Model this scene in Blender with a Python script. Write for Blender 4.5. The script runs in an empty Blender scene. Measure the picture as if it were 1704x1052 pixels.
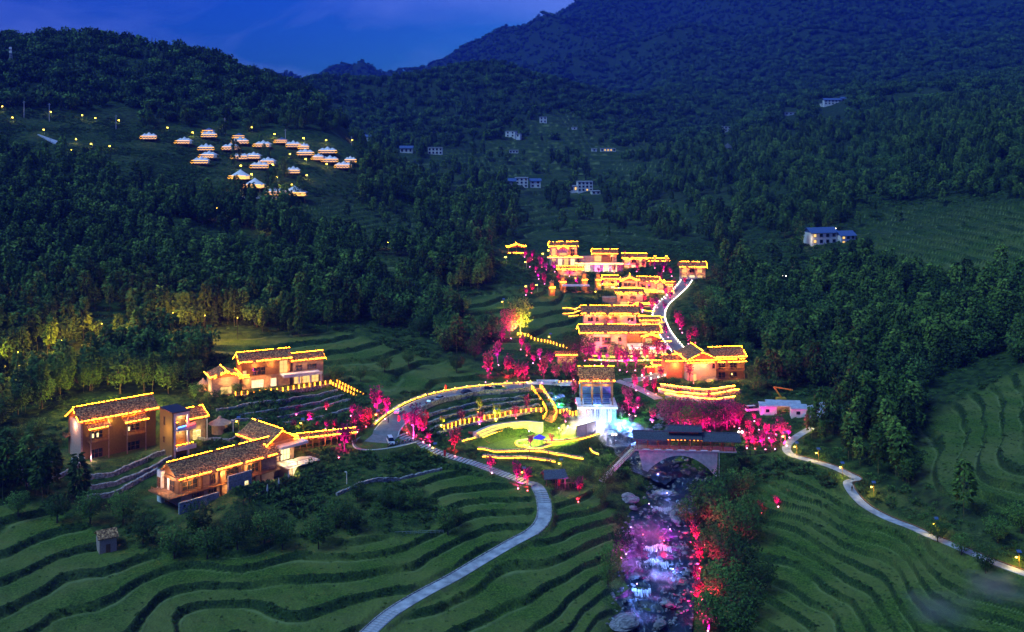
import bpy, bmesh, math, random
import numpy as np
from mathutils import Vector, Matrix
random.seed(7)
PI = math.pi
scene = bpy.context.scene
COL = scene.collection
# ------------------------------------------------------------------ camera
CZ = 120.0                      # flying height of the camera (world z)
F = 1800.0; K = F/1217.0; CX = 852.0; VH = 200.0   # focal length, centre column and eye level, in photo pixels
cam_d = bpy.data.cameras.new("camera"); cam = bpy.data.objects.new("camera", cam_d); COL.objects.link(cam)
cam.location = (0, 0, CZ); cam.rotation_euler = (PI/2, 0, 0)
cam_d.sensor_width = 36.0; cam_d.lens = 36.0*F/1704.0
cam_d.shift_y = -(526.0-VH)/1704.0
cam_d.clip_start = 1.0; cam_d.clip_end = 16000.0
scene.camera = cam
# ------------------------------------------------------------------ sky and twilight
SUN_EL, SUN_ROT = math.radians(4.0), math.radians(8.0)
world = bpy.data.worlds.new("World"); scene.world = world; world.use_nodes = True
wt = world.node_tree; wt.nodes.clear()
w_out = wt.nodes.new("ShaderNodeOutputWorld"); w_bg = wt.nodes.new("ShaderNodeBackground")
w_sky = wt.nodes.new("ShaderNodeTexSky"); w_sky.sky_type = 'NISHITA'; w_sky.sun_disc = False
w_sky.sun_elevation = SUN_EL; w_sky.sun_rotation = SUN_ROT; w_sky.altitude = 600; w_sky.ozone_density = 3.0; w_sky.air_density = 1.2; w_sky.dust_density = 0.6
w_tint = wt.nodes.new("ShaderNodeMix"); w_tint.data_type = 'RGBA'; w_tint.blend_type = 'MULTIPLY'; w_tint.inputs[0].default_value = 1.0
w_tint.inputs[7].default_value = (0.022, 0.19, 1.15, 1)
w_tc = wt.nodes.new("ShaderNodeTexCoord"); w_map = wt.nodes.new("ShaderNodeMapping"); w_map.inputs['Scale'].default_value = (1, 1, 3.5)
w_no = wt.nodes.new("ShaderNodeTexNoise"); w_no.inputs['Scale'].default_value = 3.2; w_no.inputs['Detail'].default_value = 7; w_no.inputs['Distortion'].default_value = .5
w_rmp = wt.nodes.new("ShaderNodeMapRange"); w_rmp.inputs[1].default_value = .42; w_rmp.inputs[2].default_value = .75; w_rmp.inputs[3].default_value = 0; w_rmp.inputs[4].default_value = .75
w_cl = wt.nodes.new("ShaderNodeMix"); w_cl.data_type = 'RGBA'; w_cl.inputs[7].default_value = (2.0, 2.8, 7.5, 1)
L = wt.links.new
L(w_tc.outputs['Generated'], w_map.inputs[0]); L(w_map.outputs[0], w_no.inputs['Vector']); L(w_no.outputs[0], w_rmp.inputs[0])
L(w_sky.outputs[0], w_tint.inputs[6]); L(w_tint.outputs[2], w_cl.inputs[6]); L(w_rmp.outputs[0], w_cl.inputs[0])
L(w_cl.outputs[2], w_bg.inputs[0]); L(w_bg.outputs[0], w_out.inputs[0])
w_bg.inputs[1].default_value = 0.052
sun_d = bpy.data.lights.new("sun", 'SUN'); sun = bpy.data.objects.new("sun", sun_d); COL.objects.link(sun)
sun_d.energy = 0.74; sun_d.angle = math.radians(25); sun_d.color = (0.36, 0.70, 1.0)
sun.rotation_euler = (math.radians(36), 0, math.radians(-62))
vs = scene.view_settings; vs.view_transform = 'Standard'; vs.look = 'None'; vs.exposure = 2.1; vs.gamma = 1.0; vs.use_curve_mapping = False
cy = scene.cycles
cy.max_bounces = 4; cy.diffuse_bounces = 2; cy.glossy_bounces = 2; cy.transmission_bounces = 3; cy.volume_bounces = 0; cy.transparent_max_bounces = 6
cy.use_denoising = True; cy.sample_clamp_indirect = 3.0; cy.sample_clamp_direct = 0; cy.use_light_tree = True
cy.caustics_reflective = False; cy.caustics_refractive = False
# ------------------------------------------------------------------ object helpers
def tag(o, label=None, cat=None, group=None, kind=None):
    if label: o['label'] = label
    if cat: o['category'] = cat
    if group: o['group'] = group
    if kind: o['kind'] = kind
    return o
def empty(name, loc=(0, 0, 0), rz=0.0, label=None, cat=None, group=None):
    o = bpy.data.objects.new(name, None); COL.objects.link(o); o.location = loc; o.rotation_euler = (0, 0, rz)
    o.empty_display_size = .5
    return tag(o, label, cat, group)
def link_mesh(name, me, parent=None):
    o = bpy.data.objects.new(name, me); COL.objects.link(o)
    if parent is not None: o.parent = parent
    return o
class MB:
    """collects simple shapes, then links them as one mesh"""
    def __init__(s): s.v = []; s.f = []; s.mi = []
    def dashes(s, a, b, w, rnd, on=.75, off=.4, keep=.93):
        a = Vector(a); b = Vector(b); L_ = (b-a).length; d = (b-a)/max(L_, 1e-6); t = 0.0
        while t < L_:
            e = min(L_, t+on*rnd.uniform(.6, 1.3))
            if rnd.random() < keep: s.bar(a+d*t, a+d*e, w*rnd.uniform(.7, 1.2))
            t = e+off*rnd.uniform(.4, 1.4)
        return s
    def poly(s, vs_, fs, mi=0):
        n = len(s.v); s.v += [tuple(p) for p in vs_]; s.f += [tuple(n+i for i in f) for f in fs]; s.mi += [mi]*len(fs); return s
    def box(s, x0, x1, y0, y1, z0, z1, mi=0):
        return s.poly([(x0,y0,z0),(x1,y0,z0),(x1,y1,z0),(x0,y1,z0),(x0,y0,z1),(x1,y0,z1),(x1,y1,z1),(x0,y1,z1)],
                      [(0,3,2,1),(4,5,6,7),(0,1,5,4),(1,2,6,5),(2,3,7,6),(3,0,4,7)], mi)
    def bar(s, a, b, w, h=None, mi=0, up=(0, 0, 1)):
        h = h or w; a = Vector(a); b = Vector(b); d = (b-a)
        if d.length < 1e-6: return s
        d.normalize(); u = Vector(up)
        if abs(d.dot(u)) > .99: u = Vector((0, 1, 0))
        r = d.cross(u).normalized(); u2 = r.cross(d)
        q = []
        for p in (a, b):
            for sx, sz in ((-1,-1),(1,-1),(1,1),(-1,1)): q.append(p + r*(sx*w/2) + u2*(sz*h/2))
        return s.poly(q, [(0,1,2,3),(7,6,5,4),(0,4,5,1),(1,5,6,2),(2,6,7,3),(3,7,4,0)], mi)
    def tube(s, a, b, r0, r1=None, n=8, mi=0):
        r1 = r0 if r1 is None else r1; a = Vector(a); b = Vector(b); d = (b-a).normalized()
        u = Vector((0,0,1)) if abs(d.z) < .9 else Vector((1,0,0)); p = d.cross(u).normalized(); q = d.cross(p)
        vs_ = []
        for c, r in ((a, r0), (b, r1)):
            for k in range(n):
                t = 2*PI*k/n; vs_.append(c + p*(r*math.cos(t)) + q*(r*math.sin(t)))
        fs = [(k, (k+1) % n, n+(k+1) % n, n+k) for k in range(n)] + [tuple(range(n-1, -1, -1)), tuple(range(n, 2*n))]
        return s.poly(vs_, fs, mi)
    def cone(s, c, r, h, n=10, mi=0):
        vs_ = [(c[0]+r*math.cos(2*PI*k/n), c[1]+r*math.sin(2*PI*k/n), c[2]) for k in range(n)] + [(c[0], c[1], c[2]+h)]
        return s.poly(vs_, [(k, (k+1) % n, n) for k in range(n)] + [tuple(range(n-1, -1, -1))], mi)
    def ball(s, c, r, n=8, m=5, sx=1, sy=1, sz=1, mi=0, rough=0, rnd=None):
        vs_ = [(c[0], c[1], c[2]-r*sz)]
        for j in range(1, m):
            a = -PI/2 + PI*j/m
            for k in range(n):
                t = 2*PI*k/n; q = 1+(rnd.uniform(-rough, rough) if rnd else 0)
                vs_.append((c[0]+r*sx*q*math.cos(a)*math.cos(t), c[1]+r*sy*q*math.cos(a)*math.sin(t), c[2]+r*sz*q*math.sin(a)))
        vs_.append((c[0], c[1], c[2]+r*sz)); T = len(vs_)-1
        fs = [(0, 1+(k+1) % n, 1+k) for k in range(n)]
        for j in range(m-2):
            for k in range(n):
                a = 1+j*n; fs.append((a+k, a+(k+1) % n, a+n+(k+1) % n, a+n+k))
        a = 1+(m-2)*n
        fs += [(a+k, a+(k+1) % n, T) for k in range(n)]
        return s.poly(vs_, fs, mi)
    def mesh(s, name, mats):
        me = bpy.data.meshes.new(name); me.from_pydata(s.v, [], s.f)
        mats = mats if isinstance(mats, (list, tuple)) else [mats]
        for m in mats: me.materials.append(m)
        if len(mats) > 1: me.polygons.foreach_set('material_index', s.mi)
        me.update(); return me
    def build(s, name, mats, parent=None):
        return link_mesh(name, s.mesh(name, mats), parent)
# ------------------------------------------------------------------ materials
def new_mat(name):
    m = bpy.data.materials.new(name); m.use_nodes = True; nt = m.node_tree; nt.nodes.clear()
    out = nt.nodes.new("ShaderNodeOutputMaterial"); b = nt.nodes.new("ShaderNodeBsdfPrincipled")
    nt.links.new(b.outputs[0], out.inputs[0]); return m, nt, b, out
def nd(nt, t, **kw):
    n = nt.nodes.new(t)
    for k, v in kw.items():
        if hasattr(n, k): setattr(n, k, v)
        else: n.inputs[k].default_value = v
    return n
def ramp(nt, fac, stops):
    r = nt.nodes.new("ShaderNodeValToRGB"); e = r.color_ramp.elements
    while len(e) < len(stops): e.new(.5)
    for el, (p, c) in zip(e, stops): el.position = p; el.color = (*c, 1)
    nt.links.new(fac, r.inputs[0]); return r
def noisy(name, c1, c2, scale=3.0, rough=.8, bump=.3, bscale=None, detail=5, spec=.3, metallic=0, stretch=(1, 1, 1), bdist=.05, coords='Object'):
    """two tones mixed by noise, with fine relief"""
    m, nt, b, out = new_mat(name); l = nt.links.new
    tc = nd(nt, "ShaderNodeTexCoord"); mp = nd(nt, "ShaderNodeMapping"); mp.inputs['Scale'].default_value = stretch
    l(tc.outputs[coords], mp.inputs[0])
    n1 = nd(nt, "ShaderNodeTexNoise"); n1.inputs['Scale'].default_value = scale; n1.inputs['Detail'].default_value = detail
    l(mp.outputs[0], n1.inputs['Vector'])
    r = ramp(nt, n1.outputs[0], [(.34, c1), (.66, c2)]); l(r.outputs[0], b.inputs['Base Color'])
    b.inputs['Roughness'].default_value = rough; b.inputs['Specular IOR Level'].default_value = spec; b.inputs['Metallic'].default_value = metallic
    if bump:
        n2 = nd(nt, "ShaderNodeTexNoise"); n2.inputs['Scale'].default_value = bscale or scale*4; n2.inputs['Detail'].default_value = 3
        l(mp.outputs[0], n2.inputs['Vector'])
        bp = nd(nt, "ShaderNodeBump"); bp.inputs['Strength'].default_value = bump; bp.inputs['Distance'].default_value = bdist
        l(n2.outputs[0], bp.inputs['Height']); l(bp.outputs[0], b.inputs['Normal'])
    return m
def glow(name, col, strength, sample=True):
    m = bpy.data.materials.new(name); m.use_nodes = True; nt = m.node_tree; nt.nodes.clear()
    out = nt.nodes.new("ShaderNodeOutputMaterial"); e = nt.nodes.new("ShaderNodeEmission")
    e.inputs[0].default_value = (*col, 1); e.inputs[1].default_value = strength; nt.links.new(e.outputs[0], out.inputs[0])
    m.cycles.emission_sampling = 'FRONT_BACK' if sample else 'NONE'
    return m
# ------------------------------------------------------------------ numpy noise
def _h(ix, iy, seed):
    n = (ix.astype(np.int64)*374761393 + iy.astype(np.int64)*668265263 + seed*1442695041) & 0x7fffffff
    n = ((n ^ (n >> 13))*1274126177) & 0x7fffffff
    return ((n ^ (n >> 16)) & 0xffff)/65535.0
def vn(x, y, sc, seed=0):
    x = np.asarray(x, float)/sc; y = np.asarray(y, float)/sc
    ix = np.floor(x); iy = np.floor(y); fx = x-ix; fy = y-iy; fx = fx*fx*fx*(fx*(fx*6-15)+10); fy = fy*fy*fy*(fy*(fy*6-15)+10)
    a = _h(ix, iy, seed); b = _h(ix+1, iy, seed); c = _h(ix, iy+1, seed); d = _h(ix+1, iy+1, seed)
    return (a*(1-fx)+b*fx)*(1-fy)+(c*(1-fx)+d*fx)*fy - .5
def sst(a, b, x):
    t = np.clip((x-a)/(b-a), 0, 1); return t*t*(3-2*t)
# ------------------------------------------------------------------ terrain
# surveyed ground points: photo column, photo row, distance in metres
SURVEY = """
-500 1052 140|-500 900 165|-500 700 205|-500 500 260|-500 350 330|-500 200 450|-500 70 600|-500 40 700|-500 150 1100|-500 100 3000
-250 1052 142|-250 800 185|-250 640 228|-250 450 300|-250 250 420|-250 120 550|-250 62 640
0 1200 128|0 1052 145|0 950 160|0 880 172|0 800 188|0 720 208|0 640 235|0 560 265|0 450 315|0 350 370|0 250 440|0 190 490|0 120 570|0 72 640|0 120 760|0 190 1100|0 120 3000
100 1052 147|100 69 650|200 930 166|200 765 199|200 690 222|200 640 240|200 560 270|200 450 325|200 350 390|200 280 440|200 222 500|200 150 570|190 72 660|190 130 800|200 200 1100
330 103 665|330 150 800|300 200 1500|250 128 3000
400 685 229|470 681 231|540 673 236|380 850 178|330 950 166|260 800 190|400 700 215|400 1052 152|440 652 235|400 590 262|400 530 290|400 450 340|400 380 390|450 330 430|400 260 495|400 200 560|400 150 620|420 126 670|420 170 800
550 1052 152|500 1000 159|480 900 175|560 800 193|550 590 264|550 500 315|550 400 395|550 330 460|580 270 520|560 222 570|530 170 640|550 230 800|480 160 950|520 124 1150|480 250 1600|470 134 3000
640 740 208|600 950 168|700 900 178|620 1052 154|700 830 191|560 680 226|650 700 219
600 245 560|620 290 600|650 247 760|600 180 980|600 122 1180|600 250 1700|640 124 3000
760 662 242|880 641 250|700 600 268|700 500 322|700 420 390|700 350 490|700 290 620|700 245 760|700 180 950|700 118 1200|700 240 1700|700 114 3050|760 94 3100|700 220 4300|450 220 4300
870 755 212|870 790 202|820 920 178|900 870 187|850 1052 157|900 800 201|850 600 268|850 500 325|850 430 395|850 350 540|860 298 680|850 225 850|820 160 1050|820 112 1250|820 230 1750|880 55 3200|940 29 3250|880 180 4400
1000 706 235|950 665 246|950 850 193|950 1000 167|1000 950 176|1130 795 212|1090 832 204|1090 880 193|1090 930 184|1090 1000 172|1070 1052 165|1050 1200 140|1050 900 187
1040 590 275|1190 640 252|1020 545 305|1070 505 335|1000 455 385|940 440 405|1000 400 470|1000 350 560|970 308 670|1000 245 830|930 180 1000|980 152 1150|980 230 1500|985 4 3300|985 150 4400
1140 470 355|1180 400 440|1200 330 560|1200 270 700|1110 222 1000|1200 222 900|1200 150 1500|1200 50 2400|1200 -60 3300|1100 150 1500|1100 0 3000|1100 -60 3400|1000 100 2300|1200 60 4500
1310 750 212|1418 815 192|1560 890 170|1690 945 157|1250 900 187|1300 1000 169|1250 820 203|1500 1000 158|1350 880 187|1500 900 176|1700 1052 146|1300 1200 140|1700 1200 128
1550 800 188|1600 700 218|1650 640 235|1700 750 186|1300 680 240|1400 600 275|1500 680 231|1500 500 320|1300 560 295|1300 480 345|1400 405 410|1600 400 375|1700 450 320|1700 560 265|1700 300 440|1600 300 480|1600 230 560|1400 300 560|1300 330 520|1300 250 720
1400 180 920|1600 170 900|1704 180 800|1400 100 1700|1600 80 1800|1500 0 2600|1704 0 2500|1500 -100 3400|1704 -110 3400|1500 0 4600
2000 1052 135|2000 900 150|2000 700 190|2000 500 260|2000 300 380|2000 150 700|2000 0 2000|2000 -110 3300|2400 900 150|2400 500 240|2400 200 450|2400 0 1800|2400 -100 3300
850 1500 70|0 1500 75|1700 1500 72|-500 1500 75|2400 1400 75
"""
_c = np.array([[float(q) for q in t.split()] for t in SURVEY.replace("\n", "|").split("|") if t.strip()])
_c[:, 2] *= K          # the survey distances were taken with a wider lens
_cs = (_c[:, 0]-CX)/F; _ce = (VH-_c[:, 1])/F; _cw = np.log(_c[:, 2])
_KS = 1.5*K
def _phi(r2): return np.sqrt(r2+.0036)
_P = np.stack([_cs*_KS, _cw], 1)
_A = _phi(((_P[:, None]-_P[None])**2).sum(-1)); _A -= np.eye(len(_P))*.004
_mean = _ce.mean(); _W = np.linalg.solve(_A, _ce-_mean)
def base_e(s, w):
    s = np.asarray(s, float); w = np.asarray(w, float); shp = s.shape; s = s.ravel(); w = w.ravel(); o = np.empty(len(s))
    for i in range(0, len(s), 60000):
        a = s[i:i+60000]*_KS; b = w[i:i+60000]
        o[i:i+60000] = np.sqrt((a[:, None]-_P[None, :, 0])**2+(b[:, None]-_P[None, :, 1])**2+.0036)@_W+_mean
    return o.reshape(shp)
def base_z(x, y):
    y = np.maximum(y, 20.); return CZ+base_e(x/y, np.log(y))*y
_lw = np.linspace(math.log(100*K), math.log(4600*K), 900)
_cache = {}
def G(u, v, zup=0.0):
    """the point of the base ground seen at photo column u, row v"""
    s = (u-CX)/F; e = (VH-v)/F
    k = round(u, 1)
    if k not in _cache: _cache[k] = base_e(np.full(900, s), _lw)
    g = _cache[k]-e; i = int(np.argmax(g > 0))
    if i == 0: i = 1
    t = -g[i-1]/(g[i]-g[i-1]+1e-9); w = _lw[i-1]+(_lw[i]-_lw[i-1])*min(max(t, 0), 1); D = math.exp(w)
    return Vector((s*D, D, CZ+e*D))
def PZ(u, v, z):
    """the point of height z seen at photo column u, row v"""
    D = (z-CZ)*F/(VH-v); return Vector(((u-CX)/F*D, D, z))
def PD(u, v, D):
    D *= K; return Vector(((u-CX)/F*D, D, CZ+(VH-v)/F*D))
def to_uv(x, y, z): return CX+F*x/y, VH-F*(z-CZ)/y
def pdist(px, py, poly):
    """signed distance to a closed polygon, inside positive"""
    px = np.asarray(px, float); py = np.asarray(py, float); d = np.full(px.shape, 1e9); ins = np.zeros(px.shape, bool); n = len(poly)
    for i in range(n):
        x0, y0 = poly[i]; x1, y1 = poly[(i+1) % n]; dx = x1-x0; dy = y1-y0
        t = np.clip(((px-x0)*dx+(py-y0)*dy)/(dx*dx+dy*dy+1e-9), 0, 1)
        d = np.minimum(d, np.hypot(px-x0-t*dx, py-y0-t*dy))
        if y0 != y1:
            c = ((y0 > py) != (y1 > py)) & (px < dx*(py-y0)/dy+x0); ins ^= c
    return np.where(ins, d, -d)
# open land (fields and meadows) outlined on the photo, laid onto the ground
OPEN = [
 [(-700,1600),(-700,840),(60,838),(150,850),(110,810),(20,770),(-60,740),(60,690),(110,660),(330,650),(350,585),(300,560),(560,556),(600,545),(700,590),(760,612),(800,600),(830,560),(880,520),(900,470),(840,425),(900,410),(1110,410),(1180,440),(1150,480),(1150,560),(1170,578),(1262,590),(1262,655),(1400,655),(1390,690),(1330,720),(1440,790),(1560,850),(1704,900),(2400,1000),(2400,1600)],
 [(500,322),(600,335),(700,350),(745,400),(700,420),(600,410),(500,375)],
 [(600,425),(690,440),(700,470),(640,470)],
 [(770,500),(840,470),(880,500),(830,545),(770,560)],
 [(860,330),(1120,330),(1180,380),(1130,410),(860,400)],
 [(640,255),(830,225),(960,165),(1130,230),(1100,300),(950,325),(700,300)],
 [(180,225),(420,205),(600,245),(590,300),(520,335),(400,320),(200,300)],
 [(0,185),(200,190),(230,300),(60,260),(0,230)],
 [(1420,345),(1704,330),(2300,320),(2300,440),(1704,470),(1500,470),(1420,420)],
 [(1540,690),(1704,610),(2300,560),(2300,900),(1704,900),(1600,850),(1500,780)],
 [(1150,330),(1280,300),(1330,340),(1200,360)],
 [(560,545),(700,560),(760,610),(700,620),(560,590)],
 [(1240,380),(1330,420),(1420,430),(1330,480),(1230,440)],
 [(1470,150),(1580,140),(1600,175),(1470,172)],
]
# terraced zones: outline, step height
TERR = [
 ([(-700,1600),(-700,820),(60,830),(200,900),(330,930),(400,1000),(470,1600)], 1.55),
 ([(300,920),(560,890),(700,890),(740,850),(690,800),(560,812),(700,778),(740,775),(880,812),(905,860),(820,925),(600,1052),(560,1300),(470,1600),(380,1000)], 1.55),
 ([(890,810),(1000,815),(1035,880),(1030,1000),(1000,1100),(900,1500),(610,1600),(620,1060),(800,945),(915,875)], 1.55),
 ([(1225,830),(1320,780),(1420,830),(1560,900),(1704,960),(2400,1100),(2400,1600),(1180,1600),(1200,1000),(1225,900)], 1.55),
 ([(1540,690),(1704,610),(2300,560),(2300,900),(1704,900),(1600,840),(1500,780)], 2.2),
 ([(300,560),(560,545),(700,590),(820,620),(870,635),(700,650),(640,660),(560,615),(520,600),(360,590)], 1.7),
 ([(500,322),(600,335),(700,350),(745,400),(700,420),(600,410),(500,375)], 1.8),
 ([(770,500),(840,470),(940,480),(970,545),(830,600),(770,560)], 1.6),
 ([(860,330),(1120,330),(1180,380),(1130,410),(860,400)], 2.6),
 ([(1420,345),(1704,330),(2300,320),(2300,440),(1704,470),(1500,470),(1420,420)], 2.2),
 ([(640,255),(830,225),(960,165),(1130,230),(1100,300),(950,325),(700,300)], 4.0),
 ([(1250,560),(1330,545),(1340,610),(1260,640)], 1.8),
 ([(600,425),(690,440),(700,470),(640,470)], 2.0),
]
FLATS = []      # (kind, data...) levelled places, filled below before the ground is meshed
def seg_dist(x, y, pts):
    d = np.full(x.shape, 1e9); zz = np.zeros(x.shape)
    for a, b in zip(pts[:-1], pts[1:]):
        dx = b[0]-a[0]; dy = b[1]-a[1]; t = np.clip(((x-a[0])*dx+(y-a[1])*dy)/(dx*dx+dy*dy+1e-9), 0, 1)
        q = np.hypot(x-a[0]-t*dx, y-a[1]-t*dy); m = q < d; d = np.where(m, q, d); zz = np.where(m, a[2]+t*(b[2]-a[2]), zz)
    return d, zz
def terrain(x, y, want=False):
    x = np.asarray(x, float); y = np.asarray(y, float); shp = x.shape; x = x.ravel(); y = y.ravel()
    z = base_z(x, y); u, v = to_uv(x, np.maximum(y, 20.), z)
    op = np.full(x.shape, -1e9)
    for p in OPEN:
        q = np.array(p); m = (u > q[:, 0].min()-60) & (u < q[:, 0].max()+60) & (v > q[:, 1].min()-60) & (v < q[:, 1].max()+60)
        if m.any(): op[m] = np.maximum(op[m], pdist(u[m], v[m], p))
    op += vn(x, y, 22, 3)*16
    far = sst(380*K, 1100*K, y); vfar = sst(1200*K, 2600*K, y)
    rid = 1-2*np.abs(vn(x+y*.35, y*.8, 620, 11)); rid2 = 1-2*np.abs(vn(x+y*.3, y*.7, 240, 12))
    z = z+far*(vn(x, y*.8, 260, 5)*30+vn(x, y*.8, 100, 6)*14+vn(x, y, 33, 7)*4)*(1+vfar)+vfar*((rid-.6)*120+(rid2-.6)*62+vn(x, y, 60, 8)*12)
    z = z+sst(230*K, 420*K, y)*(vn(x, y, 45, 9)*3.0+vn(x, y, 18, 10)*1.2)
    wt_ = np.zeros(x.shape); st = np.full(x.shape, 2.0)
    for p, h in TERR:
        q = np.array(p); m = (u > q[:, 0].min()-20) & (u < q[:, 0].max()+20) & (v > q[:, 1].min()-20) & (v < q[:, 1].max()+20)
        if m.any():
            d = sst(-4, 7, pdist(u[m], v[m], p)); k = d > wt_[m]; idx = np.nonzero(m)[0][k]; wt_[idx] = d[k]; st[idx] = h
    zz = z+vn(x, y, 30, 21)*2.2+vn(x, y, 10, 22)*.6
    q = zz/st; fl = np.floor(q); fr = q-fl
    tz = (fl+sst(.80, .97, fr))*st - (zz-z)*.55 + fr*.10*st + vn(x, y, 1.6, 23)*.12*sst(.70, .85, fr)
    tz = tz+np.exp(-((fr-.75)/.04)**2)*.2
    z = z*(1-wt_)+tz*wt_
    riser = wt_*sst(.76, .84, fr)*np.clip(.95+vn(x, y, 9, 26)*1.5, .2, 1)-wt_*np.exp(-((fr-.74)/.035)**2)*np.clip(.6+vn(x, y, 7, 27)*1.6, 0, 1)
    z = z+vn(x, y, 3.1, 24)*.35+vn(x, y, 1.1, 25)*.12
    flat = np.zeros(x.shape)
    for fk in FLATS:
        if fk[0] == 'line':
            _, pts, r0, r1 = fk; P_ = np.array([[p[0], p[1]] for p in pts])
            m = (x > P_[:, 0].min()-r1) & (x < P_[:, 0].max()+r1) & (y > P_[:, 1].min()-r1) & (y < P_[:, 1].max()+r1)
            if m.any():
                d, zz_ = seg_dist(x[m], y[m], pts); w = 1-sst(r0, r1, d); z[m] = z[m]*(1-w)+zz_*w; flat[m] = np.maximum(flat[m], w)
        else:
            _, poly, zp, soft = fk; P_ = np.array(poly)
            m = (x > P_[:, 0].min()-soft) & (x < P_[:, 0].max()+soft) & (y > P_[:, 1].min()-soft) & (y < P_[:, 1].max()+soft)
            if m.any():
                w = sst(-soft, -.2, pdist(x[m], y[m], poly)); z[m] = z[m]*(1-w)+zp*w; flat[m] = np.maximum(flat[m], w)
    if want: return z.reshape(shp), (op.reshape(shp), wt_.reshape(shp), riser.reshape(shp), flat.reshape(shp), u.reshape(shp), v.reshape(shp))
    return z.reshape(shp)
def Hz(x, y): return float(terrain(np.array([x]), np.array([y]))[0])
def on(u, v, lift=0.0):
    """stand on the finished ground at photo column u, row v"""
    p = G(u, v); return Vector((p.x, p.y, Hz(p.x, p.y)+lift))
def onb(pts): # many at once
    P_ = [G(u, v) for u, v in pts]; z = terrain(np.array([p.x for p in P_]), np.array([p.y for p in P_]))
    return [Vector((p.x, p.y, float(q))) for p, q in zip(P_, z)]
def smooth_line(pts, n=6, zs=2):
    """Catmull-Rom through points, heights evened out"""
    P_ = [pts[0]]+list(pts)+[pts[-1]]; out = []
    for i in range(1, len(P_)-2):
        for k in range(n):
            t = k/n; a, b, c, d = P_[i-1], P_[i], P_[i+1], P_[i+2]
            out.append(.5*((2*b)+(-a+c)*t+(2*a-5*b+4*c-d)*t*t+(-a+3*b-3*c+d)*t**3))
    out.append(P_[-2].copy())
    for _ in range(zs*n):
        zz = [p.z for p in out]
        for i in range(1, len(out)-1): out[i].z = (zz[i-1]+2*zz[i]+zz[i+1])/4
    return out
# ------------------------------------------------------------------ ground mesh
def build_ground():
    s = np.concatenate([np.linspace(-1.6, -.5, 50, endpoint=False), np.linspace(-.5, .5, 960, endpoint=False), np.linspace(.5, 1.6, 50)])
    w = np.concatenate([np.linspace(math.log(30), math.log(135*K), 40, endpoint=False), np.linspace(math.log(135*K), math.log(330*K), 500, endpoint=False),
                        np.linspace(math.log(330*K), math.log(1300*K), 300, endpoint=False), np.linspace(math.log(1300*K), math.log(5200*K), 130)])
    S, W_ = np.meshgrid(s, w); Y = np.exp(W_); X = S*Y
    z, (op, te, ri, fl, u, v) = terrain(X, Y, True)
    nr, nc = S.shape
    co = np.stack([X, Y, z], -1).reshape(-1, 3).astype(np.float32)
    i = np.arange(nr*nc).reshape(nr, nc); a = i[:-1, :-1].ravel(); b = i[:-1, 1:].ravel(); c = i[1:, 1:].ravel(); d = i[1:, :-1].ravel()
    fv = np.stack([a, b, c, d], 1).astype(np.int32)
    me = bpy.data.meshes.new("ground"); me.vertices.add(len(co)); me.vertices.foreach_set('co', co.ravel())
    me.loops.add(fv.size); me.loops.foreach_set('vertex_index', fv.ravel())
    me.polygons.add(len(fv)); me.polygons.foreach_set('loop_start', np.arange(0, fv.size, 4, dtype=np.int32))
    me.polygons.foreach_set('use_smooth', np.ones(len(fv), bool))
    at = me.attributes.new('cover', 'FLOAT_COLOR', 'POINT')
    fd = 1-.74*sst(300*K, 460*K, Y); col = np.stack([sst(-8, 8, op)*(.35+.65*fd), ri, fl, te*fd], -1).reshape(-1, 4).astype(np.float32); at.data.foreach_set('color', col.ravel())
    me.update(); me.validate()
    me.materials.append(mat_ground())
    return tag(link_mesh("ground", me), kind='structure')
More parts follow.
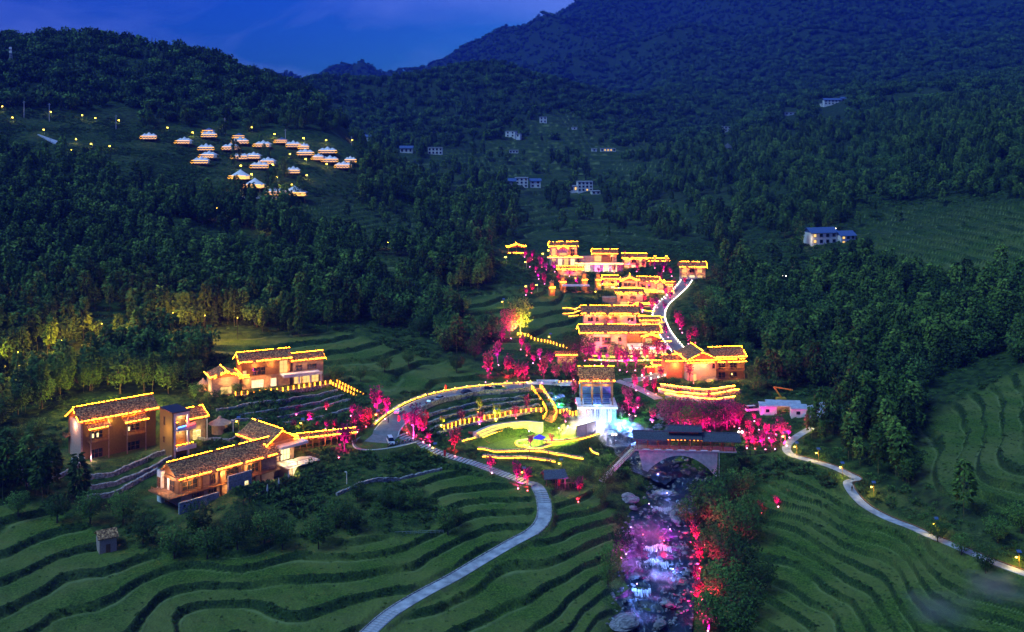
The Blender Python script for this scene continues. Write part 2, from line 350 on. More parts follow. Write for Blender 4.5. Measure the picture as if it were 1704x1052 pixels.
def mat_ground():
    m, nt, b, out = new_mat("ground_cover"); l = nt.links.new
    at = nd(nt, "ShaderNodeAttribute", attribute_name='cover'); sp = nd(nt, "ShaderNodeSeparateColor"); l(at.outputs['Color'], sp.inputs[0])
    tc = nd(nt, "ShaderNodeTexCoord")
    def noi(sc, det=4, stretch=None):
        n = nd(nt, "ShaderNodeTexNoise"); n.inputs['Scale'].default_value = sc; n.inputs['Detail'].default_value = det
        l(tc.outputs['Object'], n.inputs['Vector']); return n.outputs[0]
    def mix(f, a, c, bt='MIX'):
        n = nd(nt, "ShaderNodeMix", data_type='RGBA', blend_type=bt)
        if isinstance(f, float): n.inputs[0].default_value = f
        else: l(f, n.inputs[0])
        for k, q in ((6, a), (7, c)):
            if isinstance(q, tuple): n.inputs[k].default_value = (*q, 1)
            else: l(q, n.inputs[k])
        return n.outputs[2]
    grain = noi(2.2, 9); patch = noi(.055, 3); fine = noi(.35, 5); wide = noi(.012, 4)
    grass = ramp(nt, grain, [(.3, (.026, .060, .008)), (.5, (.056, .112, .014)), (.72, (.12, .18, .024))]).outputs[0]
    grass = mix(ramp(nt, patch, [(.4, (0, 0, 0)), (.62, (1, 1, 1))]).outputs[0], grass, mix(.6, grass, (.15, .17, .04)))
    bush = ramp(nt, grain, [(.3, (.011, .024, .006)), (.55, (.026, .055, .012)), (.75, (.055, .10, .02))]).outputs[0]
    scrub = mix(ramp(nt, fine, [(.42, (0, 0, 0)), (.6, (1, 1, 1))]).outputs[0], bush, mix(.45, grass, bush))
    dirt = ramp(nt, grain, [(.3, (.035, .026, .018)), (.7, (.09, .07, .05))]).outputs[0]
    forest = ramp(nt, fine, [(.32, (.008, .018, .005)), (.5, (.022, .046, .010)), (.72, (.05, .085, .018))]).outputs[0]
    opn = mix(at.outputs['Alpha'], scrub, grass)
    c = mix(sp.outputs[0], forest, opn)
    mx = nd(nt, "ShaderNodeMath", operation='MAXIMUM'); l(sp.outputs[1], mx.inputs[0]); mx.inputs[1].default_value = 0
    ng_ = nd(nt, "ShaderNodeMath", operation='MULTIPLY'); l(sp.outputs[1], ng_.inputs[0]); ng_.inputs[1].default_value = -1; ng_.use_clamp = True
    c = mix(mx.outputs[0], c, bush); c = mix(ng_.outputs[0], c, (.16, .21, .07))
    c = mix(ramp(nt, wide, [(.55, (0, 0, 0)), (.7, (.5, .5, .5))]).outputs[0], c, mix(.35, c, dirt))
    fl2 = nd(nt, "ShaderNodeMath", operation='MULTIPLY'); l(sp.outputs[2], fl2.inputs[0]); fl2.inputs[1].default_value = .75
    c = mix(fl2.outputs[0], c, mix(ramp(nt, fine, [(.45, (0, 0, 0)), (.6, (1, 1, 1))]).outputs[0], grass, mix(.4, dirt, grass)))
    l(c, b.inputs['Base Color']); b.inputs['Roughness'].default_value = .95; b.inputs['Specular IOR Level'].default_value = .1
    bp = nd(nt, "ShaderNodeBump"); bp.inputs['Strength'].default_value = .8; bp.inputs['Distance'].default_value = .25; l(grain, bp.inputs['Height'])
    bp2 = nd(nt, "ShaderNodeBump"); bp2.inputs['Strength'].default_value = .6; bp2.inputs['Distance'].default_value = 2.0; l(noi(.22, 5), bp2.inputs['Height'])
    l(bp.outputs[0], bp2.inputs['Normal']); l(bp2.outputs[0], b.inputs['Normal'])
    return m
# ------------------------------------------------------------------ trees
def leaf_mat(name, c1, c2, c3, rough=.7, hc=5.0, zs=.45, sph=1.1):
    m, nt, b, out = new_mat(name); l = nt.links.new
    oi = nd(nt, "ShaderNodeObjectInfo"); g = nd(nt, "ShaderNodeNewGeometry")
    r1 = ramp(nt, oi.outputs['Random'], [(0, c1), (.5, c2), (1, c3)])
    hs = nd(nt, "ShaderNodeHueSaturation"); l(r1.outputs[0], hs.inputs['Color'])
    mr = nd(nt, "ShaderNodeMapRange"); mr.inputs[3].default_value = .62; mr.inputs[4].default_value = 1.5; l(g.outputs['Random Per Island'], mr.inputs[0]); l(mr.outputs[0], hs.inputs['Value'])
    mh = nd(nt, "ShaderNodeMapRange"); mh.inputs[3].default_value = .47; mh.inputs[4].default_value = .53; l(oi.outputs['Random'], mh.inputs[0]); l(mh.outputs[0], hs.inputs['Hue'])
    l(hs.outputs[0], b.inputs['Base Color']); b.inputs['Roughness'].default_value = rough; b.inputs['Specular IOR Level'].default_value = .15
    # leaves of one crown share a rounded shading direction
    tc = nd(nt, "ShaderNodeTexCoord"); mp = nd(nt, "ShaderNodeMapping"); mp.inputs['Location'].default_value = (0, 0, -hc*zs); mp.inputs['Scale'].default_value = (1, 1, zs)
    l(tc.outputs['Object'], mp.inputs[0]); vt = nd(nt, "ShaderNodeVectorTransform", vector_type='NORMAL', convert_from='OBJECT', convert_to='WORLD'); l(mp.outputs[0], vt.inputs[0])
    nm = nd(nt, "ShaderNodeVectorMath", operation='NORMALIZE'); l(vt.outputs[0], nm.inputs[0])
    sc = nd(nt, "ShaderNodeVectorMath", operation='SCALE'); sc.inputs['Scale'].default_value = sph; l(nm.outputs[0], sc.inputs[0])
    ad = nd(nt, "ShaderNodeVectorMath", operation='ADD'); l(sc.outputs[0], ad.inputs[0]); l(g.outputs['Normal'], ad.inputs[1])
    n2 = nd(nt, "ShaderNodeVectorMath", operation='NORMALIZE'); l(ad.outputs[0], n2.inputs[0]); l(n2.outputs[0], b.inputs['Normal'])
    return m
M = {}
def make_tree_mats():
    M['bark'] = noisy('bark', (.03, .022, .016), (.08, .06, .045), 6, .9)
    M['culm'] = noisy('bamboo_culm', (.05, .065, .025), (.13, .13, .05), 3, .6)
    M['bamboo'] = leaf_mat('bamboo_leaves', (.014, .042, .006), (.055, .12, .014), (.17, .23, .03), hc=6.2, zs=.3)
    M['broad'] = leaf_mat('broad_leaves', (.014, .045, .009), (.05, .11, .018), (.12, .19, .028), hc=4.6, zs=.8)
    M['conifer'] = leaf_mat('needles', (.010, .03, .010), (.025, .06, .016), (.05, .09, .02), hc=3, zs=.2)
    M['bushleaf'] = leaf_mat('bush_leaves', (.018, .045, .008), (.045, .09, .014), (.085, .14, .024), hc=-.2, zs=1)
    M['maple'] = leaf_mat('ornamental_leaves', (.13, .025, .05), (.20, .04, .085), (.28, .07, .11), hc=1.2, zs=.3, sph=.45)
    M['yellowleaf'] = leaf_mat('yellow_green_leaves', (.10, .15, .02), (.16, .21, .03), (.22, .26, .04), hc=4, zs=.5, sph=.45)
    M['blossom'] = leaf_mat('pale_leaves', (.30, .26, .25), (.42, .38, .36), (.5, .46, .42))
def leaf(m, p, L_, W_, d, rnd):
    """a leaf spray: a bent pair of triangles pointing along d"""
    d = d.normalized(); u = Vector((rnd.uniform(-1, 1), rnd.uniform(-1, 1), rnd.uniform(-.3, 1))); r = d.cross(u)
    if r.length < .01: r = Vector((1, 0, 0))
    r.normalize(); n = r.cross(d)
    a = p; t = p+d*L_; l_ = p+d*(L_*.45)-r*(W_/2)+n*(W_*.15); q = p+d*(L_*.45)+r*(W_/2)+n*(W_*.15)
    m.poly([a, l_, t, q], [(0, 1, 2), (0, 2, 3)])
def bamboo_tree(seed, n=300, h=11.5):
    rnd = random.Random(seed); t = MB(); c = MB(); lean = Vector((rnd.uniform(-1, 1), rnd.uniform(-1, 1), 0))*.9
    def ax(f): return Vector((0, 0, h*f)) + lean*(f**2.6)*1.6 - Vector((0, 0, .9*max(0, f-.75)*4*.3))
    for k in range(4): t.tube(ax(k/4), ax((k+1)/4), .09*(1-k*.2), .09*(1-(k+1)*.2), 5)
    for k in range(n):
        f = .34+.66*rnd.random()**.85; R = 1.75*math.sin(min(1, (1.06-f)/.55)*PI/2)*(.55+.45*min(1, (f-.25)*3)); a = rnd.uniform(0, 2*PI); q = R*math.sqrt(rnd.uniform(.15, 1))
        p = ax(min(f, 1))+Vector((math.cos(a)*q, math.sin(a)*q, rnd.uniform(-.3, .3)-q*.18))
        d = Vector((math.cos(a), math.sin(a), rnd.uniform(-1.1, .25))); leaf(c, p, rnd.uniform(.8, 1.5), rnd.uniform(.4, .75), d, rnd)
    return t, c
def broad_tree(seed, n=30, per=15, h=9.5, lf=.85, spread=1.0, trunk=.3):
    rnd = random.Random(seed); t = MB(); c = MB(); top = Vector((rnd.uniform(-.4, .4), rnd.uniform(-.4, .4), h*.42))
    t.tube((0, 0, -.6), (0, 0, h*.16), trunk, trunk*.75, 7); t.tube((0, 0, h*.16), top, trunk*.75, trunk*.5, 6)
    for k in range(n):
        a = k*2.4+rnd.uniform(-.4, .4); f = (k+.5)/n; hz = h*(.30+.66*f)+rnd.uniform(-.4, .4)
        R = h*.40*spread*math.sin(PI*(.16+.80*(1-f)**.8)*.93)*rnd.uniform(.55, 1.12)
        c0 = Vector((math.cos(a)*R, math.sin(a)*R, hz))
        if k % 3 == 0: t.tube(top*(.55+.45*min(1, f*2)), c0, trunk*.3, trunk*.08, 4)
        rs = h*rnd.uniform(.10, .17)
        for _ in range(per):
            d = Vector((rnd.gauss(0, 1), rnd.gauss(0, 1), rnd.gauss(.25, .8))).normalized()
            p = c0+Vector((d.x*rs, d.y*rs, d.z*rs*.75))*rnd.uniform(.55, 1); leaf(c, p, lf*rnd.uniform(.7, 1.4), lf*rnd.uniform(.6, 1.05), d+Vector((0, 0, -.25)), rnd)
    return t, c
def conifer_tree(seed, h=11):
    rnd = random.Random(seed); t = MB(); c = MB(); t.tube((0, 0, -.5), (0, 0, h*.97), .2, .03, 5)
    for k in range(15):
        f = k/15; R = h*.19*(1-f)+.25; z = h*(.16+.84*f)
        for q in range(9):
            a = q*2*PI/9+rnd.uniform(-.3, .3); d = Vector((math.cos(a), math.sin(a), -.32+.3*f)); leaf(c, Vector((d.x*.1, d.y*.1, z+rnd.uniform(-.15, .15))), R*rnd.uniform(.8, 1.2), .75*(1-f*.5), d, rnd)
    return t, c
def bush(seed, n=70, R=.75, lf=.5):
    rnd = random.Random(seed); c = MB()
    for _ in range(n):
        d = Vector((rnd.gauss(0, 1), rnd.gauss(0, 1), abs(rnd.gauss(.3, .8)))).normalized(); p = Vector((d.x*R*1.15, d.y*R*1.15, d.z*R*.9))*rnd.uniform(.35, .95)
        leaf(c, p, lf*rnd.uniform(.6, 1.3), lf*rnd.uniform(.4, .8), d, rnd)
    return MB(), c
def sapling(seed, h=3.2):
    """young ornamental tree: several thin rising limbs with an airy upright crown"""
    rnd = random.Random(seed); t = MB(); c = MB()
    t.tube((0, 0, -.2), (0, 0, h*.25), .07, .06, 5)
    for k in range(6):
        a = k*1.05+rnd.uniform(-.3, .3); e = Vector((math.cos(a)*h*rnd.uniform(.10, .2), math.sin(a)*h*rnd.uniform(.1, .2), h*rnd.uniform(.72, 1.0)))
        b = Vector((0, 0, h*.22)); mdl = b.lerp(e, .5)+Vector((e.x, e.y, 0))*.25; t.tube(b, mdl, .045, .03, 4); t.tube(mdl, e, .03, .012, 4)
        for _ in range(34):
            f = rnd.uniform(.25, 1.05); p = b.lerp(e, f)+Vector((e.x, e.y, 0))*.25*(1-abs(2*f-1))+Vector((rnd.gauss(0, 1), rnd.gauss(0, 1), rnd.gauss(0, 1)))*h*.055
            leaf(c, p, .34*h/3.2, .26*h/3.2, Vector((rnd.gauss(0, 1), rnd.gauss(0, 1), rnd.gauss(.3, 1))), rnd)
    return t, c
PROTO = {}
def make_protos():
    hid = {}
    def reg(kind, gen, seeds, bark, leafm):
        L_ = []; coll = bpy.data.collections.new('source_'+kind)
        for i, sd in enumerate(seeds):
            t, c = gen(sd); j = MB(); j.v = list(t.v); j.f = list(t.f); j.mi = [0]*len(t.f); j.poly(c.v, c.f, 1)
            ml = leafm if isinstance(leafm, list) else [leafm]
            lm = ml[i % len(ml)]
            me_all = j.mesh(kind, [M[bark], M[lm]])
            o = bpy.data.objects.new('src_%s' % kind, me_all); coll.objects.link(o)
            L_.append((t.mesh('trunk', M[bark]) if t.v else None, c.mesh('crown', M[lm])))
        PROTO[kind] = (coll, L_)
    reg('bamboo', bamboo_tree, range(10, 18), 'culm', 'bamboo')
    reg('broad', broad_tree, range(30, 36), 'bark', 'broad')
    reg('big', lambda s: broad_tree(s, n=60, per=22, h=9.5, lf=.5), range(40, 43), 'bark', 'broad')
    reg('conifer', conifer_tree, range(50, 54), 'bark', 'conifer')
    reg('bush', bush, range(60, 66), 'bark', 'bushleaf')
    reg('sapling', sapling, range(70, 74), 'bark', 'maple')
    reg('mixed', lambda s: (bamboo_tree if s % 3 else broad_tree)(s), range(80, 86), 'bark', ['bamboo', 'broad'])
    reg('canopy', lambda s: broad_tree(s, n=20, per=9, h=8, lf=1.6, spread=1.35), range(90, 94), 'bark', 'broad')
def scatter(name, pts, rot, scl, idx, kind, col=None):
    """one object of kind stuff: points that carry the plants of a collection"""
    me = bpy.data.meshes.new(name); me.vertices.add(len(pts)); me.vertices.foreach_set('co', np.asarray(pts, np.float32).ravel())
    a = me.attributes.new('rot', 'FLOAT_VECTOR', 'POINT'); a.data.foreach_set('vector', np.asarray(rot, np.float32).ravel())
    a = me.attributes.new('scl', 'FLOAT_VECTOR', 'POINT'); a.data.foreach_set('vector', np.asarray(scl, np.float32).ravel())
    a = me.attributes.new('idx', 'INT', 'POINT'); a.data.foreach_set('value', np.asarray(idx, np.int32))
    o = link_mesh(name, me)
    ng = bpy.data.node_groups.new(name, 'GeometryNodeTree'); ng.interface.new_socket('Geometry', in_out='INPUT', socket_type='NodeSocketGeometry'); ng.interface.new_socket('Geometry', in_out='OUTPUT', socket_type='NodeSocketGeometry')
    gi = ng.nodes.new('NodeGroupInput'); go = ng.nodes.new('NodeGroupOutput'); ip = ng.nodes.new('GeometryNodeInstanceOnPoints'); ci = ng.nodes.new('GeometryNodeCollectionInfo')
    ci.inputs['Collection'].default_value = PROTO[kind][0]; ci.inputs['Separate Children'].default_value = True; ci.inputs['Reset Children'].default_value = True
    ip.inputs['Pick Instance'].default_value = True
    def na(n, t):
        q = ng.nodes.new('GeometryNodeInputNamedAttribute'); q.data_type = t; q.inputs['Name'].default_value = n; return q.outputs['Attribute']
    ng.links.new(gi.outputs[0], ip.inputs['Points']); ng.links.new(ci.outputs[0], ip.inputs['Instance'])
    ng.links.new(na('idx', 'INT'), ip.inputs['Instance Index']); ng.links.new(na('rot', 'FLOAT_VECTOR'), ip.inputs['Rotation']); ng.links.new(na('scl', 'FLOAT_VECTOR'), ip.inputs['Scale'])
    ng.links.new(ip.outputs[0], go.inputs[0])
    md = o.modifiers.new('plants', 'NODES'); md.node_group = ng
    return tag(o, kind='stuff')
def grow(n, w0, w1, s0, s1, seed):
    r = np.random.default_rng(seed); return r.uniform(s0, s1, n), r.uniform(w0, w1, n), r
NAMED = []
VIEWS = [(849,222,14),(904,203,10),(676,246,14),(724,247,14),(612,222,10),(875,297,34),(974,306,30),(1008,245,24),(1211,225,10),(1386,181,26),(1316,194,14),(956,214,8),(855,243,10),(1376,408,46),(1341,400,9),(1305,466,12),(1211,253,8),(1152,466,30),(860,422,22),(84,238,16)]
def near_px(u, v):
    m = np.zeros(u.shape, bool)
    for a, b, r in VIEWS: m |= (np.abs(u-a) < r) & (v > b-8) & (v < b+14+r*.75)
    m |= (u > 815) & (u < 1190) & (v > 398) & (v < 560)
    m |= (u > 235) & (u < 600) & (v > 218) & (v < 345) & (vn(u, v, 9, 77) < .3)
    m |= (u < 240) & (v > 180) & (v < 262)
    return m
def plant_forest():
    """points over the wooded slopes; the nearest become single trees"""
    out = {'bamboo': [], 'broad': [], 'conifer': [], 'canopy': [], 'mixed': []}
    rng = np.random.default_rng(5)
    for (D0, D1, area, sc) in ((150*K, 400*K, 16., 1.05), (400*K, 800*K, 38., 1.05), (800*K, 1500*K, 85., 1.0), (1500*K, 3600*K, 300., 1.35)):
        smax = .60
        A = smax*(D1*D1-D0*D0); n = int(A/area)
        y = np.sqrt(rng.uniform(D0*D0, D1*D1, n)); x = rng.uniform(-smax, smax, n)*y
        z, (op, te, ri, fl, u, v) = terrain(x, y, True)
        m = (op < -4) & (fl < .05) & ~near_px(u, v) & (vn(x, y, 40, 31)+vn(x, y, 14, 32)*.6 > -.33)
        m |= (op > -4) & ((te < .5) | (y > 430*K)) & (fl < .05) & (y > 330*K) & (rng.random(n) < np.where(vn(x+y*.5, y*.6, 46, 37)+vn(x, y*.6, 17, 38)*.6 > .13, .75, .04)) & ~near_px(u, v)
        x, y, z, u, v = x[m], y[m], z[m], u[m], v[m]; n = len(x)
        t = vn(x, y, 90, 33)+vn(x, y, 30, 34)*.5; rr = rng.random(n)
        for i in range(n):
            if y[i] > 1500*K: k = 'canopy'
            elif (u[i] < 950 and v[i] < 205 and y[i] > 480*K) or (y[i] > 800*K and rr[i] < .35): k = 'conifer' if rr[i] < .6 else 'canopy'
            elif y[i] > 800*K: k = 'canopy'
            elif t[i] > -.2: k = 'bamboo' if rr[i] < .85 else 'broad'
            else: k = 'broad' if rr[i] < .6 else ('bamboo' if rr[i] < .85 else 'conifer')
            s_ = sc*rng.uniform(.55, 1.3)
            if k in ('broad', 'conifer'): s_ *= .8
            out[k].append((x[i], y[i], z[i], s_, rng.uniform(0, 6.28)))
    return out
def clone_tree(kind, i, p, s, rz, name, label, cat, group, sz=None, mats=None):
    t, c = PROTO[kind][1][i % len(PROTO[kind][1])]
    e = empty(name, p, rz, label, cat, group); e.scale = (s, s, sz or s)
    if t: link_mesh('trunk', t, e)
    link_mesh('crown', c, e); return e
# ------------------------------------------------------------------ layout: house sites, roads, river bed (levelled before the ground is meshed)
SITE = {}
def site(key, uL, vL, uR, vR, vb, depth, pad=2.0, yaw=None, x0=0.0, x1=None, dz=0.0, lvl=True):
    """house frame from its front eave (left and right end) and the row of its foot"""
    g = G(uL, vb); D = g.y; h = (vb-vL)/F*D; ze = CZ+(VH-vL)/F*D
    a = PZ(uL, vL, ze); b = PZ(uR, vR, ze); d = b-a; W_ = math.hypot(d.x, d.y); yw = math.atan2(d.y, d.x) if yaw is None else math.radians(yaw)
    if yaw is not None:                      # keep the right end on its column
        s = (uR-CX)/F; c_, s_ = math.cos(yw), math.sin(yw); W_ = (s*a.y-a.x)/(c_-s*s_)
    zg = ze-h; c_, s_ = math.cos(yw), math.sin(yw); x1 = W_ if x1 is None else x1
    P_ = [(a.x+c_*x-s_*y, a.y+s_*x+c_*y) for x, y in ((x0-pad, -pad), (x1+pad, -pad), (x1+pad, depth+pad), (x0-pad, depth+pad))]
    if lvl: FLATS.append(('poly', P_, zg-.05+dz, 2.5))
    SITE[key] = dict(o=Vector((a.x, a.y, zg)), yaw=yw, W=W_, h=h, d=depth)
    return SITE[key]
site('long', 300, 803, 471, 756, 850, 12.5, yaw=47)
site('bay', 135, 706, 266, 683, 768, 12, yaw=42)
site('terrace_house', 400, 607, 489, 598, 651, 10, x0=-11, x1=30, pad=1)
TZ = SITE['terrace_house']['o'].z
FLATS.append(('poly', [(PZ(u, v, TZ).x, PZ(u, v, TZ).y) for u, v in ((388,657),(420,656),(470,650),(520,642),(560,637),(560,628),(400,632),(370,645))], TZ-.05, .8))
site('tower', 287, 687, 315, 682, 763, 8, yaw=42)
site('wing', 316, 702, 347, 694, 735, 8, yaw=42)
site('gallery', 490, 734, 592, 723, 750, 5, lvl=False)
site('h2', 914, 412, 963, 412, 443, 10, yaw=2)
site('h3', 985, 424, 1029, 424, 450, 9, yaw=-2, x0=-8)
site('h4', 1035, 431, 1078, 431, 446, 9, yaw=-3, x1=27)
site('h5', 1130, 446, 1177, 447, 465, 9, yaw=-4)
site('h6', 1035, 468, 1107, 470, 492, 11, yaw=-6)
site('h6b', 1025, 489, 1070, 489, 510, 8, yaw=-3, x1=22)
site('h7', 968, 524, 1062, 525, 548, 10, yaw=-1)
site('h8', 966, 557, 1104, 556, 588, 12, yaw=3)
site('h9', 1143, 600, 1240, 592, 634, 13, yaw=8)
site('kiosk', 1088, 611, 1126, 609, 622, 6, yaw=0)
site('stage', 966, 637, 1022, 637, 700, 11, yaw=0)
site('shops', 926, 449, 972, 449, 459, 5, yaw=0)
site('annexe', 1064, 536, 1101, 537, 552, 6, yaw=2)
site('lodge', 1002, 466, 1030, 466, 481, 6, yaw=-2)
site('gate', 1108, 476, 1124, 477, 489, 5, yaw=0)
site('garden', 925, 594, 962, 594, 606, 5, yaw=4)
site('pav', 845, 412, 874, 412, 422, 6, yaw=4)
def gl(pts, n=6, zs=2): return smooth_line([G(u, v) for u, v in pts], n, zs)
ROAD = gl([(628,735),(640,722),(652,706),(670,691),(700,673),(735,661),(780,652),(830,646),(890,643)])
CARPARK = [(G(u, v).x, G(u, v).y) for u, v in [(586,727),(592,746),(620,753),(660,751),(692,745),(668,727),(655,716),(632,712),(600,716)]]
CPZ = G(640, 738).z
for p in ROAD[:8]: p.z = CPZ+(p.z-CPZ)*.3
VROAD = gl([(1142,468),(1133,480),(1118,494),(1103,508),(1096,525),(1101,545),(1112,563),(1126,580),(1132,598),(1118,614),(1085,628),(1040,634)], 6, 3)
PLANK = gl([(1028,634),(1048,640),(1070,650),(1096,664)])
PATH_A = gl([(668,724),(700,740),(740,757),(790,772),(840,790),(876,803)], 6, 3)
PATH_B = gl([(876,803),(893,808),(904,830),(905,862),(888,884),(850,905),(800,935),(750,964),(700,990),(650,1022),(612,1056),(590,1080)], 7, 3)
PATH_C = gl([(1350,712),(1325,727),(1309,743),(1316,757),(1347,766),(1382,776),(1412,789),(1426,797),(1411,803),(1420,822),(1440,842),(1470,860),(1512,878),(1557,894),(1602,913),(1652,935),(1712,958),(1780,985)], 6, 3)
BR_L, BR_R = G(1064, 768), G(1205, 768)
DECKZ = CZ-95.0
BR_L = PZ(1058, 748, DECKZ); BR_R = PZ(1226, 752, DECKZ)
RIVER_U = [G(1000, 716), G(1060, 740), PD(1100, 770, 216), PD(1140, 795, 212), PD(1118, 832, 203), PD(1085, 880, 192.5), PD(1095, 930, 183), PD(1085, 985, 173.5), PD(1075, 1052, 164), PD(1040, 1200, 142)]
RIVER_U[0].z = CZ-97.4; RIVER_U[1].z = CZ-98.6; RIVER_U[2].z = CZ-102
for i in (4, 5, 6, 7, 8, 9): RIVER_U[i].z = CZ+(VH-[0,0,0,0,832,880,930,985,1052,1200][i])/F*RIVER_U[i].y
RIVER = smooth_line(RIVER_U, 6, 1)
LAWN_Z = G(880, 748).z
POND = [(G(u, v).x, G(u, v).y) for u, v in [(945,712),(962,698),(1025,692),(1062,700),(1072,716),(1040,728),(985,732),(950,726)]]
PONDZ = G(1000, 708).z
LAWN = [(G(u, v).x, G(u, v).y) for u, v in [(800,738),(840,722),(900,716),(940,716),(985,728),(998,738),(960,748),(900,752),(830,750)]]
WL = [(-1.0, None)]
def lineflat(pts, r0, r1): FLATS.append(('line', [tuple(p) for p in pts], r0, r1))
FLATS.append(('poly', LAWN, LAWN_Z, 3.0))
FLATS.append(('poly', POND, PONDZ-1.1, 2.0))
FLATS.append(('poly', CARPARK, CPZ-.04, 2.5))
lineflat([p-Vector((0, 0, .05)) for p in ROAD], 4.5, 8.0)
lineflat([p-Vector((0, 0, .05)) for p in VROAD], 3.2, 6.0)
lineflat([p-Vector((0, 0, .05)) for p in PLANK], 2.4, 4.0)
lineflat([p-Vector((0, 0, .06)) for p in PATH_A], 1.9, 3.2)
lineflat([p-Vector((0, 0, .06)) for p in PATH_B], 2.1, 3.6)
lineflat([p-Vector((0, 0, .06)) for p in PATH_C], 1.7, 3.0)
lineflat([p-Vector((0, 0, 1.2)) for p in RIVER[8:]], 5.2, 11.0)
CLOSE = []       # places kept free of wild plants: (x, y, r)
# ------------------------------------------------------------------ houses
def make_mats():
    m, nt, b, out = new_mat('roof_tiles'); l = nt.links.new
    tc = nd(nt, "ShaderNodeTexCoord"); n1 = nd(nt, "ShaderNodeTexNoise"); n1.inputs['Scale'].default_value = 2.2; n1.inputs['Detail'].default_value = 8
    l(tc.outputs['Object'], n1.inputs['Vector']); r = ramp(nt, n1.outputs[0], [(.36, (.07, .03, .013)), (.5, (.24, .12, .045)), (.64, (.62, .35, .15))]); l(r.outputs[0], b.inputs['Base Color'])
    b.inputs['Roughness'].default_value = .75; b.inputs['Specular IOR Level'].default_value = .25
    vo = nd(nt, "ShaderNodeTexVoronoi"); vo.inputs['Scale'].default_value = 3.4; l(tc.outputs['Object'], vo.inputs['Vector'])
    bp = nd(nt, "ShaderNodeBump"); bp.inputs['Strength'].default_value = 1; bp.inputs['Distance'].default_value = .14; l(vo.outputs['Distance'], bp.inputs['Height']); l(bp.outputs[0], b.inputs['Normal'])
    M['tile'] = m
    M['plaster'] = noisy('earth_plaster', (.30, .20, .13), (.42, .29, .20), 1.2, .9, .2)
    M['brick'] = noisy('pale_brick', (.30, .21, .17), (.45, .33, .27), 2.5, .9, .5, 5, stretch=(1, 1, 4))
    M['timber'] = noisy('brown_timber', (.14, .065, .026), (.24, .12, .05), 2.2, .6, .25, stretch=(5, 5, .6))
    M['ochre'] = noisy('ochre_boards', (.15, .085, .022), (.24, .14, .04), 3, .7, .4, 9, stretch=(6, 6, .5))
    M['stone'] = noisy('grey_stone', (.16, .17, .18), (.36, .37, .38), 2.0, .9, .7, 3.5, bdist=.12)
    M['rubble'] = noisy('rubble_stone', (.10, .10, .10), (.42, .40, .38), 1.7, .9, 1.0, 2.6, bdist=.25)
    M['boulder'] = noisy('river_rock', (.07, .07, .075), (.28, .27, .28), .6, .8, .8, 2.2, bdist=.2)
    M['ledge'] = noisy('ledge_rock', (.10, .10, .11), (.34, .33, .34), .8, .7, 1.0, 1.6, stretch=(1, 2.5, 3), bdist=.3)
    M['concrete'] = noisy('concrete', (.26, .27, .28), (.38, .39, .40), .9, .85, .15)
    M['white'] = noisy('white_paint', (.62, .60, .57), (.76, .74, .70), 1.0, .6, .05)
    M['fabric'] = noisy('white_canvas', (.66, .64, .62), (.80, .78, .75), .8, .8, .05)
    M['asphalt'] = noisy('asphalt', (.13, .135, .145), (.19, .195, .21), .7, .8, .2, 9)
    M['paving'] = noisy('path_concrete', (.22, .23, .24), (.46, .47, .48), .45, .85, .3, 5)
    M['slab'] = noisy('stone_slab', (.28, .28, .29), (.46, .46, .47), 1.1, .85, .3)
    M['marking'] = noisy('road_paint', (.6, .6, .6), (.78, .78, .78), 2, .7, 0)
    M['metal'] = noisy('dark_metal', (.03, .03, .035), (.06, .06, .065), 3, .45, 0, metallic=.6)
    M['steel'] = noisy('pale_steel', (.35, .37, .4), (.5, .52, .55), 3, .4, 0, metallic=.4)
    M['blue_roof'] = noisy('blue_metal_roof', (.05, .09, .2), (.08, .14, .3), 2, .45, .15, stretch=(6, .5, 1))
    M['dark_roof'] = noisy('dark_bridge_tiles', (.05, .055, .07), (.11, .12, .145), 3, .7, .7, 6, stretch=(1, 1, 1))
    M['grassy'] = noisy('lawn_grass', (.055, .09, .018), (.10, .15, .03), 1.5, .95, .5, 8)
    M['canvas_grey'] = noisy('tarpaulin', (.3, .33, .38), (.5, .53, .58), .7, .6, .5, 1.5, bdist=.3)
    M['thatch'] = noisy('thatch', (.25, .17, .13), (.40, .29, .22), 4, .95, .6)
    M['red'] = noisy('red_cloth', (.6, .03, .02), (.75, .05, .03), 3, .7, 0)
    M['soil'] = noisy('bare_soil', (.07, .045, .035), (.15, .10, .075), .8, .95, .8, 3)
    M['pane'] = noisy('dark_glass', (.01, .012, .016), (.03, .035, .045), 1, .08, 0, spec=.9)
    M['orange'] = noisy('orange_boards', (.40, .17, .05), (.52, .24, .08), 2, .7, .2)
    M['black'] = noisy('black_cloth', (.012, .012, .014), (.03, .03, .034), 4, .8, 0)
    M['skin'] = noisy('skin', (.35, .2, .14), (.4, .24, .17), 4, .6, 0)
    M['led'] = glow('warm_led_strip', (1, .25, .005), 36.0)
    M['led_soft'] = glow('warm_led_tube', (1, .33, .010), 5.5)
    M['led_seat'] = glow('seat_led_tube', (1, .42, .02), 2.2)
    M['bulb'] = glow('yellow_bulb', (1, .62, .04), 7, False)
    M['wbulb'] = glow('white_bulb', (1, .82, .6), 6, False)
    M['mbulb'] = glow('magenta_bulb', (1, .22, .45), 5, False)
    M['rbulb'] = glow('red_bulb', (1, .10, .12), 4, False)
    M['lit'] = glow('lit_window', (1, .60, .18), .32)
    M['litw'] = glow('bright_room', (1, .72, .32), .5)
    M['litm'] = glow('violet_room', (1, .4, .8), .5)
    M['blueled'] = glow('blue_led', (.05, .2, 1), 2.5)
    M['redled'] = glow('red_led', (1, .04, .03), 2.0)
    M['lantern'] = glow('orange_lantern', (1, .2, .02), 2.2, False)
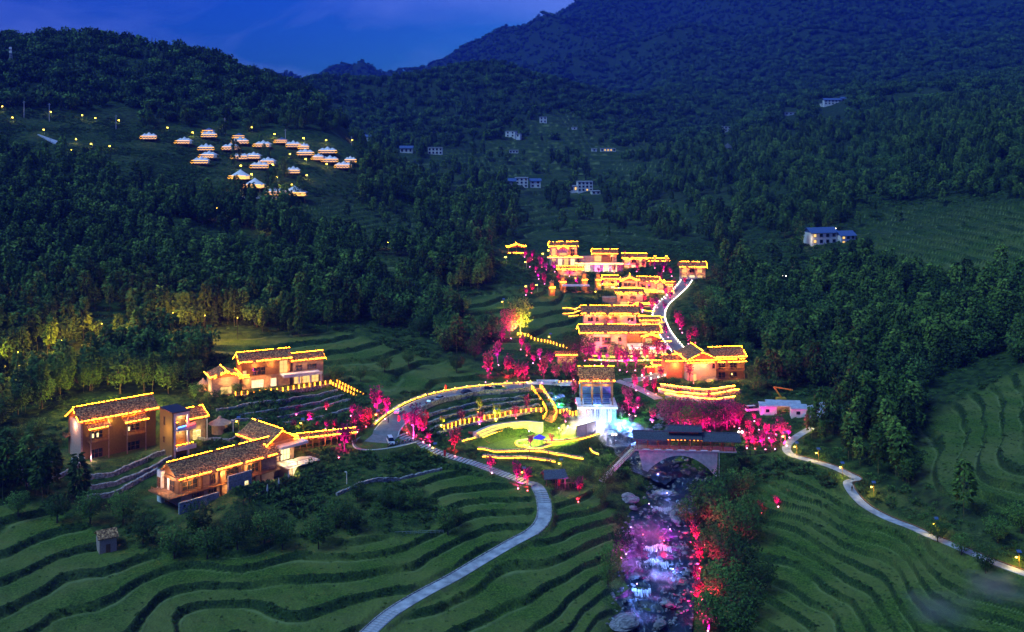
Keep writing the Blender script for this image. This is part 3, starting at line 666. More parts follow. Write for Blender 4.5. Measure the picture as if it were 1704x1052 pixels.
class House:
    def __init__(s, key, name, label, cat='house', group=None):
        q = SITE[key]; s.q = q; s.rnd = random.Random(len(key)*7+int(q['W']*10)); s.W = q['W']; s.h = q['h']; s.e = empty(name, q['o'], q['yaw'], label, cat, group)
    def part(s, name, mb, mat, parent=None, label=None):
        o = mb.build(name, M[mat] if isinstance(mat, str) else mat, parent or s.e)
        if label: o['label'] = label
        return o
    def box(s, name, x0, x1, y0, y1, z0, z1, mat, parent=None, label=None):
        m = MB(); m.box(x0, x1, y0, y1, z0, z1); return s.part(name, m, mat, parent, label)
    def roof(s, x0, x1, y0, y1, z, rise, ax='x', ov=.9, lit='fbrg', mat='tile', th=.22, led='led', ridge=.5):
        """gabled roof: tiled slopes laid in courses, bargeboards; light strips along f(ront) b(ack) eaves, r(idge), g(ables)"""
        def T(a, b, c): return (a, b, c) if ax == 'x' else (x0+(b-X0y), y0+(a-Y0x), c)
        X0y, Y0x = x0, y0
        if ax == 'x': A0, A1, B0, B1 = x0-ov, x1+ov, y0-ov, y1+ov
        else:
            A0, A1, B0, B1 = y0-ov, y1+ov, x0-ov, x1+ov
            def T(a, b, c): return (b, a, c)
        yr = B0+(B1-B0)*ridge; slope_h = rise; m = MB()
        for (b0, sg) in ((B0, 1), (B1, -1)):
            n = max(3, int(abs(yr-b0)/.55))
            for k in range(n):
                f0, f1 = k/n, (k+1)/n+.02; c0 = b0+(yr-b0)*f0; c1 = b0+(yr-b0)*min(f1, 1); z0 = z+slope_h*f0; z1 = z+slope_h*min(f1, 1)
                q = [T(A0, c0, z0), T(A1, c0, z0), T(A1, c1, z1-.05), T(A0, c1, z1-.05), T(A0, c0, z0+th), T(A1, c0, z0+th), T(A1, c1, z1+th-.15), T(A0, c1, z1+th-.15)]
                m.poly(q, [(0,3,2,1),(4,5,6,7),(0,1,5,4),(1,2,6,5),(2,3,7,6),(3,0,4,7)])
        r = s.part('roof', m, mat)
        c = MB(); c.bar(T(A0-.1, yr, z+rise+th+.05), T(A1+.1, yr, z+rise+th+.05), .35, .3); s.part('ridge_cap', c, mat, r)
        # gable walls
        g = MB(); gx0, gx1 = (x0, x1) if ax == 'x' else (y0, y1); gb0, gb1 = (y0, y1) if ax == 'x' else (x0, x1)
        zb = z+rise*(gb0-B0)/(yr-B0)-.02; zc = z+rise*(B1-gb1)/(B1-yr)-.02
        for a, th2 in ((gx0+.02, .12), (gx1-.14, .12)):
            q = [T(a, gb0, z-.01), T(a, gb1, z-.01), T(a, gb1, zc), T(a, yr, z+rise-.06), T(a, gb0, zb)]; q2 = [T(a+th2, gb0, z-.01), T(a+th2, gb1, z-.01), T(a+th2, gb1, zc), T(a+th2, yr, z+rise-.06), T(a+th2, gb0, zb)]
            g.poly(q+q2, [(0,1,2,3,4),(9,8,7,6,5),(0,5,6,1),(1,6,7,2),(2,7,8,3),(3,8,9,4),(4,9,5,0)])
        s.part('gable', g, 'timber', r)
        def strip(p, q_, w=.1, name='light_strip'):
            k = MB(); k.dashes(p, q_, w, s.rnd); tag(s.part(name, k, led, r), kind='stuff')
        zt = z+th+.42
        if 'f' in lit: strip(T(A0+.1, B0+.05, zt), T(A1-.1, B0+.05, zt), .065)
        if 'u' in lit: strip(T(A0+.1, B0+.45, z-.06), T(A1-.1, B0+.45, z-.06), .055)
        if 'b' in lit: strip(T(A0+.1, B1-.12, zt), T(A1-.1, B1-.12, zt), .06)
        if 'r' in lit: strip(T(A0, yr, z+rise+th+.27), T(A1, yr, z+rise+th+.27), .055)
        for ch, a in (('g', A0-.05), ('G', A1+.05)):
            if ch in lit:
                strip(T(a, B0+.1, z+.02), T(a, yr, z+rise-.05), .055); strip(T(a, B1-.1, z+.02), T(a, yr, z+rise-.05), .055)
        for ch, a in (('t', A0+.1), ('T', A1-.1)):
            if ch in lit:
                strip(T(a, B0+.1, zt+.03), T(a, yr, z+rise+th+.12), .055); strip(T(a, B1-.1, zt+.03), T(a, yr, z+rise+th+.12), .055)
        return r
    def window(s, a, z, w, h, face='f', at=0.0, pane='pane', mull=2, bars=1, fr='timber', name='window'):
        """framed window; face f(ront) at y=at, l(eft) at x=at, r(ight) at x=at"""
        def T(u, v_, d):
            return {'f': (a+u, at-d, z+v_), 'l': (at-d, a+u, z+v_), 'r': (at+d, a+u, z+v_), 'b': (a+u, at+d, z+v_)}[face]
        def bx(m, u0, u1, v0, v1, d0, d1):
            p = [T(u, v_, d) for d in (d0, d1) for v_ in (v0, v1) for u in (u0, u1)]
            m.poly(p, [(0,2,3,1),(4,5,7,6),(0,1,5,4),(1,3,7,5),(3,2,6,7),(2,0,4,6)])
        m = MB(); t = .12
        bx(m, -t, w+t, -t, 0, -.05, .14); bx(m, -t, w+t, h, h+t, -.05, .14); bx(m, -t, 0, 0, h, -.05, .14); bx(m, w, w+t, 0, h, -.05, .14)
        for k in range(1, mull): bx(m, w*k/mull-.035, w*k/mull+.035, 0, h, -.02, .07)
        for k in range(1, bars+1):
            if bars: bx(m, 0, w, h*k/(bars+1)-.03, h*k/(bars+1)+.03, -.02, .065)
        f = s.part(name, m, fr); g = MB(); bx(g, 0, w, 0, h, -.03, .02); s.part('pane', g, pane, f); return f
    def rail(s, pts, h=1.05, mat='timber', step=.35, name='railing', base=None):
        m = MB()
        for a, b in zip(pts[:-1], pts[1:]):
            a = Vector(a); b = Vector(b); m.bar(a+Vector((0, 0, h)), b+Vector((0, 0, h)), .09); m.bar(a+Vector((0, 0, .12)), b+Vector((0, 0, .12)), .06); n = max(1, int((b-a).length/step))
            for k in range(n+1):
                p = a.lerp(b, k/n); w = .1 if k % 5 == 0 else .035; m.bar(p, p+Vector((0, 0, h)), w)
        return s.part(name, m, mat)
    def canopy(s, x0, x1, y, z, d=1.3, drop=.6, mat='tile', led='led', lit=True):
        m = MB(); n = 4
        for k in range(n):
            a, b = k/n, (k+1)/n; m.poly([(x0, y-d*a, z-drop*a), (x1, y-d*a, z-drop*a), (x1, y-d*b, z-drop*b), (x0, y-d*b, z-drop*b), (x0, y-d*a, z-drop*a+.16), (x1, y-d*a, z-drop*a+.16), (x1, y-d*b, z-drop*b+.12), (x0, y-d*b, z-drop*b+.12)], [(0,1,2,3),(7,6,5,4),(0,4,5,1),(1,5,6,2),(2,6,7,3),(3,7,4,0)])
        r = s.part('awning', m, mat)
        if lit:
            k = MB(); k.dashes((x0, y-d+.05, z-drop+.35), (x1, y-d+.05, z-drop+.35), .06, s.rnd); tag(s.part('light_strip', k, led, r), kind='stuff')
            k = MB(); k.dashes((x0, y-.12, z+.25), (x1, y-.12, z+.25), .05, s.rnd); tag(s.part('light_strip', k, led, r), kind='stuff')
        return r
    def strip(s, a, b, w=.1, mat='led', parent=None):
        k = MB(); k.dashes(a, b, w*.65, s.rnd) if mat == 'led' else k.bar(a, b, w); return tag(s.part('light_strip', k, mat, parent), kind='stuff' if mat == 'led' else None)
    def lamp(s, p, power, col=(1, .55, .18), r=.25, parent=None):
        ld = bpy.data.lights.new('lamp', 'POINT'); ld.energy = power*3.6; ld.color = col if col != (1, .55, .18) else (1, .46, .12); ld.shadow_soft_size = r
        o = bpy.data.objects.new('lamp', ld); COL.objects.link(o); o.parent = parent or s.e; o.location = p; return o
# ------------------------------------------------------------------ buildings
def b_long():
    H = House('long', 'courtyard_house', 'long lit house with shingle roof and grey stone screen wall, nearest the fields', 'house', 'tiled houses below the wooded slope')
    W_, h = H.W-1.2, H.h; f2 = h*.52
    H.box('wall', .6, W_, 1.2, 9.8, f2, h+.25, 'plaster'); H.box('lower_wall', 1.4, W_-.3, 2.0, 9.6, -2.5, f2, 'brick')
    H.box('floor_slab', -3.2, W_+.2, -.4, 9.9, f2-.25, f2, 'timber')
    H.roof(.6, W_, 1.0, 10.0, h, 3.3, ov=.9, lit='fr', ridge=.55)
    H.box('end_wall', -.4, .58, 8.4, 10.6, -2, h+.9, 'white'); H.box('gable_panel', .3, .58, 1.3, 8.4, f2, h+.3, 'timber')
    H.window(6.6, f2+.3, 1.4, 2.5, 'l', .3, mull=2); H.window(3.2, f2+.15, 2.2, 2.7, 'l', .3, mull=2)
    H.box('wall_panel', .12, .28, 5.5, 6.5, f2+.1, h-.4, 'white'); H.window(8.9, f2+.2, .5, 2.3, 'l', -.4, mull=1); H.window(9.8, f2+.2, .4, 2.3, 'l', -.4, mull=1)
    for a, w in ((1.2, 4.2), (9.3, 1.2), (13.6, 3.6), (20, 3.2)): H.window(a, f2+.5, w, h-f2-1.1, 'f', 1.2, mull=2 if w < 2 else 3)
    for a in (6.2, 11.6, 18.2, 23.6): H.box('pillar', a, a+.4, .5, .95, 0, h-.1, 'timber')
    for a, w in ((4.5, 3), (9, 2.2), (19.5, 3.4)): H.window(a, .3, w, f2-1.1, 'f', 2.0, mull=3)
    H.rail([(-3.1, 8.5, f2), (-3.1, -.3, f2), (8.8, -.3, f2)], 1.1, step=.5); H.rail([(18.6, -.3, f2), (W_, -.3, f2)], 1.1)
    m = MB(); m.box(-1.5, 9.5, -2.2, -1.7, -6.5, f2-.9); H.part('garden_wall', m, 'stone', label='low grey stone garden wall under the deck')
    m = MB(); y0, y1 = -2.0, -1.5; x0, x1 = 12.3, 19.2; zt = f2+2.3
    for q in ((x0, 13.7, -2, zt), (16.3, 17.1, -2, zt), (18.3, x1, -2, zt), (13.7, 16.3, 2.6, zt), (13.7, 16.3, -2, .1), (17.1, 18.3, 3.5, zt), (17.1, 18.3, -2, 2.3)): m.box(q[0], q[1], y0, y1, q[2], q[3])
    H.part('stone_screen', m, 'stone', label='grey stone screen wall with dark doorway and small lit window')
    H.box('pane', 13.75, 16.25, -1.7, -1.62, .1, 2.6, 'pane'); H.box('pane', 17.15, 18.25, -1.75, -1.68, 2.3, 3.5, 'litw')
    H.box('fence_panel', 19.4, 23.6, -1.6, -1.5, 0, 1.2, 'timber')
    # cross-gabled block at the far end
    a, b, c, d = W_-1.5, W_+8.5, 2.5, 17; hz = h+2.0
    H.box('rear_block_wall', a+.6, b-.6, c+2.0, d, 0, hz+.2, 'plaster'); H.roof(a+.6, b-.6, c+2.0, d, hz, 3.3, 'y', ov=1.0, lit='fbrg', led='led')
    H.box('white_canopy', a+3.5, b+2.2, c-.8, c+2.0, hz-1.3, hz-.6, 'white'); H.box('balcony_slab', a+3, b+3.6, -1.6, c+3.5, f2-.3, f2, 'white')
    H.rail([(b+3.5, c+3.4, f2), (b+3.5, -1.5, f2), (a+3.1, -1.5, f2)], 1.1, 'ochre')
    H.window(a+5, f2+.2, 3.0, h-f2-.4, 'f', c+2.0, 'litw', 3, fr='metal'); H.box('lower_room', a+4.4, b+1.2, -.4, c+2, -.5, f2-.3, 'brick')
    H.window(a+5.4, .2, 3.4, f2-1.0, 'f', -.4, 'litw', 4, 2, fr='metal'); H.window(a+.8, f2, 1.4, 2.6, 'f', c+2, 'lit', 1)
    H.lamp((a+6, c-.4, hz-2.2), 110, (1, .62, .25)); H.lamp((a+5.5, -2.6, 2), 60, (1, .7, .35)); H.lamp((3, -.1, h-.8), 60); H.lamp((12, 0.0, h-.8), 70); H.lamp((20.5, -.1, h-.8), 50); H.lamp((-1.4, 5, h-.2), 90, (1, .5, .25)); H.lamp((15, .3, 2.0), 30)
    # terrace paving and parasols outside
    H.box('terrace_slab', 20, 30, -4.5, -.6, -.6, .02, 'slab')
def parasol(p, s=1.0, label=''):
    e = empty('parasol', p, .3, label, 'parasol', 'closed parasols on the house lawn'); m = MB(); m.tube((0,0,0), (0,0,2.7*s), .05, .04, 6); m.build('pole', M['steel'], e)
    m = MB(); m.tube((0,0,.9*s), (0,0,1.8*s), .25, .2, 8); m.tube((0,0,1.8*s), (0,0,2.65*s), .2, .05, 8); m.build('folded_cover', M['canvas_grey'], e)
def b_bay():
    H = House('bay', 'bay_window_house', 'brown boarded house with brick gable wall and two lit bay balconies, far left', 'house', 'tiled houses below the wooded slope')
    W_, h = H.W-.8, H.h; f2 = h*.5
    H.box('wall', .8, W_, .9, 9.8, -2.5, h+.25, 'ochre'); H.box('gable_wall', .3, .78, 1.0, 9.0, -2.5, h+.2, 'brick'); H.box('end_wall', .35, .8, 9.0, 10.4, -2, h, 'timber')
    H.roof(.6, W_, .9, 9.9, h, 3.2, lit='frg', ov=.95, ridge=.48)
    for a, w in ((W_*.09, W_*.24), (W_*.56, W_*.26)):
        H.canopy(a-.6, a+w+.6, .9, h-.4, 3.0, 1.3)
        H.box('bay_floor', a, a+w, -1.7, .88, f2-.35, f2-.1, 'timber'); H.rail([(a, .8, f2-.1), (a, -1.65, f2-.1), (a+w, -1.65, f2-.1), (a+w, .8, f2-.1)], 1.1, 'timber', .22)
        for q in (a, a+w-.25): H.box('post', q, q+.25, -1.7, -1.45, -1.5, h-1.6, 'plaster')
        H.window(a+.9, f2+.1, w-1.8, 2.1, 'f', .9, 'pane', 3); H.window(a+.9, .0, w-1.8, 2.3, 'f', .9, 'pane', 3)
        for k in range(2 if a < 5 else 1): H.box('lit_pane', a+1.3+k*1.3, a+1.8+k*1.3, .72, .76, f2+.5, f2+1.6, 'litw')
        H.lamp((a+w/2, -.4, h-1.5), 45)
    H.lamp((7.7, .1, h-.6), 40, (1, .6, .15)); H.lamp((-.8, 5, h-1.4), 55, (1, .55, .35)); H.lamp((2, -2, 1), 25, (.9, .4, .6))
    H.box('side_balcony', -1.2, .3, 8.6, 10.8, f2-.3, f2-.1, 'timber'); H.rail([(.2, 8.6, f2-.1), (-1.1, 8.6, f2-.1), (-1.1, 10.8, f2-.1)], 1.0)
    H.box('service_shed', -2.4, .2, -2.4, .5, -2, 1.5, 'concrete')
    H = House('tower', 'stair_tower', 'tall flat roofed brown tower with open white balconies beside the bay window house', 'tower'); t = H.h; x1 = H.W; d = 8.0; f2 = t*.52
    H.box('shaft', 0, x1-.3, 1.3, d, -4, t-.3, 'ochre'); H.box('left_wall', 0, .35, 0, 1.28, -4, t-.3, 'ochre'); H.box('flat_roof', -.2, x1+.2, -.3, d+.2, t-.29, t, 'metal')
    H.box('column', .4, .95, -.02, .5, -3, t-.31, 'white'); H.box('column', x1-.5, x1+.02, -.02, .5, -3, t-.31, 'white'); H.box('header', .96, x1-.51, 0, .45, t-1.2, t-.31, 'white')
    for z in (f2*.35, f2+1.2): H.box('balcony', .96, x1+1.6, -.9, 1.28, z-.4, z, 'white'); H.box('parapet', .96, x1+1.6, -1.0, -.88, z-.4, z+.8, 'white')
    H.window(4.6, f2+1.6, .9, 2.3, 'l', 0, 'pane', 1, 0); H.window(4.8, f2*.5, .8, 1.6, 'l', 0, 'pane', 1, 0)
    H.strip((1.2, -1.05, f2+1.9), (x1*.7, -1.05, f2+2.05), .22, 'blueled'); H.strip((x1*.75, -1.05, f2+2.1), (x1+1.2, -1.05, f2+2.3), .4, 'redled')
    H.strip((1.2, .2, f2*.35+.95), (x1+1.2, .2, f2*.35+.95), .1); H.strip((1.2, .2, f2+3.0), (x1-.6, .2, f2+3.0), .08); H.lamp((2.8, .3, t-1.8), 28, (1, .8, .6)); H.lamp((2.8, .3, f2-.3), 20, (1, .8, .55)); H.lamp((-2.6, 2.5, t*.6), 60, (1, .6, .16))
    H = House('wing', 'garden_wing', 'small tiled wing with lit ground floor doors to the right of the tower', 'house'); W_, h = H.W, H.h
    H.box('wall', .5, W_-.4, 1, 7.5, -1, h+.1, 'plaster'); H.roof(.5, W_-.4, 1, 7.5, h, 2.4, lit='frT', ov=.8); H.window(1.4, 0, 2.2, 2.4, 'f', 1, 'lit', 2, fr='white'); H.box('porch_post', W_-.7, W_-.5, -.4, -.2, -1, h, 'white'); H.lamp((2.4, -.2, 2.2), 26, (1, .75, .2))
def b_terrace():
    H = House('terrace_house', 'terrace_house', 'lit timber house with white balcony and three roofs on the raised fenced terrace', 'house', 'tiled houses below the wooded slope')
    W_, h = H.W-1, H.h; f2 = h*.48
    H.box('wall', .6, W_, 1, 9, f2, h+.2, 'timber'); H.box('lower_wall', .9, W_, 1.3, 9, -1, f2, 'plaster')
    H.roof(.6, W_, 1, 9, h, 2.6, lit='frg', ov=.9)
    H.window(1.0, f2+.6, 1.2, 1.5, 'f', 1, 'lit', 1); H.window(4.2, f2+.3, 4.2, 2.5, 'f', 1, 'pane', 3); H.window(4.0, .3, 3.8, 2.3, 'f', 1.3, 'litw', 3, fr='white'); H.window(10.3, .2, 1.8, 2.5, 'f', 1.3, 'litw', 1, 0, fr='white')
    H.window(W_-3.6, f2+.2, 2.6, h-f2-.4, 'f', .9, 'lit', 2, 2)
    # left gabled wing
    x0, x1 = -9.5, -.8; hl = h*.62
    H.box('wing_wall', x0, x1, -2.2, 6.5, -2, hl+.2, 'brick'); H.roof(x0, x1, -2.2, 6.5, hl, 2.0, 'y', lit='fbgrt', ov=.8); H.window(x0+2.6, .2, 3.6, 2.3, 'f', -2.2, 'lit', 3)
    H.canopy(-.6, 3.0, 1.0, f2+.4, 1.4, .5)
    # right wing behind the balcony
    a, b = W_+1.0, W_+11.5; hr = h*.86
    H.box('right_wall', a, b, 1.2, 8, -1, hr, 'plaster'); H.roof(a, b, 1.2, 8, hr, 1.9, lit='frG', ov=.9)
    H.box('balcony_slab', W_-3.5, b-2, -4.2, 1.0, f2-.4, f2, 'white'); H.box('balcony_parapet', W_-3.5, b-2, -4.4, -4.22, f2-.4, f2+.6, 'white')
    for q in (W_+1.5, b-6.2, b-2.6): H.box('column', q, q+.45, -4.1, -3.7, -1, f2-.41, 'white')
    for q in (a+.4, a+3.4, a+6.4): H.window(q, .1, 2.4, 2.4, 'f', 1.2, 'lit', 2)
    H.window(a+1, f2+.4, 2, 1.6, 'f', 1.2, 'pane', 2); H.window(a+5, f2+.4, 3, 1.6, 'f', 1.2, 'pane', 2)
    for p, e in (((-4.8, -4.2, hl-.6), 90), ((-10.6, 2, 1.8), 60), ((2.5, -.6, 2.6), 70), ((8, -.8, 2.4), 70), ((5, -.2, h-1), 60), ((10.5, -.2, h-1), 55), ((a+3, -2, 2.2), 90), ((a+5, -2.5, f2+2), 40), ((W_-1, .2, f2+1.8), 40)): H.lamp(p, e*.8)
def b_gallery():
    H = House('gallery', 'covered_gallery', 'long narrow covered gallery with one glowing eave running to the car park', 'walkway')
    W_, h = H.W, H.h; zf = h-3.3
    H.roof(0, W_, .4, 4.2, h, .9, lit='fr', ov=.5); H.box('deck', 0, W_, .2, 4.4, zf-.3, zf, 'timber')
    n = 11
    for k in range(n): H.box('post', W_*k/(n-1)-.1, W_*k/(n-1)+.1, .25, .45, -2.5, h, 'timber')
    H.rail([(0, .2, zf), (W_, .2, zf)], 1.1); H.box('back_screen', 0, W_, 4.2, 4.3, zf, h, 'timber')
    for q in (.2, .5, .8): H.lamp((W_*q, -.6, h-.8), 18)
def hut(u, v, r, h, label):
    p = on(u, v); e = empty('thatched_hut', p, 0, label, 'hut', 'round thatched huts'); m = MB(); m.tube((0,0,-.6), (0,0,h), r, r*1.02, 14); m.build('wall', M['plaster'], e)
    m = MB(); m.cone((0,0,h-.1), r*1.45, h*.7, 14); m.ball((0, 0, h+h*.55), r*.3, 6, 4); m.build('roof', M['thatch'], e)
    return e
def gable_house(key, name, label, walls='plaster', nwin=3, rise=2.2, lit='frg', glass='lit', group='lit houses of the upper village', mid=True, ov=.9, depth=None, base=True, top='plaster', power=1.0):
    """two storey village house, awning between the storeys"""
    H = House(key, name, label, 'house', group); W_, h = H.W, H.h; d = depth or H.q['d']; f2 = h*.5
    H.box('wall', .8, W_-.8, .9, d-1, f2, h+.2, top); H.box('lower_wall', .8, W_-.8, .9, d-1, -2, f2, walls); H.roof(.8, W_-.8, .9, d-1, h, rise, lit=lit, ov=ov)
    st = (W_-2.4)/nwin
    for k in range(nwin):
        H.window(1.4+k*st, f2+.45, st*.62, h-f2-1.2, 'f', .9, glass if k % 2 == 0 else 'pane', 2); H.window(1.4+k*st, .2, st*.66, f2-1.1, 'f', .9, 'litw' if k % 2 else 'lit', 2)
    if mid: H.canopy(.2, W_-.2, .9, f2+.1, 1.2, .5)
    for k in range(max(2, int(W_/5))):
        x = (k+.5)*W_/max(2, int(W_/5)); H.lamp((x, -.4, h-.9), 32*power); H.lamp((x, -1.3, f2-1.2), 26*power)
    return H
def b_village():
    H = gable_house('h2', 'hillside_house', 'tall lit house with small front gable, second from left in the top row', walls='stone', nwin=4); f2 = H.h*.5
    W_ = H.W; H.roof(W_*.3, W_*.62, -1.6, 5, H.h-.5, 1.5, 'y', lit='gt', ov=.4); H.box('front_bay', W_*.3, W_*.62, -1.6, .88, f2, H.h-.45, 'plaster'); H.window(W_*.34, f2+.9, W_*.24, 1.4, 'f', -1.6, 'lit', 4)
    H.strip((-1, -2.3, f2), (W_+4, -2.3, f2)); H.box('lower_terrace', -1.2, W_+5, -2.4, .85, f2-.7, f2-.1, 'stone')
    H = gable_house('h3', 'courtyard_inn', 'lit house with wide glowing shopfront terrace in the middle of the top row', nwin=2, mid=False); W_, h = H.W, H.h; f2 = h*.5
    H.box('centre_panel', W_*.36, W_*.72, .2, .86, f2+.1, h-.2, 'timber'); H.box('terrace', -9, W_+2.5, -4, .84, f2-.6, f2-.1, 'white'); H.strip((-9, -4.1, f2), (W_+2.5, -4.1, f2), .14)
    for x, g in ((-7.5, 'litw'), (-4, 'litw'), (1.5, 'litm'), (6, 'litw'), (10.5, 'litw')): H.window(x, -.4, 2.6, f2-.6, 'f', -3.2, g, 2, fr='white')
    H.box('shopfront', -8.8, W_+2.2, -3.2, .8, -2, f2-.61, 'stone'); H.lamp((-3, -5.5, 1.6), 60, (1, .8, .5)); H.lamp((8, -5.5, 1.6), 60, (1, .7, .8)); H.box('side_wing', -6.5, .7, 1, 7, f2, h-1.4, 'brick')
    H = gable_house('h4', 'long_low_house', 'long low glowing roof at the right of the top row, bushes in front', nwin=3, mid=False, lit='fru'); W_ = H.W
    a, b = W_+1, W_+11; H.box('wing_wall', a, b, 1, 7, -1, H.h-1.6, 'plaster'); H.roof(a, b, 1, 7, H.h-1.6, 1.2, lit='fr'); H.strip((W_-7, -4, -.7), (b+4, -4, -.7), .16); H.box('terrace_wall', W_-7, b+4, -3.9, -3.5, -3, -.8, 'brick')
    for x in (a+2.5, a+8.5): H.box('turret', x, x+1.1, 1.5, 2.6, H.h-1.6, H.h+1.6, 'orange'); H.strip((x-.1, 1.35, H.h+1.5), (x+1.2, 1.35, H.h+1.5), .12); H.lamp((x+.5, .6, H.h+.5), 14)
    H.lamp((W_-2, -5, -.4), 40, (1, .2, .3))
    H = gable_house('h5', 'detached_house', 'detached lit house standing apart at the right end of the top row', nwin=3, lit='frG', mid=False); W_ = H.W
    H.box('glass_terrace', 0, W_-3, -2.8, .8, -.6, .9, 'blue_roof'); H.rail([(0, -2.8, .9), (W_-3, -2.8, .9)], 1.0, 'white', .8); H.strip((0, -3.0, -1.6), (W_-2, -3.0, -1.6), .16); H.box('plinth', 0, W_-2, -2.9, .7, -3.5, -1.7, 'stone')
    # clustered inn: two gables facing the valley over stacked awnings
    H = House('h6', 'stacked_inn', 'cluster of stacked glowing gables and awnings left of the winding road', 'house', 'lit houses of the upper village'); W_, h = H.W, H.h
    x1 = W_*.36
    H.box('left_wall', 0, x1, 0, 9, -3, h+.2, 'plaster'); H.roof(0, x1, 0, 9, h, 2.0, 'y', lit='frbgt'); H.window(.9, h-2.3, x1-2, 1.3, 'f', 0, 'pane', 3); H.canopy(-.6, x1+.6, 0, h-3.2, 1.5, .6); H.canopy(-.6, x1+.6, 0, h-5.2, 1.8, .6)
    H.box('centre_wall', x1+.5, W_*.8, 1.5, 9, -3, h-.6, 'plaster'); H.roof(x1+.5, W_*.8, 1.5, 9, h-.6, 1.8, lit='fr'); H.window(x1+2, h-3, 1.8, 1.3, 'f', 1.5, 'pane', 2); H.window(x1+5, h-3, 1.3, 1.3, 'f', 1.5, 'pane', 1)
    H.box('right_wall', W_*.8+.2, W_-1, .4, 8, -3, h-.8, 'plaster'); H.roof(W_*.8+.2, W_-1, .4, 8, h-.8, 1.6, 'y', lit='frbgt'); H.window(W_*.8+1.2, h-3, 2.2, 1.4, 'f', .4, 'lit', 2)
    H.canopy(x1+.8, W_*.8, 1.2, h-4.4, 2.0, .7); H.strip((x1+6, -1.5, h-4.2), (W_+4, -1.5, h-4.2), .14); H.box('side_terrace', W_*.8, W_+4, -1.4, .3, h-5, h-4.3, 'plaster')
    for x in (1.5, 4.5, 8, 12, 16, 19): H.lamp((x, -1.6, h-1), 26); H.lamp((x, -2.4, h-4.6), 24)
    H.window(x1+3, -.6, 2.4, 2.2, 'f', 1.48, 'lit', 2)
    H = House('h6b', 'lower_inn', 'small lit house under the stacked inn with two glowing roof bands', 'house', 'lit houses of the upper village'); W_, h = H.W, H.h
    H.box('wall', .5, W_, .8, 7, -2, h, 'plaster'); H.roof(.5, W_, .8, 7, h, 1.5, lit='fru'); H.window(2, h-2.2, 1.2, 1, 'f', .8, 'pane', 1); H.window(6.5, h-2.2, 2.5, 1, 'f', .8, 'pane', 2); H.window(2, .1, 3, 2, 'f', .8, 'lit', 2)
    H.box('annex', W_*.45, W_+5, -3.6, .75, -2, 1.6, 'plaster'); H.canopy(W_*.42, W_+5.4, -3.6, 2.2, 1.4, .6); H.window(W_*.6, -.9, 3, 1.7, 'f', -3.6, 'lit', 3); H.window(W_*.6+5, -.9, 3, 1.7, 'f', -3.6, 'lit', 3)
    for x in (2, 6, 10, 14): H.lamp((x, -.6, h-.9), 26); H.lamp((x+2, -5.4, .4), 24)
    H.box('left_annex', -6, .4, 2, 7, -2, h-2.2, 'plaster')
    # long plain building
    H = House('h7', 'long_inn', 'long house with one straight glowing eave and pink lit porch behind the golden terraces', 'house', 'lit houses of the upper village'); W_, h = H.W, H.h
    H.box('wall', .8, W_-.8, .9, 9, -2, h+.2, 'brick'); H.roof(.8, W_-.8, .9, 9, h, 2.6, lit='fru', ov=1.2)
    for x, w in ((2.6, 2), (6, .9), (19, 2.4)): H.window(x, h-2.7, w, 1.5, 'f', .9, 'pane', 2)
    H.box('porch', 10, 14.5, -.3, .85, -1, h-1.0, 'timber'); H.lamp((12, -1.6, 2.8), 60, (1, .12, .4)); H.lamp((4.5, -1.6, 1.0), 40, (1, .3, .4)); H.lamp((20, -1.4, 2.8), 30, (1, .25, .4))
    for x in (2.5, 11.8): H.box('lamp_column', x, x+.9, -1.8, -.9, -1, 1.6, 'lit')
    for k in range(5): H.lamp((2.5+k*4.6, -.4, h-1), 30)
    # big inn with white terrace
    H = House('h8', 'grand_inn', 'large two part inn with long tiled roofs and white terrace over the bamboo', 'house', 'lit houses of the upper village'); W_, h = H.W, H.h; f2 = h*.47
    xm = W_*.56
    H.box('wall', .8, xm, 1, 10, -1.5, h+.2, 'brick'); H.roof(.8, xm, 1, 10, h, 2.5, lit='frg', ov=1.1)
    for x, w, z in ((2.4, .8, f2+.9), (5.2, 2.2, f2+1.0), (8.4, .8, f2+.9), (14.6, 1.0, f2+.9), (2.6, 2.4, .1), (7.2, 3, .1), (11.6, 1.2, .1), (14.4, 2.4, .1)): H.window(x, z, w, 1.5 if z > 1 else 2.1, 'f', 1, 'pane' if z > 1 else ('lit' if x > 11 else 'pane'), 2)
    H.box('balcony', 8.2, 12.6, -.3, .95, f2-.2, f2, 'timber'); H.rail([(8.2, -.25, f2), (12.6, -.25, f2)], 1.0, 'timber', .3); H.window(9.2, f2+.1, 2.4, 2.2, 'f', .97, 'pane', 2)
    H.box('right_wall', xm+.1, W_-1, 2.2, 11, -1.5, h-.5, 'orange'); H.roof(xm+.1, W_-1, 2.2, 11, h-.3, 2.2, lit='frT', ov=1.0); H.roof(W_*.74, W_*.92, -2.2, 6, h-1.0, 1.5, 'y', lit='gtb', ov=.9)
    H.box('front_room', W_*.75, W_*.91, -2.0, 2.1, f2, h-.9, 'orange'); H.window(W_*.77, f2+.7, 2.4, 1.8, 'f', -2.0, 'lit', 3)
    H.box('terrace', xm+.2, W_+1.5, -5.2, 2.0, f2-1.0, f2-.1, 'white'); H.rail([(xm+.4, -5.1, f2-.1), (W_+1.4, -5.1, f2-.1)], 1.0, 'timber', .5); H.box('terrace_room', xm+.6, W_, -3.0, 1.9, -1.5, f2-1.01, 'brick')
    for x, g in ((xm+1.2, 'lit'), (xm+4.6, 'litw'), (xm+8.2, 'litw'), (xm+11.6, 'lit')): H.window(x, -.6, 2.6, f2-.9, 'f', -3.0, g, 2, fr='white')
    for x in (2, 6, 10, 14): H.lamp((x, -.5, h-1), 40); H.lamp((x+1, -1.6, 2.2), 30)
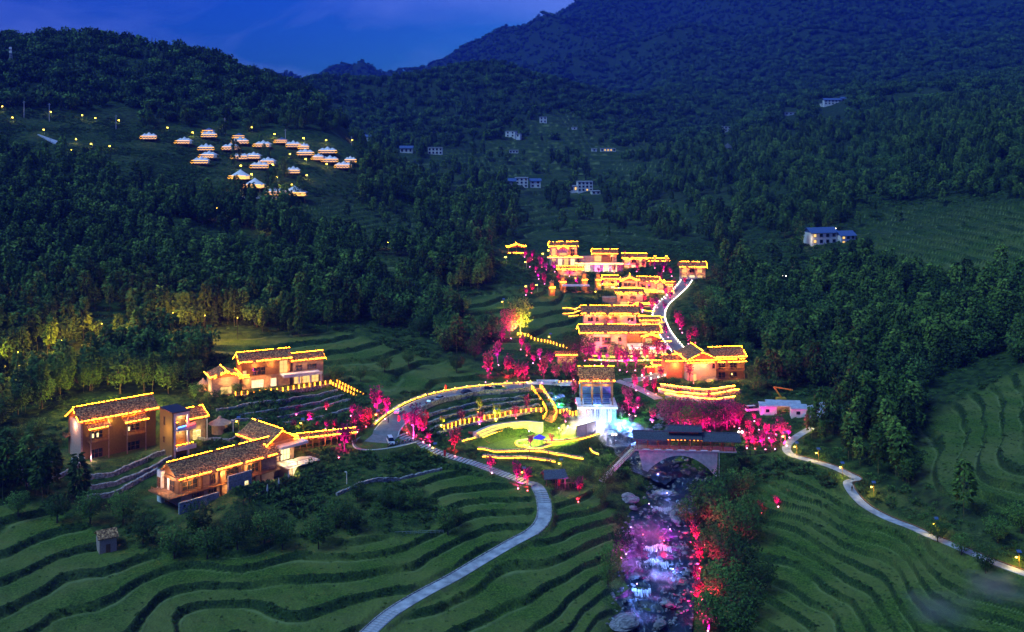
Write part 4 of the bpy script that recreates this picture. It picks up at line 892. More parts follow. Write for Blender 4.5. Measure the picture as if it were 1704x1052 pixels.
    for x in (xm+2, xm+6, xm+10): H.lamp((x, -1, h-1.2), 40); H.lamp((x, -5.6, 1.2), 36, (1, .75, .3))
    H.strip((W_-3, -5.6, f2+2.0), (W_+2.2, -5.6, f2+2.0), .14)
    # right hand villa
    H = House('h9', 'valley_villa', 'big villa with front gable, brick end wall and brown balconies above the golden stone banks', 'house', 'lit houses of the upper village'); W_, h = H.W, H.h; f2 = h*.5
    xa = W_*.50
    H.box('gable_block', .3, xa, 0, 12, -2, h+.2, 'brick'); H.roof(.3, xa, 0, 12, h, 3.0, 'y', lit='frbg', ov=1.2, ridge=.5); H.canopy(-.4, xa+.2, 0, h-.3, 1.6, .6)
    H.box('right_block', xa+.1, W_, 1.4, 11, -2, h+.15, 'timber'); H.roof(xa+.1, W_, 1.4, 11, h+.1, 2.6, lit='frT', ov=1.0); H.canopy(xa+.4, W_+.6, 1.4, h-.5, 1.9, .7)
    for z in (f2-.2, .0): H.box('balcony', xa+.3, W_-.4, -.6, 1.35, z-.25, z, 'timber'); H.rail([(xa+.3, -.55, z), (W_-.4, -.55, z)], 1.0, 'timber', .3); H.window(xa+1.2, z+.1, 2.6, 2.2, 'f', 1.4, 'pane', 2); H.window(xa+5.4, z+.1, 2.6, 2.2, 'f', 1.4, 'pane', 2)
    for x in (xa+.4, xa+4.4, W_-.6): H.box('post', x, x+.22, -.6, -.4, -1.5, h-.9, 'timber')
    H.window(xa-1.3, f2+.6, .7, 1.6, 'f', 0, 'pane', 1); H.box('low_wall', xa-4.2, xa-.2, -2.4, -.2, -1.2, .9, 'plaster'); H.box('left_wing', -6, .25, 4, 11, -1, h-1.5, 'orange'); H.roof(-6, .25, 4, 11, h-1.4, 1.6, lit='fr', ov=.8)
    H.box('lit_niche', 2.2, 3.1, -.9, -.3, .2, 2.4, 'lit')
    for p, e in (((2, -1.6, h-1.6), 60), ((6, -1.6, h-1.6), 60), ((3, -4, 1.5), 60), ((xa+3, -1.2, h-2), 40), ((W_-2, -1.2, h-2), 40), ((-3, 2.8, h-2.4), 50), ((8, -3.5, .6), 50), ((W_-3, -2.5, .5), 30)): H.lamp(p, e)
    H = House('kiosk', 'garden_kiosk', 'little lit kiosk with sloping slatted roof left of the valley villa', 'kiosk'); W_, h = H.W, H.h
    H.box('wall', .5, W_-.5, 1, 5, -1, h, 'orange'); H.roof(.5, W_-.5, 1, 5, h, 1.3, lit='frgG', ov=.8); H.box('counter', -2, .4, 1.5, 4, -1, 1.4, 'red'); H.window(2, .2, 3, 1.6, 'f', 1, 'lit', 3); H.lamp((2, -.6, 1.6), 30); H.lamp((6, -.6, 1.6), 30); H.strip((-3, -.2, 2.6), (1, -.2, 2.6), .12)
    H = House('pav', 'hilltop_pavilion', 'small pavilion outlined in gold lights at the left end of the top row', 'pavilion'); W_, h = H.W, H.h
    H.box('plinth', -.4, W_+.4, -.4, 6.4, -2, .2, 'timber'); H.roof(0, W_, 0, 6, h, 1.8, 'y', lit='frbgtu', ov=.7)
    for x in (.2, W_*.5, W_-.2): H.box('post', x-.12, x+.12, .1, .34, .2, h, 'timber')
    H.strip((-.3, -.5, .4), (W_+.3, -.5, .4), .12); H.lamp((W_/2, 2, h-.5), 40); H.rail([(0, 0, .2), (W_, 0, .2)], .8, 'timber', .6)
def b_extra():
    gable_house('shops', 'shop_row', 'low row of lit stalls below the hillside house', nwin=5, rise=1.2, lit='fru', mid=False, power=.8)
    gable_house('annexe', 'road_annexe', 'small lit house between the grand inn roof and the road', nwin=3, rise=1.4, lit='frG', mid=False, walls='orange')
    gable_house('lodge', 'porch_lodge', 'small glowing lodge left of the stacked inn', nwin=2, rise=1.5, lit='frg', walls='brick')
    gable_house('gate', 'gate_house', 'tiny lit gate house at the left verge of the road', nwin=2, rise=1.2, lit='fr', mid=False)
    gable_house('garden', 'garden_shed', 'small dim roofed shed left of the grand inn garden', nwin=2, rise=1.2, lit='f', mid=False, power=.4)
    for i, (a, b, t) in enumerate((((985,594),(1092,595),'upper'),((980,600),(1088,602),'lower'))):
        pts = regr(gline([a, ((a[0]+b[0])/2, a[1]+2), b], 8, 0)); wall_line('garden_wall', pts, .7, .5, 'rubble', t+' low wall of the lit garden in front of the grand inn', 'wall', 'garden walls of the grand inn', .08, 'led_soft', .5, 1, seed=80+i)
        for k in (4, 9, 13): p = pts[k]; floodlight(Vector((p.x, p.y-1.5, p.z)), 160, (.8, 1, .1), 'bulb', '%s added yellow green lamp in front of the %s garden wall' % ({4: 'left', 9: 'middle', 13: 'right'}[k], t), 'added lamps of the grand inn garden', .3, .9)  # added lights tinting the garden yellow green, housing and bulb made up
def b_stage():
    H = House('stage', 'stage_pavilion', 'tall tiled stage tower over the white water curtain beside the pool', 'pavilion'); W_, h = H.W, H.h; zf = h*.40
    H.roof(.4, W_-.4, .8, 9, h, 3.8, lit='fr', ov=.8); fl = zf
    H.box('stage_floor', -1.0, W_+1.0, -2.0, 10, fl-.7, fl, 'white'); H.box('back_wall', .2, W_-.2, 9, 9.3, fl, h, 'blue_roof')
    for x in (.5, W_*.36, W_*.64, W_-.5):
        for y in (.6, 5): H.box('column', x-.16, x+.16, y-.16, y+.16, fl, h+.1, 'timber')
    H.box('beam', .2, W_-.2, .5, .9, h-1.3, h-.5, 'timber'); H.box('back_rail', .8, W_-.8, 7.2, 7.3, fl+1.9, fl+2.1, 'metal')
    for k in range(4): H.box('bench_row', 1.2, W_-1.2, 1.5+k*1.4, 2.0+k*1.4, fl+.1+k*.25, fl+.5+k*.25, 'blue_roof')
    H.rail([(-.9, -1.9, fl), (W_+.9, -1.9, fl)], .9, 'metal', 1.2)
    H.box('base_wall', .6, W_-.6, .2, 9, -2.5, fl-.71, 'stone'); H.box('side_pier', -.6, .58, -.6, 9, -2.5, fl-.72, 'stone'); H.box('side_pier', W_-.58, W_+.6, -.6, 9, -2.5, fl-.72, 'stone')
    w = MB(); rnd = random.Random(3)
    for k in range(38):
        x = .8+rnd.random()*(W_-1.8); z1 = fl-.9-rnd.random()*.8; z0 = -1.2+rnd.random()*1.5; w.box(x, x+rnd.uniform(.15, .5), -.25-rnd.random()*.3, .1, z0, z1)
    H.part('water_curtain', w, 'water_white'); b = MB()
    for k in range(9): b.box(.6+k*1.25, 1.3+k*1.25, -1.4, -.6, -1.6, -.5+rnd.uniform(-.2, .3))
    H.part('plinth_blocks', b, 'rubble')
    H.lamp((W_*.3, -2.2, .6), 5, (.55, .5, 1)); H.lamp((W_*.75, -2.2, .5), 5, (.9, .5, 1)); H.lamp((W_*.3, 4, h-2), 60, (.12, .35, 1)); H.lamp((W_*.7, 4, h-2), 60, (.12, .35, 1)); H.lamp((W_/2, .2, fl+1.2), 30, (.2, .45, 1)); H.lamp((1, -.8, fl-1.6), 30, (1, .3, .5))
    H.lamp((W_*.25, -.2, h-.8), 20, (1, .5, .2)); H.lamp((W_*.75, -.2, h-.8), 20, (1, .5, .2))
# ------------------------------------------------------------------ ribbons: roads, paths, walls
def offs(pts, k):
    """sideways offset (to the right of travel is positive)"""
    out = []
    for i, p in enumerate(pts):
        a = pts[max(0, i-1)]; b = pts[min(len(pts)-1, i+1)]; d = Vector((b.x-a.x, b.y-a.y, 0)).normalized(); out.append(p+Vector((d.y, -d.x, 0))*k)
    return out
def ribbon(name, pts, w, mat, lift=.05, th=.12, kind='structure', parent=None, side=0.0):
    l_ = offs(pts, -w/2+side); r_ = offs(pts, w/2+side); n = len(pts); v = []
    for a, b in zip(l_, r_): v += [(a.x, a.y, a.z+lift), (b.x, b.y, b.z+lift), (a.x, a.y, a.z+lift-th), (b.x, b.y, b.z+lift-th)]
    f = []
    for i in range(n-1):
        a = i*4; c = a+4; f += [(a, a+1, c+1, c), (a+1, a+3, c+3, c+1), (a, c, c+2, a+2)]
    f += [(0, 2, 3, 1), ((n-1)*4, (n-1)*4+1, (n-1)*4+3, (n-1)*4+2)]
    m = MB(); m.poly(v, f); o = m.build(name, M[mat], parent)
    return tag(o, kind=kind) if kind else o
def wall_line(name, pts, h, th, mat, label=None, cat='wall', group=None, rough=.12, led=None, ledz=None, side=-1, seed=1, base=-.6, z=None, parent=None, kind=None, ledw=.11):
    """a stone wall following points on the ground, uneven top, optional light strip along its face"""
    rnd = random.Random(seed); m = MB(); L_ = offs(pts, -th/2); R_ = offs(pts, th/2); n = len(pts); v = []
    for i, (a, b) in enumerate(zip(L_, R_)):
        hh = h+rnd.uniform(-rough, rough); j = rnd.uniform(-rough, rough)*.5; zz = a.z if z is None else z
        v += [(a.x+j, a.y+j, pts[i].z+base), (b.x+j, b.y+j, pts[i].z+base), (b.x-j*.5, b.y+j, pts[i].z+hh), (a.x-j*.5, a.y+j, pts[i].z+hh)]
    f = []
    for i in range(n-1):
        a = i*4; c = a+4; f += [(a+k, a+(k+1) % 4, c+(k+1) % 4, c+k) for k in range(4)]
    f += [(3, 2, 1, 0), ((n-1)*4, (n-1)*4+1, (n-1)*4+2, (n-1)*4+3)]; m.poly(v, f)
    if kind: e = parent
    o = m.build(name, M[mat], parent)
    if label: tag(o, label, cat, group)
    if kind: tag(o, kind=kind)
    if led:
        k = MB(); q = offs(pts, side*(th/2+.12)); lz = h if ledz is None else ledz
        for a, b in zip(q[:-1], q[1:]): k.dashes(a+Vector((0, 0, lz)), b+Vector((0, 0, lz)), ledw, rnd, .6, .22, .95)
        tag(k.build('light_strip', M[led], o), kind='stuff')
    return o
def along(pts, step, start=0.0):
    """points every step metres along a line, with heading"""
    out = []; d = start
    for a, b in zip(pts[:-1], pts[1:]):
        L_ = (b-a).length
        while d < L_: out.append((a.lerp(b, d/L_), math.atan2(b.y-a.y, b.x-a.x))); d += step
        d -= L_
    return out
def gline(pts, n=5, zs=1, lift=0.0):
    q = smooth_line([on(u, v) for u, v in pts], n, zs)
    for p in q: p.z += lift
    return q
def regr(pts):
    z = terrain(np.array([p.x for p in pts]), np.array([p.y for p in pts])); return [Vector((p.x, p.y, float(k))) for p, k in zip(pts, z)]
def b_roads():
    ribbon('road', ROAD, 8.0, 'asphalt'); ribbon('village_road', VROAD, 5.2, 'asphalt', side=0)
    m = MB(); n = len(CARPARK); m.poly([(x, y, CPZ+.012) for x, y in CARPARK], [tuple(range(n))]); tag(m.build('car_park', M['asphalt']), kind='structure')
    ribbon('road_edge_line', ROAD[6:], .16, 'marking', .056, .004, side=3.7); ribbon('road_edge_line', ROAD[8:], .16, 'marking', .056, .004, side=-3.7); ribbon('lane_line', ROAD[22:44], .14, 'marking', .056, .004, side=.9)
    ribbon('road_edge_line', VROAD, .2, 'marking', .056, .004, side=2.35); ribbon('road_edge_line', VROAD, .2, 'marking', .056, .004, side=-2.35)
    kb = [Vector((CARPARK[i % n][0], CARPARK[i % n][1], CPZ)) for i in range(0, 5)]; kb = smooth_line(kb, 5); ribbon('kerb', kb, .3, 'white', .14, .4)
    # boarded walk by the stage, board by board
    o = ribbon('boardwalk', PLANK, 3.6, 'slab', -.02, .2)
    for p, a in along(PLANK, .85): q = MB(); q.box(-.37, .37, -1.85, 1.85, 0, .06); b = q.build('plank', M['slab'], o); b.location = (p.x, p.y, p.z-.01); b.rotation_euler = (0, 0, a)
    # slabbed footpath: every slab a piece
    o = ribbon('footpath', PATH_A, 3.2, 'soil', -.04, .2); me = None
    for i, (p, a) in enumerate(along(PATH_A, 1.05)):
        if me is None: q = MB(); q.box(-.40, .40, -1.7, 1.7, -.04, .10); me = q.mesh('slab', M['slab'])
        b = link_mesh('slab', me, o); b.location = p; b.rotation_euler = (random.uniform(-.02, .02), random.uniform(-.02, .02), a+random.uniform(-.04, .04)); b.scale = (random.uniform(.9, 1.1), random.uniform(.92, 1.06), 1)
    o = ribbon('walkway', PATH_B, 3.3, 'paving', .05, .4)
    for rng_ in (PATH_B[10:17], PATH_B[-16:]):
        for i, (p, a) in enumerate(along(rng_, 1.0)):
            q = MB(); q.box(-.38, .38, -1.55, 1.55, 0, .10); b = q.build('step', M['slab'], o); b.location = (p.x, p.y, p.z+.055); b.rotation_euler = (0, 0, a)
    ribbon('path_kerb', PATH_B[7:], .28, 'rubble', .22, .7, side=1.85); ribbon('path_kerb', PATH_B[14:30], .24, 'rubble', .12, .5, side=-1.8)
    ribbon('hill_path', PATH_C, 2.5, 'paving', .05, .3); ribbon('path_kerb', PATH_C[18:], .3, 'timber', .25, .6, side=-1.45)
    wall_line('roadside_bank', [p+Vector((0, 0, 0)) for p in offs(ROAD[10:], -5.2)], .5, .8, 'rubble', 'low planted bank glowing gold along the outer edge of the curved road', 'wall', None, .15, 'led_soft', .35, 1, 4, ledw=.10)
STONES = []
def b_walls():
    k = 0
    for L_, hh, desc in (
        ([(700,689),(738,673),(790,661),(840,656),(884,653)], 1.5, 'tall pale retaining wall right under the curved road'),
        ([(700,700),(745,684),(800,671),(850,665),(892,661)], .8, 'second stone terrace wall below the curved road'),
        ([(706,709),(750,694),(800,681),(850,673),(897,668)], .8, 'third stone terrace wall below the curved road'),
        ([(716,717),(760,703),(800,692),(850,683),(898,676)], .8, 'fourth stone terrace wall below the curved road'),
        ([(728,724),(765,712),(820,700),(868,691),(902,684)], .7, 'fifth stone terrace wall, just above the fenced amphitheatre walk'),
        ([(360,686),(400,679),(450,672),(500,664),(545,657),(562,652)], 1.0, 'top stone terrace wall below the fenced house'),
        ([(370,696),(430,690),(490,680),(545,668),(572,660)], .9, 'second terrace wall below the fenced house'),
        ([(378,705),(440,700),(500,690),(550,676),(583,668)], .8, 'third terrace wall below the fenced house'),
        ([(470,706),(515,701),(560,689),(590,679)], .7, 'short lowest terrace wall above the covered gallery'),
        ([(20,783),(60,776),(88,768)], .8, 'small stone wall at the far left edge'),
        ([(42,808),(85,802),(118,786),(135,775)], 1.1, 'curved stone wall left of the brick gable'),
        ([(150,798),(190,792),(235,772),(276,755)], 1.3, 'upper stone retaining wall in front of the bay window house'),
        ([(150,815),(200,805),(245,786),(285,766)], 1.1, 'middle stone retaining wall in front of the bay window house'),
        ([(140,832),(190,824),(230,803),(262,786)], 1.1, 'lowest stone retaining wall in front of the bay window house'),
        ([(560,824),(600,808),(650,797),(700,786),(735,781)], .6, 'long thin stone edging above the striped green field'),
        ([(330,728),(380,735),(400,722)], .8, 'dim stone wall behind the two roofs')):
        k += 1; pts = regr(gline(L_, 10, 0)); wall_line('stone_wall', pts, hh, .7, 'rubble', desc, 'wall', 'dry stone terrace walls', .14, seed=k, base=-1.6)
    for L_, hh, desc in (
        ([(795,747),(830,749),(870,751),(900,755),(935,759),(970,765)], .8, 'long wavy stone wall lit gold at the front edge of the lawn'),
        ([(803,761),(840,763),(880,763),(924,769)], .8, 'lowest gold lit stone wall nearest the slab path'),
        ([(905,738),(930,743),(960,745),(985,741),(998,735)], .9, 'curved gold lit wall behind the lawn goal screen'),
        ([(983,750),(997,757)], .5, 'short gold lit wall stub right of the lawn'),
        ([(768,735),(780,732),(792,727)], .5, 'short gold lit wall left of the seat steps'),
        ([(872,739),(880,746),(898,750),(918,746)], .5, 'half ring wall with gold light under the blue gazebo'),
        ([(880,729),(864,729),(860,734),(866,740),(880,741)], .5, 'small ring wall with pink end around the gazebo path')):
        k += 1; pts = regr(gline(L_, 10, 0)); wall_line('lit_wall', pts, hh, .5, 'rubble', desc, 'wall', 'gold lit garden walls', .05, 'led_soft', .25, 1, seed=k, ledw=.13)
    for i, (L_, desc) in enumerate((([(1100,646),(1140,651),(1180,654),(1222,649)], 'upper'), ([(1096,652),(1130,659),(1180,662),(1232,655)], 'middle'), ([(1108,660),(1150,667),(1190,670),(1222,667)], 'lowest'))):
        pts = regr(gline(L_, 10, 0)); wall_line('lit_bank', pts, 1.5, .9, 'rubble', desc+' golden stone bank below the big villa', 'wall', 'golden banks below the villa', .18, 'led', 1.55, 1, seed=40+i, ledw=.13)
    for i, (a, b, c, d) in enumerate(((936,522,978,520), (946,528,975,527), (955,518,1040,513), (936,517,965,516), (1062,528,1105,530), (1068,537,1106,539), (1070,545,1102,546), (1068,520,1090,521), (1020,512,1060,508))):
        pts = regr(gline([(a, b), ((a+c)/2, (b+d)/2+1), (c, d)], 6, 0)); wall_line('lit_terrace', pts, .8, .5, 'rubble', ('short golden terrace edge %s' % ['at the far left of the long inn','just left of the long inn roof','running above the long inn roof','topmost at the left of the long inn','right of the long inn, lower road side','right of the long inn, second from road','right of the grand inn roof by the road','beside the road above the long inn','behind the long inn ridge'][i]), 'wall', 'gold terraces round the long inn', .08, 'led_soft', .8, 1, seed=60+i, ledw=.14)
def b_amphi():
    e = empty('amphitheatre_steps', on(850, 715), 0, 'five curved rows of stone seating glowing gold above the lawn', 'seating'); inv = e.location
    z0 = LAWN_Z+.35
    for k in range(5):
        j = 4-k
        px = [(792+5*k,720+3.6*k),(818+5*k,709+4.4*k),(845+4*k,704+4.4*k),(875+2*k,701.5+4.2*k),(902-k,704+3.6*k)]
        z = z0+j*.78; pts = smooth_line([PZ(u, v, z) for u, v in px], 6, 0)
        m = MB(); a = offs(pts, -1.1); b = offs(pts, .25)
        for i in range(len(pts)-1):
            q = [a[i], a[i+1], b[i+1], b[i]]; m.poly([(p.x-inv.x, p.y-inv.y, z-3-inv.z) for p in q]+[(p.x-inv.x, p.y-inv.y, z-inv.z) for p in q], [(0,3,2,1),(4,5,6,7),(0,1,5,4),(1,2,6,5),(2,3,7,6),(3,0,4,7)])
        o = m.build('seat_row', M['slab'], e); s_ = MB(); c = offs(pts, .34)
        for i in range(len(c)-1): s_.bar(c[i]-inv-Vector((0, 0, .12)), c[i+1]-inv-Vector((0, 0, .12)), .10)
        s_.build('light_strip', M['led_seat'], o)
        FL = [(p.x, p.y, z-.6) for p in pts]
    # side stair
    st = empty('side_stair', on(795, 728), 0, 'narrow timber stair down the left end of the glowing seat rows', 'stairs')
    a = PZ(782, 717, z0+3.2); b = PZ(812, 737, LAWN_Z+.2)
    for k in range(9):
        p = a.lerp(b, (k+.5)/9)-st.location; m = MB(); m.box(p.x-.8, p.x+.8, p.y-.45, p.y+.45, p.z-.5, p.z); m.build('tread', M['timber'], st)
def fence(name, pts, label, group=None, h=1.1, step=1.9, lit=True, mat='timber', slats=True, power=0, lampevery=4, cat='fence'):
    e = empty(name, pts[0], 0, label, cat, group); o0 = pts[0]; post = None; L_ = along(pts, step); rails = MB()
    for a, b in zip(pts[:-1], pts[1:]): rails.bar(a-o0+Vector((0, 0, h-.08)), b-o0+Vector((0, 0, h-.08)), .09, .12); rails.bar(a-o0+Vector((0, 0, .35)), b-o0+Vector((0, 0, .35)), .06, .1)
    r = rails.build('rail', M[mat], e)
    mp = MB(); mp.box(-.1, .1, -.1, .1, -.8, h+.08); mp = mp.mesh('post', M[mat]); ml = MB(); ml.box(-.13, .13, -.13, .13, .1, h-.05); ml = ml.mesh('post_light', M['led_soft'])
    for i, (p, a) in enumerate(L_):
        o = link_mesh('post', mp, e); o.location = p-o0; o.rotation_euler = (0, 0, a)
        if lit: q = link_mesh('post_light', ml, e); q.location = p-o0+Vector((math.sin(a)*.0+.22*math.sin(a), -.22*math.cos(a), 0)); q.rotation_euler = (0, 0, a); q.scale = (.55, .55, 1)
        if power and i % lampevery == 0:
            ld = bpy.data.lights.new('lamp', 'POINT'); ld.energy = power; ld.color = (1, .5, .12); ld.shadow_soft_size = .3; l_ = bpy.data.objects.new('lamp', ld); COL.objects.link(l_); l_.parent = e; l_.location = p-o0+Vector((.5*math.sin(a), -.5*math.cos(a), .7))
    if slats:
        m = MB()
        for p, a in along(pts, .3): q = p-o0; m.box(q.x-.03, q.x+.03, q.y-.03, q.y+.03, q.z+.1, q.z+h-.1)
        tag(m.build('balusters', M[mat], e), kind='stuff')
    return e
def b_fences():
    q = SITE['terrace_house']; z = q['o'].z
    pts = [PZ(u, v, z) for u, v in ((392,658),(420,657),(470,651),(520,643),(556,638))]; fence('terrace_fence', pts, 'timber fence with glowing posts along the front of the raised terrace', h=1.3, power=9)
    o = pts[0]; m = MB()
    for a, b in zip(pts[:-1], pts[1:]): m.poly([(a.x, a.y, a.z-4.5), (b.x, b.y, b.z-4.5), (b.x, b.y, b.z), (a.x, a.y, a.z), (a.x, a.y+1, a.z-4.5), (b.x, b.y+1, b.z-4.5), (b.x, b.y+1, b.z), (a.x, a.y+1, a.z)], [(0,1,2,3),(7,6,5,4),(3,2,6,7)])
    tag(m.build('terrace_retaining_wall', M['rubble']), 'dark ivy covered retaining wall holding up the fenced terrace', 'wall')
    # stair down to the road
    a = pts[-1]; b = PZ(650, 694, CPZ+.2); mid = a.lerp(b, .45); mid.z += .6; line = smooth_line([a, mid, b], 8, 0)
    e = empty('hill_stair', a, 0, 'lit timber stairway from the raised terrace down to the road bend', 'stairs')
    for i, (p, an) in enumerate(along(line, .55)):
        m = MB(); m.box(-.26, .26, -1.2, 1.2, -.25, 0); s_ = m.build('tread', M['orange'], e); s_.location = p-a; s_.rotation_euler = (0, 0, an)
    for sd in (-1.25, 1.25): fence('stair_handrail', offs(line, sd), 'glowing handrail on the %s side of the terrace stairway' % ('uphill' if sd < 0 else 'valley'), 'handrails of the terrace stairway', 1.1, 2.0, power=7, lampevery=3)
    ap = regr(smooth_line([on(u, v) for u, v in ((738,716),(760,709),(790,702),(830,695),(870,689),(905,686))], 6, 2))
    fence('amphitheatre_fence', ap, 'glowing post fence on the walk above the curved seats', h=1.5, power=10, mat='orange')
    s2 = regr(gline([(893,650),(902,660),(912,674),(919,690),(912,702)], 6, 2))
    for sd in (-1.6, 1.6): fence('steep_stair_fence', offs(s2, sd), '%s glowing fence of the steep stair beside the terraces' % ('left' if sd > 0 else 'right'), 'fences of the steep stair', 1.5, 1.7, power=12, lampevery=3, mat='orange')
    e = empty('steep_stair', s2[0], 0, 'steep orange lit stair from the road end down to the lawn', 'stairs')
    for i, (p, an) in enumerate(along(s2, .6)): m = MB(); m.box(-.3, .3, -1.5, 1.5, -.5, 0); t_ = m.build('tread', M['orange'], e); t_.location = p-s2[0]+Vector((0, 0, .25)); t_.rotation_euler = (0, 0, an)
    fence('pool_fence', regr(gline([(926,690),(940,688),(952,686),(966,684)], 4, 2)), 'glowing bollard fence between the blue cascade and the pool', h=1.5, step=1.5, power=16, lampevery=2, mat='orange')
    fence('bridge_head_fence', regr(gline([(930,641),(945,641),(964,642)], 4, 2)), 'glowing fence at the end of the flat slab bridge', h=1.5, step=1.5, power=14, lampevery=2, mat='orange')
    fence('bamboo_fence', regr(gline([(862,558),(885,563),(905,568),(925,575),(946,581)], 6, 2)), 'row of small glowing posts from the magenta tree to the grand inn', h=1.1, step=1.6, slats=False, power=5)
    fence('paddock_fence', regr(gline([(405,842),(430,828),(470,812),(510,800),(548,790)], 6, 2)), 'unlit post and rail fence around the house lawn', h=1.2, step=2.6, lit=False, slats=False, mat='metal')
    fence('riverside_fence', regr(gline([(1232,757),(1262,757),(1290,752),(1305,744)], 6, 2)), 'unlit railing from the covered bridge to the hill path', h=1.1, step=1.6, lit=False, slats=True, mat='metal')
# ------------------------------------------------------------------ bridge, river, pool
def make_water():
    m, nt, b, out = new_mat('stream_water'); l = nt.links.new
    tc = nd(nt, "ShaderNodeTexCoord"); mp = nd(nt, "ShaderNodeMapping"); mp.inputs['Scale'].default_value = (1, .45, 1); l(tc.outputs['Object'], mp.inputs[0])
    n = nd(nt, "ShaderNodeTexNoise"); n.inputs['Scale'].default_value = .9; n.inputs['Detail'].default_value = 9; n.inputs['Distortion'].default_value = .8; l(mp.outputs[0], n.inputs['Vector'])
    r = ramp(nt, n.outputs[0], [(.52, (.010, .018, .028)), (.62, (.04, .06, .08)), (.72, (.35, .38, .42))]); l(r.outputs[0], b.inputs['Base Color'])
    b.inputs['Roughness'].default_value = .35; b.inputs['Specular IOR Level'].default_value = .4
    bp = nd(nt, "ShaderNodeBump"); bp.inputs['Strength'].default_value = .9; bp.inputs['Distance'].default_value = .35; l(n.outputs[0], bp.inputs['Height']); l(bp.outputs[0], b.inputs['Normal']); M['water'] = m
    m, nt, b, out = new_mat('pool_water'); l = nt.links.new
    tc = nd(nt, "ShaderNodeTexCoord"); n = nd(nt, "ShaderNodeTexNoise"); n.inputs['Scale'].default_value = .8; n.inputs['Detail'].default_value = 6; l(tc.outputs['Object'], n.inputs['Vector'])
    r = ramp(nt, n.outputs[0], [(.4, (.10, .12, .16)), (.62, (.34, .36, .42))]); l(r.outputs[0], b.inputs['Base Color']); b.inputs['Roughness'].default_value = .12; b.inputs['Specular IOR Level'].default_value = .8
    bp = nd(nt, "ShaderNodeBump"); bp.inputs['Strength'].default_value = .5; bp.inputs['Distance'].default_value = .1; l(n.outputs[0], bp.inputs['Height']); l(bp.outputs[0], b.inputs['Normal']); M['pool'] = m
    M['water_white'] = noisy('falling_water', (.55, .58, .66), (.85, .87, .92), 2.5, .35, .4, 6, stretch=(3, 3, .4))
def b_river():
    P_ = smooth_line(RIVER, 3, 0); n = len(P_); A = 27; v = []; f = []
    for i, p in enumerate(P_):
        a = P_[max(0, i-1)]; b = P_[min(n-1, i+1)]; d = Vector((b.x-a.x, b.y-a.y, 0)).normalized(); r = Vector((d.y, -d.x, 0))
        for k in range(A):
            o = (k/(A-1)-.5)*20; x = p.x+r.x*o; y = p.y+r.y*o; v.append([x, y, p.z])
    va = np.array(v); zz = va[:, 2]+vn(va[:, 0], va[:, 1], 2.6, 51)*.55+vn(va[:, 0], va[:, 1], 6, 52)*.5; st = 1.5; q = zz/st; fl = np.floor(q); fr = q-fl
    va[:, 2] = (fl+sst(.45, .95, fr))*st-.25+vn(va[:, 0], va[:, 1], .9, 53)*.16
    for i in range(n-1):
        for k in range(A-1): a = i*A+k; f.append((a, a+1, a+A+1, a+A))
    m = MB(); m.poly([tuple(t) for t in va], f); o = m.build('river', M['water']); o.data.polygons.foreach_set('use_smooth', [True]*len(f)); tag(o, kind='structure')
    m = MB(); k = len(POND); m.poly([(x, y, PONDZ-.15) for x, y in POND], [tuple(range(k))]); tag(m.build('pool', M['pool']), kind='structure')
    m = MB(); g = LAWN; cx = sum(p[0] for p in g)/len(g); cy_ = sum(p[1] for p in g)/len(g)
    m.poly([(x, y, LAWN_Z+.03) for x, y in g], [tuple(range(len(g)))]); tag(m.build('lawn', M['grassy']), kind='structure')
    # boulders
    ms = []
    for sd in range(7):
        rnd = random.Random(100+sd); b = MB(); b.ball((0, 0, 0), 1, 8, 5, 1.25, 1, .7, rough=.3, rnd=rnd); ms.append(b.mesh('boulder', M['boulder']))
    rnd = random.Random(8); cnt = 0
    def rock(x, y, z, s, lab, grp):
        o = link_mesh('boulder', ms[rnd.randrange(7)]); o.location = (x, y, z+s*.15); o.rotation_euler = (rnd.uniform(-.4, .4), rnd.uniform(-.4, .4), rnd.uniform(0, 6.3)); o.scale = (s*rnd.uniform(.8, 1.4), s*rnd.uniform(.8, 1.2), s*rnd.uniform(.6, 1.0)); tag(o, lab, 'boulder', grp)
    for k in range(105):
        p = P_[int(n*(.16+.8*rnd.random()))]; o = rnd.choice((-1, 1))*rnd.uniform(2.5, 9.5); s = .3+rnd.random()**2.5*1.1
        w_ = 'under the bridge arch' if p.y > 196*K else ('below the flat ledge' if p.y > 186*K else ('in the magenta rapids' if p.y > 176*K else 'in the lowest blue stretch'))
        rock(p.x+o, p.y+rnd.uniform(-1, 1), p.z+.1, s, '%s grey boulder on the %s side of the stream %s' % ('large' if s > .8 else 'small', 'left' if o < 0 else 'right', w_), 'boulders in the stream')
    for u0, v0, u1, v1, c, lab, grp in ((1060, 712, 1085, 745, 26, 'pale boulder heaped right of the pool beside the water', 'boulders heaped beside the pool'), (1085, 690, 1115, 722, 34, 'pale angular boulder in the heap behind the bridge roof', 'boulders heaped behind the bridge'), (1020, 735, 1060, 752, 16, 'grey boulder between the pool and the bridge', 'boulders below the pool')):
        for k in range(c):
            p = on(rnd.uniform(u0, u1), rnd.uniform(v0, v1)); rock(p.x, p.y, p.z+.1, rnd.uniform(.35, 1.05), lab, grp)
    b = MB(); r3 = random.Random(77)
    for k in range(620):
        p = P_[int(n*(.15+.84*r3.random()))]; o = r3.choice((-1, 1))*r3.uniform(1.5, 9.8); s = r3.uniform(.12, .42); b.ball((p.x+o, p.y+r3.uniform(-1, 1), p.z+.15+(.25 if abs(o) > 7 else 0)), s, 6, 4, 1.3, 1, .7, rough=.3, rnd=r3)
    tag(b.build('stream_gravel', M['boulder']), kind='stuff')
